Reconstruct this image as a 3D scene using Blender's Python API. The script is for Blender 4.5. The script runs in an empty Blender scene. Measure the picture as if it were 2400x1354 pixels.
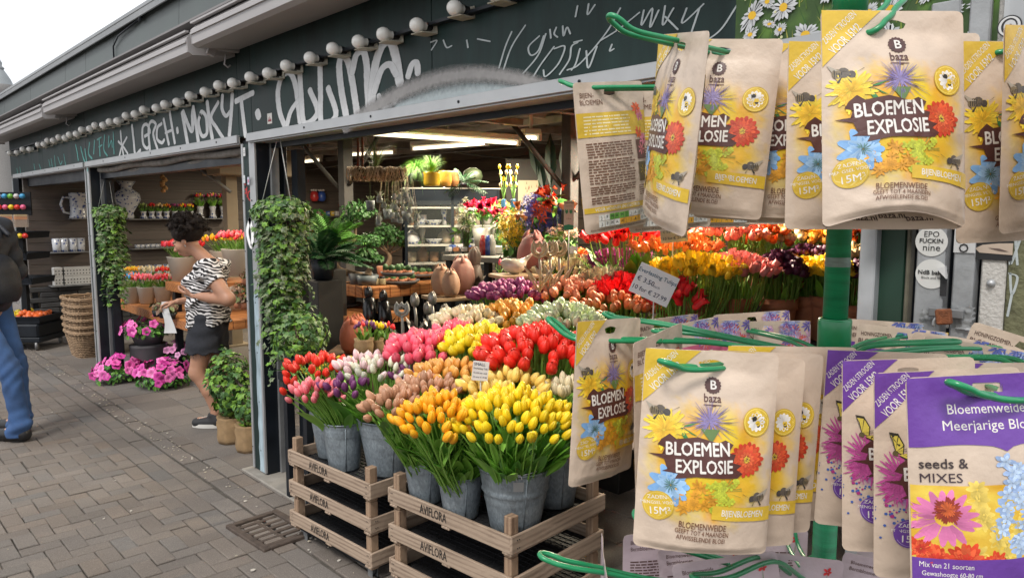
import bpy, math, random
import numpy as np
from mathutils import Vector, Matrix
R = math.radians
rng = np.random.default_rng(11)
random.seed(5)
scn = bpy.context.scene
COL = scn.collection
# ------------------------------------------------------------------ camera, world, sun, exposure
F = 1733.0; CX = 1200.0; CY = 677.0; PITCH = math.atan(187 / F); PSI = math.atan(1630 / (F / math.cos(PITCH))); H = 1.6
cam = bpy.data.cameras.new('camera'); cam.sensor_width = 36; cam.lens = 36 * F / 2400
cam.clip_start = 0.05; cam.clip_end = 2000
co = bpy.data.objects.new('camera', cam); COL.objects.link(co); scn.camera = co
co.location = (0, 0, H); co.rotation_euler = (math.pi / 2 - PITCH, 0, -PSI)
fw = np.array([math.sin(PSI) * math.cos(PITCH), math.cos(PSI) * math.cos(PITCH), -math.sin(PITCH)])
rt = np.array([math.cos(PSI), -math.sin(PSI), 0.0]); up = np.cross(rt, fw); CAM = np.array([0, 0, H])
def ray(x, y): return fw + rt * (x - CX) / F - up * (y - CY) / F
def at(x, y, d): return CAM + ray(x, y) * d
def onz(x, y, z=0.0):
    r = ray(x, y); return CAM + r * ((z - H) / r[2])
def onX(x, y, X=1.85):
    r = ray(x, y); return CAM + r * (X / r[0])
def onY(x, y, Y):
    r = ray(x, y); return CAM + r * (Y / r[1])
SUN_EL, SUN_AZ = 58.0, -60.0
w = bpy.data.worlds.new('World'); scn.world = w; w.use_nodes = True
nt = w.node_tree; bg = nt.nodes['Background']
sky = nt.nodes.new('ShaderNodeTexSky'); sky.sky_type = 'NISHITA'; sky.sun_disc = False
sky.sun_elevation = R(SUN_EL); sky.sun_rotation = R(SUN_AZ); sky.air_density = 1.5; sky.dust_density = 4.0
tc = nt.nodes.new('ShaderNodeTexCoord'); mp = nt.nodes.new('ShaderNodeMapping'); mp.inputs['Scale'].default_value = (1, 1, 3.0)
ns = nt.nodes.new('ShaderNodeTexNoise'); ns.inputs['Scale'].default_value = 2.6; ns.inputs['Detail'].default_value = 6; ns.inputs['Roughness'].default_value = .55
cr = nt.nodes.new('ShaderNodeValToRGB')
cr.color_ramp.elements[0].position = .3; cr.color_ramp.elements[0].color = (5.4, 5.65, 6.1, 1)
cr.color_ramp.elements[1].position = .68; cr.color_ramp.elements[1].color = (10.6, 10.7, 10.9, 1)
mx = nt.nodes.new('ShaderNodeMix'); mx.data_type = 'RGBA'; mx.inputs['Factor'].default_value = .93
L = nt.links.new
L(tc.outputs['Generated'], mp.inputs['Vector']); L(mp.outputs[0], ns.inputs['Vector']); L(ns.outputs['Fac'], cr.inputs['Fac'])
L(sky.outputs[0], mx.inputs['A']); L(cr.outputs['Color'], mx.inputs['B']); L(mx.outputs['Result'], bg.inputs['Color'])
bg.inputs['Strength'].default_value = 0.095
sl = bpy.data.lights.new('sun', 'SUN'); sl.energy = 1.45; sl.angle = R(14); sl.color = (1, .96, .9)
so = bpy.data.objects.new('sun', sl); COL.objects.link(so)
_d = Vector((math.sin(R(SUN_AZ)) * math.cos(R(SUN_EL)), math.cos(R(SUN_AZ)) * math.cos(R(SUN_EL)), math.sin(R(SUN_EL))))
# the sun stands over the street side, behind the photographer's left shoulder
_d = Vector((-.62, -.25, .95)).normalized()
so.rotation_euler = _d.to_track_quat('Z', 'Y').to_euler()
sky.sun_elevation = math.asin(_d.z); sky.sun_rotation = math.atan2(_d.x, _d.y)
scn.view_settings.view_transform = 'Standard'; scn.view_settings.look = 'None'; scn.view_settings.gamma = 1; scn.view_settings.exposure = 0.68
scn.cycles.max_bounces = 8; scn.cycles.diffuse_bounces = 4; scn.cycles.glossy_bounces = 3; scn.cycles.transmission_bounces = 4; scn.cycles.transparent_max_bounces = 12
scn.cycles.use_denoising = True; scn.cycles.caustics_reflective = False; scn.cycles.caustics_refractive = False

# ------------------------------------------------------------------ materials
def s2l(c):
    return tuple(((v / 255) / 12.92 if v / 255 <= .04045 else ((v / 255 + .055) / 1.055) ** 2.4) for v in c)
_m = {}
def mat(name, col=(.5, .5, .5), rough=.6, metal=0.0, var=.12, scale=8.0, bump=0.0, bscale=None, attr=False, emit=None, alpha=1.0, spec=None, stretch=None, trans=0.0, sss=0.0, coat=0.0, detail=4):
    """Principled material with noise variation of colour and roughness; attr=True takes the base colour from the mesh attribute Col."""
    if name in _m: return _m[name]
    m = bpy.data.materials.new(name); m.use_nodes = True; _m[name] = m
    t = m.node_tree; b = t.nodes['Principled BSDF']; l = t.links.new
    b.inputs['Metallic'].default_value = metal; b.inputs['Alpha'].default_value = alpha
    if spec is not None: b.inputs['Specular IOR Level'].default_value = spec
    if coat: b.inputs['Coat Weight'].default_value = coat; b.inputs['Coat Roughness'].default_value = .15
    if trans: b.inputs['Transmission Weight'].default_value = trans
    if sss: b.inputs['Subsurface Weight'].default_value = sss; b.inputs['Subsurface Radius'].default_value = (.02, .01, .005); b.inputs['Subsurface Scale'].default_value = .5
    tc = t.nodes.new('ShaderNodeTexCoord'); n = t.nodes.new('ShaderNodeTexNoise'); n.inputs['Scale'].default_value = scale; n.inputs['Detail'].default_value = detail
    src = tc.outputs['Object']
    if stretch:
        mp = t.nodes.new('ShaderNodeMapping'); mp.inputs['Scale'].default_value = stretch; l(src, mp.inputs['Vector']); src = mp.outputs[0]
    l(src, n.inputs['Vector'])
    mr = t.nodes.new('ShaderNodeMapRange'); mr.inputs['From Min'].default_value = .25; mr.inputs['From Max'].default_value = .75
    mr.inputs['To Min'].default_value = 1 - var; mr.inputs['To Max'].default_value = 1 + var; l(n.outputs['Fac'], mr.inputs['Value'])
    vm = t.nodes.new('ShaderNodeVectorMath'); vm.operation = 'MULTIPLY'
    if attr:
        a = t.nodes.new('ShaderNodeAttribute'); a.attribute_name = 'Col'; l(a.outputs['Color'], vm.inputs[0])
    else: vm.inputs[0].default_value = col
    cmb = t.nodes.new('ShaderNodeCombineXYZ')
    for i in range(3): l(mr.outputs[0], cmb.inputs[i])
    l(cmb.outputs[0], vm.inputs[1]); l(vm.outputs[0], b.inputs['Base Color'])
    mr2 = t.nodes.new('ShaderNodeMapRange'); mr2.inputs['To Min'].default_value = max(0, rough - .12); mr2.inputs['To Max'].default_value = min(1, rough + .12)
    l(n.outputs['Fac'], mr2.inputs['Value']); l(mr2.outputs[0], b.inputs['Roughness'])
    if bump:
        n2 = t.nodes.new('ShaderNodeTexNoise'); n2.inputs['Scale'].default_value = bscale or scale * 5; n2.inputs['Detail'].default_value = 5; l(src, n2.inputs['Vector'])
        bp = t.nodes.new('ShaderNodeBump'); bp.inputs['Strength'].default_value = bump; bp.inputs['Distance'].default_value = .01; l(n2.outputs['Fac'], bp.inputs['Height']); l(bp.outputs[0], b.inputs['Normal'])
    if emit: b.inputs['Emission Color'].default_value = (*emit[0], 1); b.inputs['Emission Strength'].default_value = emit[1]
    return m
def wood(name, c1, c2, scale=14, axis=0, rough=.75):
    """wood with stretched grain and knots"""
    if name in _m: return _m[name]
    m = mat(name, c1, rough, bump=.25, bscale=60); t = m.node_tree; l = t.links.new; b = t.nodes['Principled BSDF']
    tc = t.nodes.new('ShaderNodeTexCoord'); mp = t.nodes.new('ShaderNodeMapping'); s = [9, 9, 9]; s[axis] = .9; mp.inputs['Scale'].default_value = s
    g = t.nodes.new('ShaderNodeNewGeometry') if False else t.nodes.new('ShaderNodeObjectInfo')
    ad = t.nodes.new('ShaderNodeVectorMath'); ad.operation = 'ADD'; l(tc.outputs['Object'], ad.inputs[0]); l(g.outputs['Random'], ad.inputs[1])
    l(ad.outputs[0], mp.inputs['Vector'])
    n = t.nodes.new('ShaderNodeTexNoise'); n.inputs['Scale'].default_value = scale * .35; n.inputs['Detail'].default_value = 6; n.inputs['Distortion'].default_value = .8; l(mp.outputs[0], n.inputs['Vector'])
    wv = t.nodes.new('ShaderNodeTexWave'); wv.wave_type = 'RINGS'; wv.inputs['Scale'].default_value = scale * .12; wv.inputs['Distortion'].default_value = 5; wv.inputs['Detail'].default_value = 3; l(mp.outputs[0], wv.inputs['Vector'])
    ma = t.nodes.new('ShaderNodeMath'); ma.operation = 'MULTIPLY_ADD'; l(wv.outputs['Fac'], ma.inputs[0]); ma.inputs[1].default_value = .35; l(n.outputs['Fac'], ma.inputs[2])
    r = t.nodes.new('ShaderNodeValToRGB'); e = r.color_ramp.elements; e[0].position = .35; e[0].color = (*c2, 1); e[1].position = .75; e[1].color = (*c1, 1)
    l(ma.outputs[0], r.inputs['Fac']); l(r.outputs['Color'], b.inputs['Base Color'])
    return m

# ------------------------------------------------------------------ mesh builder
def xf(loc=(0, 0, 0), rot=(0, 0, 0), sc=1):
    from mathutils import Euler
    s = (sc, sc, sc) if np.isscalar(sc) else sc
    return np.array(Matrix.Translation(loc) @ Euler(rot).to_matrix().to_4x4() @ Matrix.Diagonal((*s, 1)))
def tr(v, M): return v @ M[:3, :3].T + M[:3, 3]
class MB:
    def __init__(s): s.v = []; s.q = []; s.t = []; s.c = []; s.n = 0; s.big = []
    def add(s, v, q=None, t=None, col=None, mi=0, smooth=True):
        v = np.asarray(v, float).reshape(-1, 3); n = len(v)
        if q is not None and len(q): s.q.append((np.asarray(q, int).reshape(-1, 4) + s.n, mi, smooth))
        if t is not None and len(t): s.t.append((np.asarray(t, int).reshape(-1, 3) + s.n, mi, smooth))
        c = np.ones((n, 4))
        if col is not None: c[:, :3] = col
        s.c.append(c); s.v.append(v); s.n += n; return s
    def box(s, c, d, rot=0, mi=0, col=None, M=None, bev=0.0):
        x, y, z = [k / 2 for k in d]
        if bev:
            b = min(bev, x * .9, y * .9, z * .9); P = []; Q = []
            for sx in (-1, 1):
                for sy in (-1, 1):
                    for sz in (-1, 1):
                        P += [(sx * x, sy * (y - b), sz * (z - b)), (sx * (x - b), sy * y, sz * (z - b)), (sx * (x - b), sy * (y - b), sz * z)]
            P = np.array(P)
            def I(sx, sy, sz, k): return ((sx * 4 + sy * 2 + sz) * 3) + k
            T = []
            for k in range(3):
                for sg in (0, 1):
                    o = [(0, 0), (1, 0), (1, 1), (0, 1)]
                    def full(a, bb):
                        r = [a, bb]; r.insert(k, sg); return r
                    Q.append([I(*full(*p), k) for p in (o if (sg == 1) ^ (k == 1) else o[::-1])])
            for k in range(3):      # edges along axis k
                a, bb = [i for i in range(3) if i != k]
                for sa in (0, 1):
                    for sb in (0, 1):
                        r0 = [0, 0, 0]; r0[a] = sa; r0[bb] = sb; r1 = list(r0); r1[k] = 1
                        f = [I(*r0, a), I(*r1, a), I(*r1, bb), I(*r0, bb)]; nrm = np.cross(P[f[1]] - P[f[0]], P[f[2]] - P[f[1]])
                        if nrm @ (P[f].mean(0)) < 0: f = f[::-1]
                        Q.append(f)
            for sx in (0, 1):
                for sy in (0, 1):
                    for sz in (0, 1):
                        f = [I(sx, sy, sz, 0), I(sx, sy, sz, 1), I(sx, sy, sz, 2)]
                        if np.cross(P[f[1]] - P[f[0]], P[f[2]] - P[f[1]]) @ P[f].mean(0) < 0: f = f[::-1]
                        T.append(f)
        else:
            P = np.array([(a * x, b_ * y, c_ * z) for a in (-1, 1) for b_ in (-1, 1) for c_ in (-1, 1)]); T = None
            Q = [(0, 1, 3, 2), (4, 6, 7, 5), (0, 4, 5, 1), (2, 3, 7, 6), (0, 2, 6, 4), (1, 5, 7, 3)]
        if M is None: M = xf(c, (0, 0, rot) if np.isscalar(rot) else rot)
        else: M = M @ xf(c, (0, 0, rot) if np.isscalar(rot) else rot)
        return s.add(tr(P, M), Q, T, col, mi, False)
    def tube(s, pts, r, n=8, mi=0, col=None, cap=True, M=None):
        P = np.array(pts, float); k = len(P); r = np.broadcast_to(np.asarray(r, float), (k,))
        d = np.gradient(P, axis=0); d /= np.linalg.norm(d, axis=1)[:, None] + 1e-12
        a = np.array([0, 0, 1.0]) if abs(d[0][2]) < .9 else np.array([1.0, 0, 0]); u = np.cross(d[0], a); u /= np.linalg.norm(u); V = []
        th = np.arange(n) * 2 * np.pi / n
        for i in range(k):
            u = u - d[i] * (u @ d[i]); u /= np.linalg.norm(u) + 1e-12; v = np.cross(d[i], u)
            V.append(P[i] + r[i] * (np.cos(th)[:, None] * u + np.sin(th)[:, None] * v))
        V = np.concatenate(V); Q = [(i * n + j, i * n + (j + 1) % n, (i + 1) * n + (j + 1) % n, (i + 1) * n + j) for i in range(k - 1) for j in range(n)]; T = []
        if cap:
            V = np.vstack([V, P[0], P[-1]]); m = k * n
            T = [(m, (j + 1) % n, j) for j in range(n)] + [(m + 1, (k - 1) * n + j, (k - 1) * n + (j + 1) % n) for j in range(n)]
        if M is not None: V = tr(V, M)
        if col is not None and np.ndim(col) == 2: col = np.repeat(col, n, axis=0); col = np.vstack([col, col[:1], col[-1:]]) if cap else col
        return s.add(V, Q, T, col, mi)
    def lathe(s, prof, n=24, mi=0, col=None, M=None, c=(0, 0, 0), wob=None):
        """prof: (radius, z) list"""
        th = np.arange(n) * 2 * np.pi / n; V = []
        for i, (r, z) in enumerate(prof):
            rr = r if wob is None else r * wob(th, i / (len(prof) - 1)); V.append(np.stack([rr * np.cos(th), rr * np.sin(th), np.full(n, z)], 1))
        V = np.concatenate(V) + np.array(c); k = len(prof)
        Q = [(i * n + j, i * n + (j + 1) % n, (i + 1) * n + (j + 1) % n, (i + 1) * n + j) for i in range(k - 1) for j in range(n)]
        if M is not None: V = tr(V, M)
        if col is not None and np.ndim(col) == 2: col = np.repeat(col, n, axis=0)
        return s.add(V, Q, None, col, mi)
    def poly(s, pts, mi=0, col=None):
        """convex polygon as a triangle fan"""
        n = len(pts); return s.add(pts, None, [(0, i, i + 1) for i in range(1, n - 1)], col, mi, False)
    def prism(s, pts, off, mi=0, col=None):
        """convex polygon pts pushed by vector off"""
        P = np.array(pts, float); n = len(P); V = np.vstack([P, P + np.array(off)])
        T = [(0, i + 1, i) for i in range(1, n - 1)] + [(n, n + i, n + i + 1) for i in range(1, n - 1)]
        return s.add(V, [(i, (i + 1) % n, n + (i + 1) % n, n + i) for i in range(n)], T, col, mi, False)
    def inst(s, tm, Ms, cols=None, mi=None):
        """copies of template MB tm at the matrices; cols multiplies or replaces"""
        tv = np.concatenate(tm.v); tcx = np.concatenate(tm.c)[:, :3]
        for k, M in enumerate(Ms):
            c = tcx if cols is None else np.clip(tcx * cols[k], 0, 1); base = s.n
            s.v.append(tr(tv, M)); cc = np.ones((len(tv), 4)); cc[:, :3] = c; s.c.append(cc)
            for q, m_, sm in tm.q: s.q.append((q + base, m_ if mi is None else mi, sm))
            for q, m_, sm in tm.t: s.t.append((q + base, m_ if mi is None else mi, sm))
            s.n += len(tv)
        return s
    def mesh(s, name, mats):
        me = bpy.data.meshes.new(name); V = np.concatenate(s.v) if s.v else np.zeros((0, 3))
        nq = sum(len(a) for a, _, _ in s.q); ntr = sum(len(a) for a, _, _ in s.t)
        li = np.concatenate([a.ravel() for a, _, _ in s.q] + [a.ravel() for a, _, _ in s.t]) if nq + ntr else np.zeros(0, int)
        me.vertices.add(len(V)); me.vertices.foreach_set('co', V.ravel()); me.loops.add(len(li)); me.loops.foreach_set('vertex_index', li.astype(np.int32))
        me.polygons.add(nq + ntr); st = np.concatenate([np.arange(nq) * 4, nq * 4 + np.arange(ntr) * 3])
        me.polygons.foreach_set('loop_start', st.astype(np.int32))
        mi = np.concatenate([np.full(len(a), m) for a, m, _ in s.q + s.t]) if nq + ntr else np.zeros(0)
        sm = np.concatenate([np.full(len(a), m) for a, _, m in s.q + s.t]) if nq + ntr else np.zeros(0)
        me.polygons.foreach_set('material_index', mi.astype(np.int32)); me.polygons.foreach_set('use_smooth', sm.astype(bool))
        me.update(calc_edges=True)
        a = me.color_attributes.new('Col', 'FLOAT_COLOR', 'POINT'); a.data.foreach_set('color', np.concatenate(s.c).ravel())
        for m in (mats if isinstance(mats, (list, tuple)) else [mats]): me.materials.append(m)
        me.validate(); return me
    def obj(s, name, mats, parent=None, loc=None, rot=None):
        o = bpy.data.objects.new(name, s.mesh(name, mats)); COL.objects.link(o)
        if parent is not None: o.parent = parent
        if loc is not None: o.location = loc
        if rot is not None: o.rotation_euler = rot
        return o
def tag(o, label=None, cat=None, group=None, kind=None):
    if label: o['label'] = label
    if cat: o['category'] = cat
    if group: o['group'] = group
    if kind: o['kind'] = kind
    return o
def thing(name, label, cat, loc=(0, 0, 0), rot=(0, 0, 0), group=None):
    o = bpy.data.objects.new(name, None); COL.objects.link(o); o.location = loc; o.rotation_euler = rot; o.empty_display_size = .05
    return tag(o, label, cat, group)
def dup(o, loc=None, rot=None, label=None, group=None, sc=None):
    c = o.copy(); COL.objects.link(c)
    if loc is not None: c.location = loc
    if rot is not None: c.rotation_euler = rot
    if sc is not None: c.scale = (sc,) * 3 if np.isscalar(sc) else sc
    if label: c['label'] = label
    if group: c['group'] = group
    def kids(a, b):
        for ch in list(a.children):
            d = ch.copy(); COL.objects.link(d); d.parent = b; kids(ch, d)
    kids(o, c); return c
_tx = {}
def text2d(s, bold=0.0, shear=0.0):
    """letters of the built-in font as 2D triangles, cap height about 0.7, centred"""
    k = (s, shear)
    if k not in _tx:
        c = bpy.data.curves.new('lettering', 'FONT'); c.body = s; c.size = 1; c.shear = shear; c.resolution_u = 2; c.align_x = 'CENTER'; c.align_y = 'CENTER'; c.fill_mode = 'FRONT'
        o = bpy.data.objects.new('lettering', c); me = o.to_mesh(); me.calc_loop_triangles()
        v = np.zeros(len(me.vertices) * 3); me.vertices.foreach_get('co', v); t = np.zeros(len(me.loop_triangles) * 3, np.int32); me.loop_triangles.foreach_get('vertices', t)
        _tx[k] = (v.reshape(-1, 3)[:, :2].copy(), t.reshape(-1, 3).copy()); o.to_mesh_clear(); bpy.data.objects.remove(o); bpy.data.curves.remove(c)
    v, t = _tx[k]
    if bold: n = len(v); return np.vstack([v + np.array(o) * bold for o in BO]), np.vstack([t + n * i for i in range(4)])
    return v, t
BO = ((-.9, .3), (.9, .3), (.3, -.9), (-.3, .9))
def text_on(mb, s, org, ex, ey, size, mi=0, col=None, bold=0.0, shear=0.0, ang=0.0, width=None):
    """flat lettering centred at org on the plane of unit vectors ex, ey"""
    v, t = text2d(s, bold, shear)
    if len(v) == 0: return
    v = v * size
    if width: v = v * np.array([width / (np.ptp(v[:, 0]) + 1e-9), 1])
    ca, sa = math.cos(ang), math.sin(ang); v = v @ np.array([[ca, sa], [-sa, ca]])
    n = np.cross(ex, ey); mb.add(np.array(org) + v[:, :1] * np.array(ex) + v[:, 1:] * np.array(ey) + np.outer(np.arange(len(v)) * 4 // len(v) * .00015 * (bold > 0), n), None, t, col, mi, False)
def nz(x, y, seed=0, k=5, f=1.0):
    """cheap smooth noise in -1..1"""
    g = np.random.default_rng(seed); o = 0
    for i in range(k):
        a = g.uniform(0, 6.28); q = f * g.uniform(.6, 2.4); o = o + np.sin((x * math.cos(a) + y * math.sin(a)) * q * 6.28 + g.uniform(0, 6.28) + .8 * np.sin((y * math.cos(a) - x * math.sin(a)) * q * 5 + g.uniform(0, 6)))
    return o / k * 1.4
VC = mat('printed', attr=True, rough=.55, var=.03)
LEAF = mat('leaf', attr=True, rough=.45, var=.2, scale=30, spec=.35)
GREENLEAF = mat('tulip_green', attr=True, rough=.42, var=.15, scale=20, sss=.0)
PETAL = mat('petal', attr=True, rough=.5, var=.08, scale=60, coat=.1)
# ------------------------------------------------------------------ the street and the stall floor
GX, GY = 1.72, 0.0      # edge between street and stall forecourt runs along Y at X = 1.72
paver = mat('paver', attr=True, rough=.85, var=.28, scale=170, bump=.6, bscale=260, detail=8)
joint = mat('joint_sand', (.085, .074, .062), .95, var=.3, scale=30, bump=.3)
t = paver.node_tree; v_ = t.nodes.new('ShaderNodeTexVoronoi'); v_.inputs['Scale'].default_value = 210; v2 = t.nodes.new('ShaderNodeMapRange'); v2.inputs['From Min'].default_value = .30; v2.inputs['From Max'].default_value = .12; v2.inputs['To Min'].default_value = 1; v2.inputs['To Max'].default_value = 1.9
v3 = t.nodes.new('ShaderNodeVectorMath'); v3.operation = 'SCALE'; tc_ = t.nodes.new('ShaderNodeTexCoord'); n_ = t.nodes.new('ShaderNodeTexNoise'); n_.inputs['Scale'].default_value = 1.1; n_.inputs['Detail'].default_value = 7; n3 = t.nodes.new('ShaderNodeMapRange'); n3.inputs['From Min'].default_value = .3; n3.inputs['From Max'].default_value = .7; n3.inputs['To Min'].default_value = .78; n3.inputs['To Max'].default_value = 1.18; n4 = t.nodes.new('ShaderNodeMath'); n4.operation = 'MULTIPLY'
vm = [n for n in t.nodes if n.type == 'VECT_MATH' and n.operation == 'MULTIPLY'][0]
for a_, b_ in ((tc_.outputs['Object'], v_.inputs['Vector']), (v_.outputs['Distance'], v2.inputs['Value']), (tc_.outputs['Object'], n_.inputs['Vector']), (n_.outputs['Fac'], n3.inputs['Value']), (v2.outputs[0], n4.inputs[0]), (n3.outputs[0], n4.inputs[1]), (n4.outputs[0], v3.inputs['Scale']), (vm.outputs[0], v3.inputs[0]), (v3.outputs[0], t.nodes['Principled BSDF'].inputs['Base Color'])): t.links.new(a_, b_)
mb = MB(); S = 400
mb.add([(-S, -S, -.012), (S, -S, -.012), (S, S, -.012), (-S, S, -.012)], [(0, 1, 2, 3)]); street = mb.obj('street_ground', joint); tag(street, kind='structure')
def bricks(mb, cells, jit=.0022):
    B = []; C = []
    g = np.random.default_rng(3)
    for (x, y, w_, l_, c) in cells:
        dx, dy = g.normal(0, .0015, 2); a = g.normal(0, .008); z = g.normal(0, .0018); tx, ty = g.normal(0, .007, 2)
        P = []
        e = .0009 + abs(g.normal(0, .0008)); hw, hl = w_ / 2 - e, l_ / 2 - e
        for (f, zz) in ((1, -.011), (1, -.0035), (0, 0)):
            for sx, sy in ((-1, -1), (1, -1), (1, 1), (-1, 1)):
                px, py = sx * (hw - (0 if f else .0035)), sy * (hl - (0 if f else .0035))
                P.append((x + dx + px * math.cos(a) - py * math.sin(a), y + dy + px * math.sin(a) + py * math.cos(a), zz + z + (px * tx + py * ty if zz > -.01 else 0)))
        B.append(P); C.append(np.repeat([c], 12, 0))
    n = len(B); V = np.array(B).reshape(-1, 3); base = np.arange(n)[:, None] * 12
    F_ = np.array([(8, 9, 10, 11)] + [(i + k, (i + 1) % 4 + k, (i + 1) % 4 + 4 + k, i + 4 + k) for k in (0, 4) for i in range(4)])
    mb.add(V, (F_[None] + base[:, None, :]).reshape(-1, 4) if False else (F_[None, :, :] + base[:, :, None]).reshape(-1, 4), None, np.concatenate(C), 0, False)
def bc(g, c=(.166, .142, .122)):
    k = g.normal(1, .07); t = g.normal(0, .006); return (c[0] * k + t, c[1] * k + t * .3, c[2] * k - t * .2)
g = np.random.default_rng(8); cells = []; U = .086
for i in range(-104, 6):
    for j in range(-10, 215):
        # herringbone of 2:1 bricks
        m = (i - j) % 4
        x, y = 1.3525 - 2.5 * U + i * U, -1 + j * U
        if i > 2 or x < -7: continue
        if i == 2 and m == 0: cells.append((x, y, U, U, bc(g)))
        elif m == 0: cells.append((x + U * .5, y + 0, U * 2, U, bc(g)))
        elif m == 3: cells.append((x, y + U * .5, U, U * 2, bc(g)))
for r in range(3):      # running bands along the kerb
    for j in range(0, 110):
        cells.append((1.405 + r * .105 + .012 * (r == 2), -1 + j * .208 + (.1 * (r % 2)), .102, .206, bc(g, (.158, .137, .12))))
mb = MB(); bricks(mb, cells); o = mb.obj('street_paving', paver); tag(o, kind='structure')
cells = []
for i in range(0, 18):
    for j in range(0, 66):
        x = 1.738 if i == 0 else 1.79 + (i - 1) * .3 + .15
        if i == 0: cells += [(x, -1 + j * .208, .1, .2, bc(g)), ]
        else: cells.append((x, -1 + j * .3 + (.15 if i % 2 else 0) * 1.0, .3, .3 if False else .3, bc(g, (.152, .134, .119))))
for j in range(66, 100): cells.append((1.738, -1 + j * .208, .1, .2, bc(g)))
mb = MB(); bricks(mb, cells); o = mb.obj('forecourt_paving', paver); tag(o, kind='structure')
mb = MB(); mb.box((1.93, 4.0, -.001), (.26, .75, .022), bev=.006); o = mb.obj('concrete_threshold', mat('concrete', (.26, .24, .21), .9, var=.25, scale=9, bump=.5)); tag(o, kind='structure')
# petal litter and pale grit on the pavement
mb = MB()
for k in range(300):
    if k < 180: x, y = 1.64 + g.normal(0, .035), g.uniform(1.5, 11)
    else: x, y = g.uniform(-2, 1.7), g.uniform(1.5, 10)
    s_ = g.uniform(.003, .009) * (1.5 if k % 9 == 0 else 1); a = g.uniform(0, 6.28); n = 5
    P = [(x + s_ * math.cos(a + t * 6.28 / n) * g.uniform(.6, 1.2), y + s_ * math.sin(a + t * 6.28 / n) * g.uniform(.5, 1), .003 + g.uniform(0, .003)) for t in range(n)]
    mb.prism(P, (0, 0, .003), col=(.42, .37, .29) if k % 3 else (.5, .46, .4))
o = mb.obj('petal_litter', mat('litter', attr=True, rough=.9)); tag(o, 'pale fallen petals and grit scattered over the brick street', 'litter', kind='stuff')
# storm drain
t = thing('storm_drain', 'rusty cast iron storm drain grate in the pavers before the left crate', 'drain', (1.545, 3.42, .004), (0, 0, R(3)))
iron = mat('cast_iron', (.10, .075, .06), .8, metal=.3, var=.4, scale=25, bump=.6)
mb = MB()
for sx in (-1, 1): mb.box((sx * .125, 0, 0), (.035, .40, .022), bev=.004)
for sy in (-1, 1): mb.box((0, sy * .185, 0), (.215, .03, .022), bev=.004)
mb.obj('drain_frame', iron, t)
mb = MB(); mb.box((0, 0, -.008), (.018, .33, .014), bev=.003)
for k in range(6): mb.box((0, -.14 + k * .056, -.007), (.21, .024, .015), bev=.003)
mb.obj('grate', iron, t)
mb = MB(); mb.box((0, 0, -.0125), (.23, .36, .004)); mb.obj('pit', mat('dark_pit', (.01, .01, .01), .9), t)

# ------------------------------------------------------------------ the stall building
DG = (.015, .031, .029)
green = mat('green_panel', DG, .5, spec=.22, var=.55, scale=3.5, stretch=(1, 2.5, .5), detail=8, bump=.05)
parap = mat('parapet_panel', (.07, .085, .082), .5, var=.3, scale=1.6, stretch=(1, 1.5, .25), bump=.05, detail=7)
alu = mat('aluminium', (.42, .43, .44), .42, metal=.45, var=.12, scale=6, stretch=(1, 1, 1))
aluD = mat('dull_metal', (.2, .205, .21), .5, metal=.3, var=.25, scale=10)
black = mat('black_profile', (.009, .012, .017), .42, spec=.3, var=.3, scale=8)
awn = mat('awning_box', (.38, .365, .365), .5, var=.1, scale=3, stretch=(1, .6, 3))
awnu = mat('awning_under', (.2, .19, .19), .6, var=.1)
wht = mat('white_wash', (.5, .52, .53), .6, var=.12)
shop = thing('flower_stall', 'long dark green flower stall with graffiti on its fascia above open bays', 'market stall')
ZF, ZT = 2.02, 2.62
Y0, Y3 = 1.06, 11.35
def part(mb, name, m, par=shop): return mb.obj(name, m, par)
mb = MB()
ys = [Y0, 2.45, 4.15, 4.33, 6.0, 7.72, 9.5, Y3]
for a, b in zip(ys[:-1], ys[1:]): mb.box((1.87, (a + b) / 2, (ZF + ZT) / 2), (.04, b - a - .004, ZT - ZF), bev=.002)
part(mb, 'fascia_panel', green)
mb = MB()
for a, b in ((.72, 4.2), (4.33, 7.72), (7.80, Y3 - .2)):      # aluminium angle under the fascia and round each bay
    mb.box((1.843, (a + b) / 2, ZF - .012), (.022, b - a, .046), bev=.002); mb.box((1.90, (a + b) / 2, ZF - .039), (.11, b - a, .006))
    for y in np.arange(a + .3, b - .1, .62): mb.tube([(1.833, y, ZF - .01), (1.8295, y, ZF - .01)], .006, 8, mi=1)
part(mb, 'fascia_trim', [alu, black])
# pillars
def pillar(yA, yB, name='pillar', blue=True, green_h=0.95):
    mb = MB(); c = (yA + yB) / 2
    mb.box((1.95, c, 1.0), (.16, (yB - yA), 2.0), mi=0)                               # core, dark
    mb.box((1.862, yA + .008, 1.0), (.014, .018, 1.96), mi=1, bev=.002); mb.box((1.862, yB - .012, 1.0), (.014, .022, 1.96), mi=1, bev=.002)
    mb.box((1.864, yA + .052, 1.0), (.008, .062, 1.96), mi=1)
    mb.box((1.97, yA - .012, 1.0), (.05, .02, 1.98), mi=3, bev=.002); mb.box((2.035, yA - .008, 1.0), (.02, .028, 1.98), mi=0, bev=.002)
    mb.box((1.866, (yA + .085 + yB - .024) / 2, 1.0), (.007, yB - yA - .11, 1.96), mi=2)
    for z in np.arange(.15, 1.95, .3): mb.tube([(1.859, yA + .06, z), (1.8565, yA + .06, z)], .005, 8, mi=0); mb.tube([(1.8550, yB - .012, z), (1.8525, yB - .012, z)], .004, 8, mi=0)
    return part(mb, 'pillar', [black, alu, green, aluD])
pillar(4.15, 4.33); pillar(7.7, 7.84); pillar(11.15, 11.38)
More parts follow.
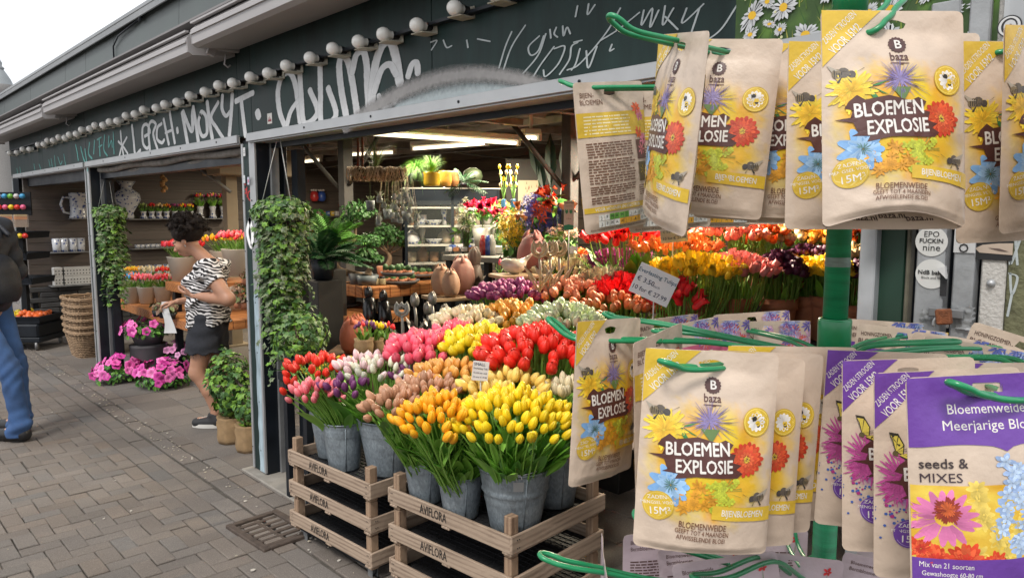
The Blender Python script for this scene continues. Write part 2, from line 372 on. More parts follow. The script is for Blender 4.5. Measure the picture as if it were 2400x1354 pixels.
# pale blue paint washed over the lower pillar: a real coat of paint
mb = MB(); n = 24; zs = np.linspace(.02, 1.12, n); gg = np.random.default_rng(2)
L_ = 4.155 + .0 * zs; Rr = 4.155 + .075 + .012 * nz(zs, zs * 0, 4, 5, 3)
for i in range(n - 1): mb.add([(1.857, L_[i], zs[i]), (1.857, Rr[i], zs[i]), (1.857, Rr[i + 1], zs[i + 1]), (1.857, L_[i + 1], zs[i + 1])], [(3, 2, 1, 0)])
part(mb, 'paint_wash', mat('blue_wash', (.33, .42, .47), .55, var=.35, scale=9, stretch=(1, 3, 1), detail=8))
# dark frame inside the bays
mb = MB(); mb.box((1.965, 2.43, 1.965), (.03, 3.42, .03)); mb.box((2.0, 6.0, 1.93), (.1, 3.4, .10)); mb.box((2.0, 9.5, 1.93), (.1, 3.3, .10))
mb.box((2.06, 4.02, .97), (.05, .07, 1.94)); mb.box((2.0, 7.62, .97), (.07, .06, 1.94)); mb.box((2.06, 7.9, .97), (.07, .05, 1.94)); mb.box((2.02, 11.1, .97), (.07, .05, 1.94)); mb.box((1.95, 10.98, .97), (.06, .05, 1.94))
part(mb, 'inner_frame', black)
# rolled-up awning cloth under the middle fascia
mb = MB()
for k, (z, x, r_) in enumerate(((1.955, 1.93, .025), (1.93, 1.98, .03))):
    pts = [(x + .006 * math.sin(y * 9 + k), y, z + .008 * math.sin(y * 5 + k * 2) + (.03 if k == 0 else 0) * 0) for y in np.linspace(4.4, 7.6, 40)]; mb.tube(pts, r_, 8)
part(mb, 'rolled_cloth', mat('grey_cloth', (.22, .2, .18), .9, var=.4, scale=18, bump=.5))
# soffit above the bulbs, awning boxes, flashing, parapet
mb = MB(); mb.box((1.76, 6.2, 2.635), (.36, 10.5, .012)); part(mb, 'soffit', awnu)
for (a, b, zz) in ((1.0, 4.26, 0), (4.33, 7.93, -.03), (8.0, 11.6, -.06)):
    aw = MB(); z0 = 2.50 + zz
    pr = [(1.84, z0 + .01), (1.60, z0 - .015), (1.575, z0 + .0), (1.57, z0 + .075), (1.60, z0 + .105), (1.84, z0 + .13)]
    aw.prism([(x, a, z) for x, z in pr], (0, b - a, 0)); aw.box((1.568, (a + b) / 2, z0 + .055), (.01, b - a - .01, .012)); aw.box((1.577, (a + b) / 2, z0 + .112), (.02, b - a - .01, .01)); 
    for e in (a, b): aw.prism([(x, e - .006, z) for x, z in pr], (0, .012, 0), mi=1)
    o = part(aw, 'awning_box', [awn, awn])
    br = MB(); e = b + .03; br.box((1.78, e, z0 + .02), (.14, .035, .05), bev=.005); br.box((1.70, e, z0 + .0), (.05, .02, .09), rot=(0, .4, 0), bev=.004); br.tube([(1.76, e - .03, z0 - .03), (1.75, e - .03, z0 - .085), (1.77, e - .03, z0 - .1), (1.785, e - .03, z0 - .085)], .005, 6)
    br.obj('awning_bracket', awn, o)
mb = MB()      # wavy lead flashing above the awnings
n = 160; y = np.linspace(.6, 12.2, n); wv = .02 * nz(y, y * 0, 21, 5, .35)
x1 = 1.64 + wv; V = np.concatenate([np.stack([np.full(n, 1.735), y, 2.70 + 0 * y], 1), np.stack([x1, y, 2.665 + wv * .5], 1), np.stack([x1 + .004, y, 2.65 + wv * .5], 1), np.stack([np.full(n, 1.76), y, 2.66 + 0 * y], 1)])
mb.add(V, [(k * n + i, k * n + i + 1, (k + 1) * n + i + 1, (k + 1) * n + i) for k in range(3) for i in range(n - 1)])
part(mb, 'flashing', mat('lead', (.28, .29, .30), .5, metal=.2, var=.25, scale=12, bump=.3))
mb = MB(); mb.box((1.80, 6.4, 2.645), (.1, 11.6, .05)); mb.box((1.79, 6.4, 2.62), (.10, 11.6, .02)); part(mb, 'upper_beam', mat('old_wood_beam', (.16, .14, .13), .8, var=.3, scale=9, stretch=(1, .2, 1)))
mb = MB(); yy = [.6, 2.2, 3.6, 4.9, 6.3, 7.1, 7.8, 9.3, 10.8, 12.2]
for k, (a, b) in enumerate(zip(yy[:-1], yy[1:])): mb.box((1.76, (a + b) / 2, 2.82), (.04, b - a - .006, .24), rot=(0, .06, 0), bev=.003)
part(mb, 'parapet', parap)
mb = MB(); mb.box((1.75, 6.4, 2.955), (.10, 11.8, .035), rot=(0, .2, 0), bev=.004); mb.box((1.708, 6.4, 2.93), (.012, 11.8, .05), bev=.003); part(mb, 'parapet_cap', mat('zinc', (.24, .25, .255), .5, metal=.3, var=.2, scale=5, stretch=(1, .4, 1)))
mb = MB(); mb.tube([(1.725, 6.25, 2.72), (1.725, 6.25, 2.82), (1.72, 6.1, 2.87), (1.72, 5.62, 2.90)], .006, 6); mb.tube([(1.72, 5.6, 2.89), (1.715, 5.55, 2.905)], .012, 6); part(mb, 'cable', black)
mb = MB(); mb.box((4.9, 6.4, 2.9), (6.2, 11.8, .05)); part(mb, 'roof', aluD)
# graffiti: sprayed strokes as thin coats of paint 1-2 mm proud of the fascia; coordinates picked on the fascia plane
def spray(name, col, soft=.35, dens=.9):
    if name in _m: return _m[name]
    m = mat(name, col, .6, var=.12, scale=30); t = m.node_tree; l = t.links.new; b = t.nodes['Principled BSDF']
    a = t.nodes.new('ShaderNodeAttribute'); a.attribute_name = 'Col'; sp = t.nodes.new('ShaderNodeSeparateColor'); l(a.outputs['Color'], sp.inputs[0])
    n = t.nodes.new('ShaderNodeTexNoise'); n.inputs['Scale'].default_value = 60; n.inputs['Detail'].default_value = 4; tcc = t.nodes.new('ShaderNodeTexCoord'); l(tcc.outputs['Object'], n.inputs['Vector'])
    m1 = t.nodes.new('ShaderNodeMath'); m1.operation = 'MULTIPLY_ADD'; l(n.outputs['Fac'], m1.inputs[0]); m1.inputs[1].default_value = .5; l(sp.outputs[0], m1.inputs[2])
    mr = t.nodes.new('ShaderNodeMapRange'); mr.inputs['From Min'].default_value = .25; mr.inputs['From Max'].default_value = .25 + soft; mr.inputs['To Max'].default_value = dens; l(m1.outputs[0], mr.inputs['Value']); l(mr.outputs[0], b.inputs['Alpha'])
    return m
lay = [0]
def smooth(P, k=6):
    P = np.array(P, float)
    if len(P) < 3: return np.array([P[0] + (P[-1] - P[0]) * t for t in np.linspace(0, 1, 5)])
    Q = np.vstack([2 * P[0] - P[1], P, 2 * P[-1] - P[-2]]); o = []
    for i in range(1, len(Q) - 2):
        for t in np.linspace(0, 1, k, endpoint=False):
            o.append(.5 * ((2 * Q[i]) + (-Q[i - 1] + Q[i + 1]) * t + (2 * Q[i - 1] - 5 * Q[i] + 4 * Q[i + 1] - Q[i + 2]) * t * t + (-Q[i - 1] + 3 * Q[i] - 3 * Q[i + 1] + Q[i + 2]) * t ** 3))
    o.append(P[-1]); return np.array(o)
def stroke(mb, pix, wpx, X=1.85, inner=.55):
    """pix: points in photo pixels on the plane X; wpx width"""
    lay[0] += 1; off = .0012 + (lay[0] % 9) * .0002
    P3 = np.array([onX(px, py, X) for px, py in pix]); P = smooth(P3); P = P[:, 1:]
    if np.isscalar(wpx): wpx = [wpx] * len(P)
    else: wpx = np.interp(np.linspace(0, 1, len(P)), np.linspace(0, 1, len(wpx)), wpx)
    d = np.gradient(P, axis=0); d /= np.linalg.norm(d, axis=1)[:, None] + 1e-9; nn = np.stack([-d[:, 1] * 1.8, d[:, 0]], 1)
    dep = np.array([np.dot(np.array([X, p[0], p[1]]) - CAM, fw) for p in P]); wd = np.array(wpx) * dep / F * .52
    # round ends
    P = np.vstack([P[0] - d[0] * wd[0], P[0] - d[0] * wd[0] * .7, P, P[-1] + d[-1] * wd[-1] * .7, P[-1] + d[-1] * wd[-1]]); nn = np.vstack([nn[0], nn[0], nn, nn[-1], nn[-1]]); wd = np.concatenate([[wd[0] * .15, wd[0] * .75], wd, [wd[-1] * .75, wd[-1] * .15]])
    n = len(P); V = []; C = []
    e = np.array([0] + [.9] + [1] * (n - 4) + [.9] + [0])
    for s_, c in ((-1, 0), (-inner, 1), (inner, 1), (1, 0)):
        q = P + nn * wd[:, None] * s_; V.append(np.stack([np.full(n, X - off), q[:, 0], q[:, 1]], 1)); C.append(np.repeat((e * c)[:, None], 3, 1))
    mb.add(np.concatenate(V), [(k * n + i, (k + 1) * n + i, (k + 1) * n + i + 1, k * n + i + 1) for k in range(3) for i in range(n - 1)], None, np.concatenate(C))
W = MB()      # white tag letters, traced from the photograph onto the fascia
for P_, wd in [
    ([(668, 296), (656, 262), (652, 215), (662, 180), (680, 172), (694, 205), (704, 285)], 14), ([(672, 300), (682, 262), (704, 230)], 12),
    ([(703, 165), (706, 215), (714, 288), (745, 264), (727, 212)], 14), ([(751, 155), (752, 215), (755, 290), (788, 270), (770, 207)], 14),
    ([(812, 272), (800, 205), (796, 150), (806, 132), (818, 150), (828, 200), (838, 268)], 16), ([(826, 170), (836, 130), (852, 122), (860, 150), (862, 200), (866, 262)], 16),
    ([(872, 262), (874, 200), (884, 140), (900, 104), (918, 102), (930, 140), (938, 195)], 20), ([(878, 215), (895, 165), (915, 152), (930, 175)], 16), ([(888, 225), (898, 250), (918, 250), (928, 234)], 12),
    ([(957, 180), (966, 152), (977, 148), (980, 172)], 14),
    ([(604, 264), (607, 273)], 18),
    # T and MOKYT
    ([(553, 238), (575, 227), (594, 218)], 14), ([(566, 235), (570, 270), (576, 318)], 11),
    ([(428, 265), (434, 300), (441, 340)], 11), ([(430, 262), (445, 300), (452, 305), (452, 270), (454, 252)], 11), ([(454, 255), (460, 290), (466, 335)], 11),
    ([(470, 270), (466, 290), (474, 318), (486, 312), (484, 275), (474, 262), (470, 270)], 10), ([(486, 240), (492, 290), (498, 325)], 11), ([(512, 240), (495, 275), (508, 300), (524, 325)], 10),
    ([(522, 225), (521, 255), (530, 272), (540, 262)], 10), ([(545, 222), (543, 260), (538, 318)], 11),
    ([(416, 302), (417, 310)], 9),
    # LERCH
    ([(310, 295), (314, 330), (318, 362), (330, 352)], 8), ([(340, 320), (352, 310), (345, 292), (335, 300), (336, 335), (345, 348), (352, 340)], 8), ([(352, 350), (349, 305), (355, 285), (366, 292), (360, 315), (370, 350)], 8),
    ([(380, 290), (370, 300), (369, 325), (380, 335), (386, 328)], 8), ([(384, 280), (390, 310), (396, 338)], 8), ([(398, 262), (404, 300), (410, 335)], 8), ([(388, 312), (404, 305)], 7),
    # star
    ([(283, 308), (286, 340), (292, 375)], 6), ([(278, 332), (290, 345), (300, 360)], 6), ([(298, 322), (286, 345), (280, 368)], 6)]: stroke(W, P_, wd)
o = part(W, 'white_graffiti', spray('spray_white', (.66, .67, .68)))
B_ = MB()
for P_, wd in [([(178, 340), (182, 360), (184, 375)], 5), ([(190, 345), (196, 370), (202, 385)], 5), ([(200, 350), (204, 380), (206, 400)], 5), ([(210, 335), (208, 360), (216, 372)], 5), ([(222, 330), (220, 360)], 5), ([(228, 328), (238, 322)], 4), ([(233, 325), (235, 365)], 5),
               ([(232, 345), (240, 340)], 4), ([(246, 318), (244, 350), (252, 365)], 5), ([(256, 320), (255, 345), (262, 330), (264, 345)], 4), ([(266, 310), (268, 360)], 4),
               ([(115, 375), (118, 390)], 3), ([(120, 372), (124, 398)], 3), ([(128, 365), (130, 392)], 3), ([(136, 368), (142, 385), (146, 378)], 3), ([(150, 362), (155, 392)], 3), ([(80, 385), (84, 405), (90, 400)], 3), ([(92, 385), (98, 402)], 3), ([(40, 395), (43, 412)], 3), ([(47, 392), (50, 412)], 3)]: stroke(B_, P_, wd)
part(B_, 'teal_graffiti', spray('spray_teal', (.10, .36, .33)))
# grey overspray arc and the whitewashed patch below it
A_ = MB(); stroke(A_, [(810, 300), (850, 270), (930, 222), (1010, 190), (1080, 176), (1150, 175), (1230, 188), (1290, 205)], [30, 40, 50, 52, 50, 46, 42, 30], inner=.08); part(A_, 'grey_overspray', spray('spray_grey', (.34, .33, .325), .8, .85))
A_ = MB()
pl = [(880, 268), (930, 236), (1000, 205), (1080, 186), (1160, 188), (1240, 200), (1310, 212)]
bt = [(880, 272), (930, 264), (1000, 254), (1080, 240), (1160, 226), (1240, 214), (1310, 204)]
pp = smooth([onX(*p) for p in pl]); qq = smooth([onX(*p) for p in bt]); n = len(pp); V = []; C = []
for f in np.linspace(0, 1, 6): q = pp * (1 - f) + qq * f; V.append(np.stack([np.full(n, 1.8488), q[:, 1], q[:, 2]], 1)); C.append(np.full((n, 3), min(1, f * 1.8)))
A_.add(np.concatenate(V), [(k * n + i, k * n + i + 1, (k + 1) * n + i + 1, (k + 1) * n + i) for k in range(5) for i in range(n - 1)], None, np.concatenate(C)); part(A_, 'whitewashed_patch', spray('wash_pale', (.42, .48, .50), .9, .85))
T_ = MB()      # thin marker scribbles
for P_ in [[(1200, 75), (1185, 110), (1170, 160)], [(1232, 60), (1200, 110), (1180, 165)], [(1265, 85), (1240, 110), (1245, 130), (1262, 120), (1275, 85)], [(1280, 80), (1262, 130), (1225, 175)], [(1290, 70), (1292, 90)], [(1305, 65), (1300, 80), (1308, 88)], [(1320, 62), (1322, 85), (1330, 65), (1338, 80)],
           [(1300, 110), (1270, 150), (1250, 182)], [(1300, 115), (1325, 110), (1310, 150), (1280, 180), (1275, 165)], [(1355, 100), (1340, 110), (1335, 140), (1312, 175)], [(1345, 100), (1365, 95)], [(1360, 115), (1350, 150), (1340, 165)], [(1375, 120), (1380, 160), (1400, 110)],
           [(1455, 20), (1420, 80), (1360, 150), (1330, 165)], [(1410, 95), (1450, 70), (1500, 30)], [(1510, 25), (1505, 60), (1530, 20), (1525, 65), (1545, 25)], [(1560, 15), (1555, 60), (1580, 20)], [(1560, 40), (1590, 70)], [(1610, 20), (1600, 55), (1650, 10)], [(1640, 20), (1620, 80)], [(1730, 10), (1690, 70), (1650, 100)], [(1435, 105), (1430, 120), (1440, 115)],
           [(1010, 100), (1025, 96), (1012, 118)], [(1040, 95), (1048, 112), (1060, 108)], [(1095, 95), (1098, 112)], [(1120, 92), (1150, 98)], [(1355, 15), (1350, 40)], [(1380, 10), (1378, 35), (1395, 12)]]: stroke(T_, P_, 3.2)
part(T_, 'marker_scribble', spray('marker', (.5, .55, .56), soft=.2, dens=.85))
# stickers
mb = MB()
def stick(px, py, wpx, hpx, col, mi=0, lines=()):
    c = onX(px, py, 1.8485); d = (c - CAM) @ fw; w2, h2 = wpx * d / F * .95, hpx * d / F / 2; y, z = c[1], c[2]
    mb.add([(c[0], y - w2 / 1.4, z - h2), (c[0], y + w2 / 1.4, z - h2), (c[0], y + w2 / 1.4, z + h2), (c[0], y - w2 / 1.4, z + h2)], [(3, 2, 1, 0)], None, col, 0, False)
    for (a, b, cc, dd, c2) in lines: mb.add([(c[0] - .0006, y - w2 * a, z + h2 * b), (c[0] - .0006, y - w2 * cc, z + h2 * b), (c[0] - .0006, y - w2 * cc, z + h2 * dd), (c[0] - .0006, y - w2 * a, z + h2 * dd)], [(0, 1, 2, 3)], None, c2, 0, False)
red = (.45, .03, .03)
stick(632, 278, 18, 24, (.6, .58, .55), lines=[(-.5, -.6, .5, -.2, (.25, .02, .03)), (-.3, -.2, -.15, .2, (.25, .02, .03)), (0, -.2, .1, .4, (.25, .02, .03)), (.2, -.2, .3, .1, (.25, .02, .03))])
stick(572, 356, 9, 20, (.6, .6, .6), lines=[(-.4, -.3, .4, -.2, (.1, .1, .1)), (-.4, .1, .4, .2, (.1, .1, .1))]); stick(572, 420, 9, 18, (.55, .58, .6), lines=[(-.5, 0, .5, .06, (.1, .2, .3))]); stick(582, 424, 8, 18, (.5, .5, .6), lines=[(-.3, -.4, .3, .4, (.6, .1, .2))])
part(mb, 'sticker', VC)
mb = MB()
for k, ch in enumerate('GIC'): text_on(mb, ch, onX(573 + k * 6, 452 + k * 8 - 8, 1.8615), (0, -1, 0), (0, 0, 1), .09, col=red, bold=.01)
stroke(mb, [(586, 515), (580, 545), (590, 580), (592, 545), (586, 515)], 10, 1.86)
part(mb, 'pillar_tag', VC)
# ------------------------------------------------------------------ light bulbs along the fascia
bulbm = mat('opal_glass', (.93, .92, .88), .15, var=.04, coat=.3); sock = mat('socket_black', (.015, .015, .018), .4); cream = mat('cream_plate', (.45, .42, .34), .6, var=.2, scale=30)
bx = [1140, 1043, 958, 883, 824, 761, 708, 655, 613, 570, 528, 497, 466, 431, 400, 372, 353, 324, 303, 282, 263, 246, 230, 211, 199, 181, 168, 152, 141, 128, 115, 102, 92, 80, 60, 44, 30, 14]
b0 = None
for k, px in enumerate(bx):
    Y = None
    y_ = 372 - .339 * px + (0 if px < 700 else 3)
    P = onX(px, 365 - .329 * px if px < 1000 else 10 - (px - 1043) * .35, 1.735)
    if b0 is None:
        b0 = thing('light_bulb', 'white opal light bulb in the row of bulbs along the green fascia', 'light bulb', group='white bulbs along the fascia')
        m1 = MB(); m1.lathe([(.0, .128), (.012, .127), (.024, .121), (.033, .108), (.036, .094), (.034, .080), (.026, .066), (.0215, .056), (.021, .04)], 20, M=xf(rot=(0, -R(90), 0)))
        m1.obj('glass_globe', bulbm, b0)
        m1 = MB(); m1.lathe([(.0215, .045), (.022, .03), (.019, .03), (.019, .0), (0, 0)], 14, M=xf(rot=(0, -R(90), 0))); m1.obj('socket', sock, b0)
        m1 = MB(); m1.box((-.05, 0, -.036), (.10, .085, .006), bev=.002); m1.box((-.004, 0, -.01), (.008, .085, .05), bev=.002); m1.obj('holder_plate', cream, b0); o = b0
    else: o = dup(b0)
    o.location = (1.848, P[1], P[2] + .006 * math.sin(k * 5.3)); o.rotation_euler = (0, .12 * math.sin(k * 3.1) - .05, .12 * math.sin(k * 7.7)); o.scale = (.82,) * 3
mb = MB(); mb.box((1.83, 6.2, 2.325), (.03, 10.4, .012)); part(mb, 'cable_rail', black)
# ------------------------------------------------------------------ inside of the stall
slat = mat('slat_board', (.085, .068, .06), .6, var=.3, scale=5, stretch=(.3, 1, 6)); rail = mat('slat_rail', (.17, .15, .13), .5, metal=.1)
blockm = mat('painted_block', (.06, .06, .062), .7, var=.25, scale=8, bump=.3)
mb = MB(); mb.box((4.9, 11.0, 1.3), (6.0, .06, 2.5), mi=1)
for k in range(14):
    z = .62 + k * .138; mb.box((4.9, 10.955, z + .067), (6.0, .03, .128), mi=0, bev=.002); 
    mb.box((4.9, 10.962, z), (6.0, .022, .010), mi=1)
for k in range(9):
    for j in range(14): mb.box((2.0 + j * .42 + (.21 if k % 2 else 0), 10.95, .035 + k * .068), (.41, .04, .06), mi=2, bev=.006)
t = mb.obj('slat_wall', [slat, rail, blockm]); tag(t, 'brown slatted display wall over painted brick closing the far end of the stall', 'wall')
plank = mat('back_plank', (.10, .075, .055), .7, var=.35, scale=6, stretch=(1, .3, 5))
mb = MB(); mb.box((7.05, 5.8, 1.2), (.05, 10.6, 2.6), mi=0)
for k in range(15): mb.box((7.01, 5.8, .08 + k * .165), (.03, 10.5, .155), mi=0, bev=.004)
o = mb.obj('back_wall', [plank]); tag(o, 'dark horizontal plank wall along the back of the stall', 'wall')
mb = MB(); mb.box((4.6, .62, 1.25), (5.3, .05, 2.5)); o = mb.obj('side_wall', plank); tag(o, 'dark side wall of the stall behind the terracotta pots', 'wall')
mb = MB(); mb.box((4.5, 5.8, 2.52), (5.2, 10.4, .04))
for y in np.arange(1.2, 11, .9): mb.box((4.5, y, 2.46), (5.1, .07, .09), mi=1, bev=.004)
for x in (2.6, 3.7, 4.9, 6.1): mb.box((x, 5.8, 2.40), (.06, 10.2, .06), mi=1, bev=.003)
part(mb, 'ceiling', [mat('ceiling_board', (.17, .155, .14), .8, var=.3), mat('ceiling_beam', (.26, .235, .21), .7, var=.3, scale=6)])
def pole_(x, y, s=.06, m=None, name='column', z1=2.45):
    mb = MB(); mb.box((x, y, z1 / 2), (s, s, z1), bev=.004); mb.box((x, y, .01), (s * 2, s * 2, .02)); return part(mb, name, m or aluD)
beige = mat('beige_paint', (.30, .245, .17), .6, var=.1)
P = at(540, 500, 8.6); pole_(P[0], P[1], .13, beige)
mb = MB(); mb.box((P[0] + .2, P[1] - .1, 2.13), (.9, .5, .30), bev=.01); part(mb, 'duct_box', beige)
steel = mat('old_steel', (.055, .052, .05), .6, metal=.2, var=.35, scale=14, bump=.2)
for (px, d, s) in ((812, 6.2, .09), (1335, 5.0, .085)):
    P = at(px, 500, d); pole_(P[0], P[1], s, steel)
    mb = MB()
    mb.tube([(P[0] - .02, P[1] + .05, 1.75), (P[0] - .35, P[1] + .35, 2.3)], .018, 6); mb.tube([(P[0], P[1] - .05, 1.8), (P[0] + .1, P[1] - .5, 2.3)], .018, 6); part(mb, 'brace', steel)
mb = MB(); a = at(540, 450, 8.4); b = at(470, 395, 8.4); mb.tube([a, b], .022, 6); part(mb, 'brace', aluD)
# roller-shutter gear and rails just behind the fascia of the near bay
mb = MB()
for k, (x, z, s) in enumerate(((2.35, 2.16, .07), (2.62, 2.2, .09), (2.9, 2.24, .06), (3.2, 2.26, .05))): mb.box((x, 2.4, z), (s, 3.2, s * .6), mi=k % 2, bev=.004)
for y in (1.3, 2.0, 2.7, 3.3): mb.box((2.7, y, 2.12), (.9, .06, .04), mi=1); mb.box((2.55, y + .1, 2.17), (.07, .09, .1), mi=0, bev=.01); mb.tube([(2.9, y, 2.15), (3.0, y, 2.1), (3.1, y, 2.15)], .012, 6, mi=1)
part(mb, 'shutter_gear', [aluD, mat('gear_dark', (.17, .165, .16), .5, metal=.3, var=.3)])
mb = MB()
for pts in ([(640, 350), (900, 345), (1200, 372)], [(700, 402), (940, 368), (1230, 345)]): mb.tube(smooth([onz(x, y, 2.22) for x, y in pts]), .008, 6)
part(mb, 'conduit', aluD)
# fluorescent fixtures
tubeE = mat('fluorescent_glow', (1, .93, .78), .5, emit=((1, .87, .62), 1.5)); fixm = mat('fixture_white', (.5, .47, .42), .5)
def fluor(p1, p2, z, label, power=14):
    A, B = onz(*p1, z), onz(*p2, z); c = (A + B) / 2; d = B - A; L_ = np.linalg.norm(d)
    if L_ > 1.7: L_ = 1.7
    t = thing('fluorescent_light', label, 'ceiling light', tuple(c), (0, 0, math.atan2(d[1], d[0])))
    mb = MB(); mb.tube([(-L_ / 2 + .03, 0, 0), (L_ / 2 - .03, 0, 0)], .016, 10); mb.obj('tube', tubeE, t)
    mb = MB(); mb.box((0, 0, .045), (L_, .07, .045), bev=.006)
    for s in (-1, 1): mb.box((s * L_ / 2, 0, .01), (.03, .035, .06), bev=.004)
    mb.box((0, 0, .16), (.02, .02, .2)); mb.obj('fixture', fixm, t)
    l_ = bpy.data.lights.new('tube_light', 'AREA'); l_.shape = 'RECTANGLE'; l_.size = L_; l_.size_y = .05; l_.energy = power * 1.45; l_.color = (1, .86, .64)
    lo = bpy.data.objects.new('tube_light', l_); COL.objects.link(lo); lo.parent = t; lo.location = (0, 0, -.03)
fluor((855, 312), (1215, 336), 2.14, 'long lit fluorescent tube in front, crossing the open near bay', 24)
fluor((966, 349), (1141, 336), 2.18, 'lit fluorescent tube just behind the longest tube', 11)
fluor((795, 364), (925, 357), 2.2, 'lit fluorescent tube between the steel column and the twig wreath', 18)
fluor((662, 386), (700, 384), 2.2, 'short lit fluorescent tube above the hanging ivy, nearer the pillar', 14)
fluor((705, 380), (752, 375), 2.2, 'short lit fluorescent tube above the ivy, beside the steel column', 14)
fluor((1225, 322), (1264, 324), 2.14, 'short end of lit fluorescent tube beside the dark leaning leaves', 20)
fluor((1060, 397), (1290, 384), 2.2, 'low lit fluorescent tube far at the back above the glass cabinet', 18)
fluor((1500, 300), (1700, 312), 2.1, 'lit fluorescent tube over the terracotta pots, mostly hidden by seed bags', 60)
fluor((300, 330), (420, 325), 2.15, 'lit fluorescent tube over the middle bay behind the rolled cloth', 14)

# ------------------------------------------------------------------ right end: posts, doors and the daisy banner
rt_post = lambda pxa, pxb, m, name, label, X=1.85, z0=0, z1=2.0, th=.06, cat_='post': None
def strip(pxa, pxb, m, name, label, cat_, X=1.84, z1=2.05, th=.05, y=640):
    a, b = onX(pxa, y, X), onX(pxb, y, X); mb = MB(); mb.box((X + th / 2, (a[1] + b[1]) / 2, z1 / 2), (th, abs(a[1] - b[1]), z1), bev=.003); o = mb.obj(name, m); tag(o, label, cat_); return o, a, b
pw = mat('white_post', (.40, .42, .44), .5, var=.18, scale=12); dgp = mat('door_green', (.015, .05, .032), .45, var=.2, scale=4)
gpost = mat('grey_post', (.30, .31, .32), .5, metal=.1, var=.3, scale=10, bump=.2)
strip(2012, 2050, pw, 'white_post', 'pale grey painted post between the tulip display and the green door', 'post')
strip(2051, 2120, dgp, 'green_door', 'dark green door panel right of the pale post', 'door', X=1.87)
strip(2121, 2131, mat('old_trim', (.12, .11, .08), .8, var=.4, scale=20), 'door_trim_strip', 'narrow weathered trim between the green door and the stickered post', 'trim', X=1.85)
strip(2131, 2146, black, 'gap_shade_strip', 'black strip standing for the shaded gap beside the stickered grey post', 'strip', X=1.88)  # solid black strip fills the gap; its shade is put into the colour
sp_, a, b = strip(2146, 2212, gpost, 'stickered_post', 'grey metal post carrying two round white stickers', 'post', X=1.83)
strip(2213, 2232, black, 'dark_channel', 'dark channel between the two grey metal posts', 'channel', X=1.87)
sp2, c, d = strip(2233, 2282, gpost, 'grey_metal_post', 'grey metal post with a peeling patch right of the padlock', 'post', X=1.83)
strip(2283, 2298, black, 'black_edge_strip', 'black strip between grey post and white pasted board', 'strip', X=1.87)
strip(2299, 2358, mat('pasted_white', (.52, .5, .47), .8, var=.12, scale=25, bump=.4), 'pasted_board', 'narrow white board with a torn black poster and a screw', 'board', X=1.84)
old = mat('mossy_paint', (.13, .13, .07), .8, var=.6, scale=12, bump=.7, detail=9)
strip(2360, 2560, old, 'scratched_panel', 'olive scratched panel with white scrawl at the right edge', 'panel', X=1.84)
mb = MB(); EY = np.array([0, -1, 0]); EZ = np.array([0, 0, 1])
def disc(mb, c, r, col, n=28, sq=1, X=None):
    mb.poly([np.array(c) + EY * r * math.cos(t) + EZ * r * sq * math.sin(t) for t in np.arange(n) * 6.2832 / n], 0, col)
c1 = onX(2183, 566, 1.828); c2 = onX(2183, 642, 1.828); dk = (.02, .02, .022)
for c_ in (c1, c2): disc(mb, c_, .0335, (.62, .62, .6)); 
q = lambda c_, dy, dz: c_ + EY * dy + EZ * dz + np.array([-.001, 0, 0])
text_on(mb, 'EPO', q(c1, 0, .016), EY, EZ, .018, col=dk); text_on(mb, 'FUCKIN', q(c1, 0, .001), EY, EZ, .014, col=dk, bold=.02); text_on(mb, 'nine', q(c1, .001, -.014), EY, EZ, .022, col=dk)
text_on(mb, 'NdB bale', q(c2, -.003, .003), EY, EZ, .0135, col=dk, bold=.025); text_on(mb, 'Black and W', q(c2, 0, -.009), EY, EZ, .008, col=dk)
mb.prism([q(c2, .034, -.008), q(c2, .014, .013), q(c2, .03, .02)], (-.012, 0, 0), 0, (.6, .6, .6)); mb.poly([q(c2, .018, .012), q(c2, .033, .012), q(c2, .033, -.048), q(c2, .02, -.048)], 0, dk)
o = mb.obj('round_sticker', VC, sp_)
mb = MB(); c3 = onX(2262, 560, 1.828); mb.poly([q(c3, sx * .021, sz * .03) for sx, sz in ((-1, -1), (1, -1), (1, 1), (-1, 1))], 0, (.55, .55, .55)); text_on(mb, 'ONG', q(c3, 0, -.0) + np.array([-.001, 0, 0]), EZ, -EY, .026, col=dk, bold=.01); mb.obj('torn_sticker', VC, sp2)
mb = MB(); gg = np.random.default_rng(4)
for (px, py, pr) in ((2178, 725, sp_), (2262, 745, sp2)):
    m2 = MB(); c_ = onX(px, py, 1.826); n = 9
    gr = [(c_ + EY * (i - 4) * .0042 * (1 + .2 * gg.normal()) + EZ * (j - 6) * .0042 + np.array([-abs(gg.normal(0, .003)), 0, 0])) for j in range(13 if pr is sp2 else 7) for i in range(n)]
    k = len(gr) // n; m2.add(gr, [(j * n + i, j * n + i + 1, (j + 1) * n + i + 1, (j + 1) * n + i) for j in range(k - 1) for i in range(n - 1)]); m2.obj('peeling_paint', gpost, pr)
# poster scrap and screw on the pasted board
pb = bpy.data.objects['pasted_board']; mb = MB(); c_ = onX(2328, 583, 1.837); mb.poly([q(c_, sx * .036, sz * .024) for sx, sz in ((-1, -1), (1, -1), (1, 1), (-1, 1))], 0, dk)
mb.poly([q(c_, a_, b_) + np.array([-.001, 0, 0]) for a_, b_ in ((-.034, 0), (-.02, .008), (.01, .012), (.036, .013), (.036, -.012), (.015, -.011), (-.025, -.009))], 0, (.5, .4, .32)); mb.poly([q(c_, a_, b_) + np.array([-.002, 0, 0]) for a_, b_ in ((-.01, .002), (.012, .001), (.03, -.005), (.012, -.004))], 0, (.12, .08, .07)); mb.obj('poster_scrap', VC, pb)
mb = MB(); c_ = onX(2322, 664, 1.836); mb.lathe([(0, .006), (.005, .005), (.008, .001), (.009, -.002)], 12, M=xf(c_, (0, -R(90), 0))); mb.obj('screw', alu, pb)
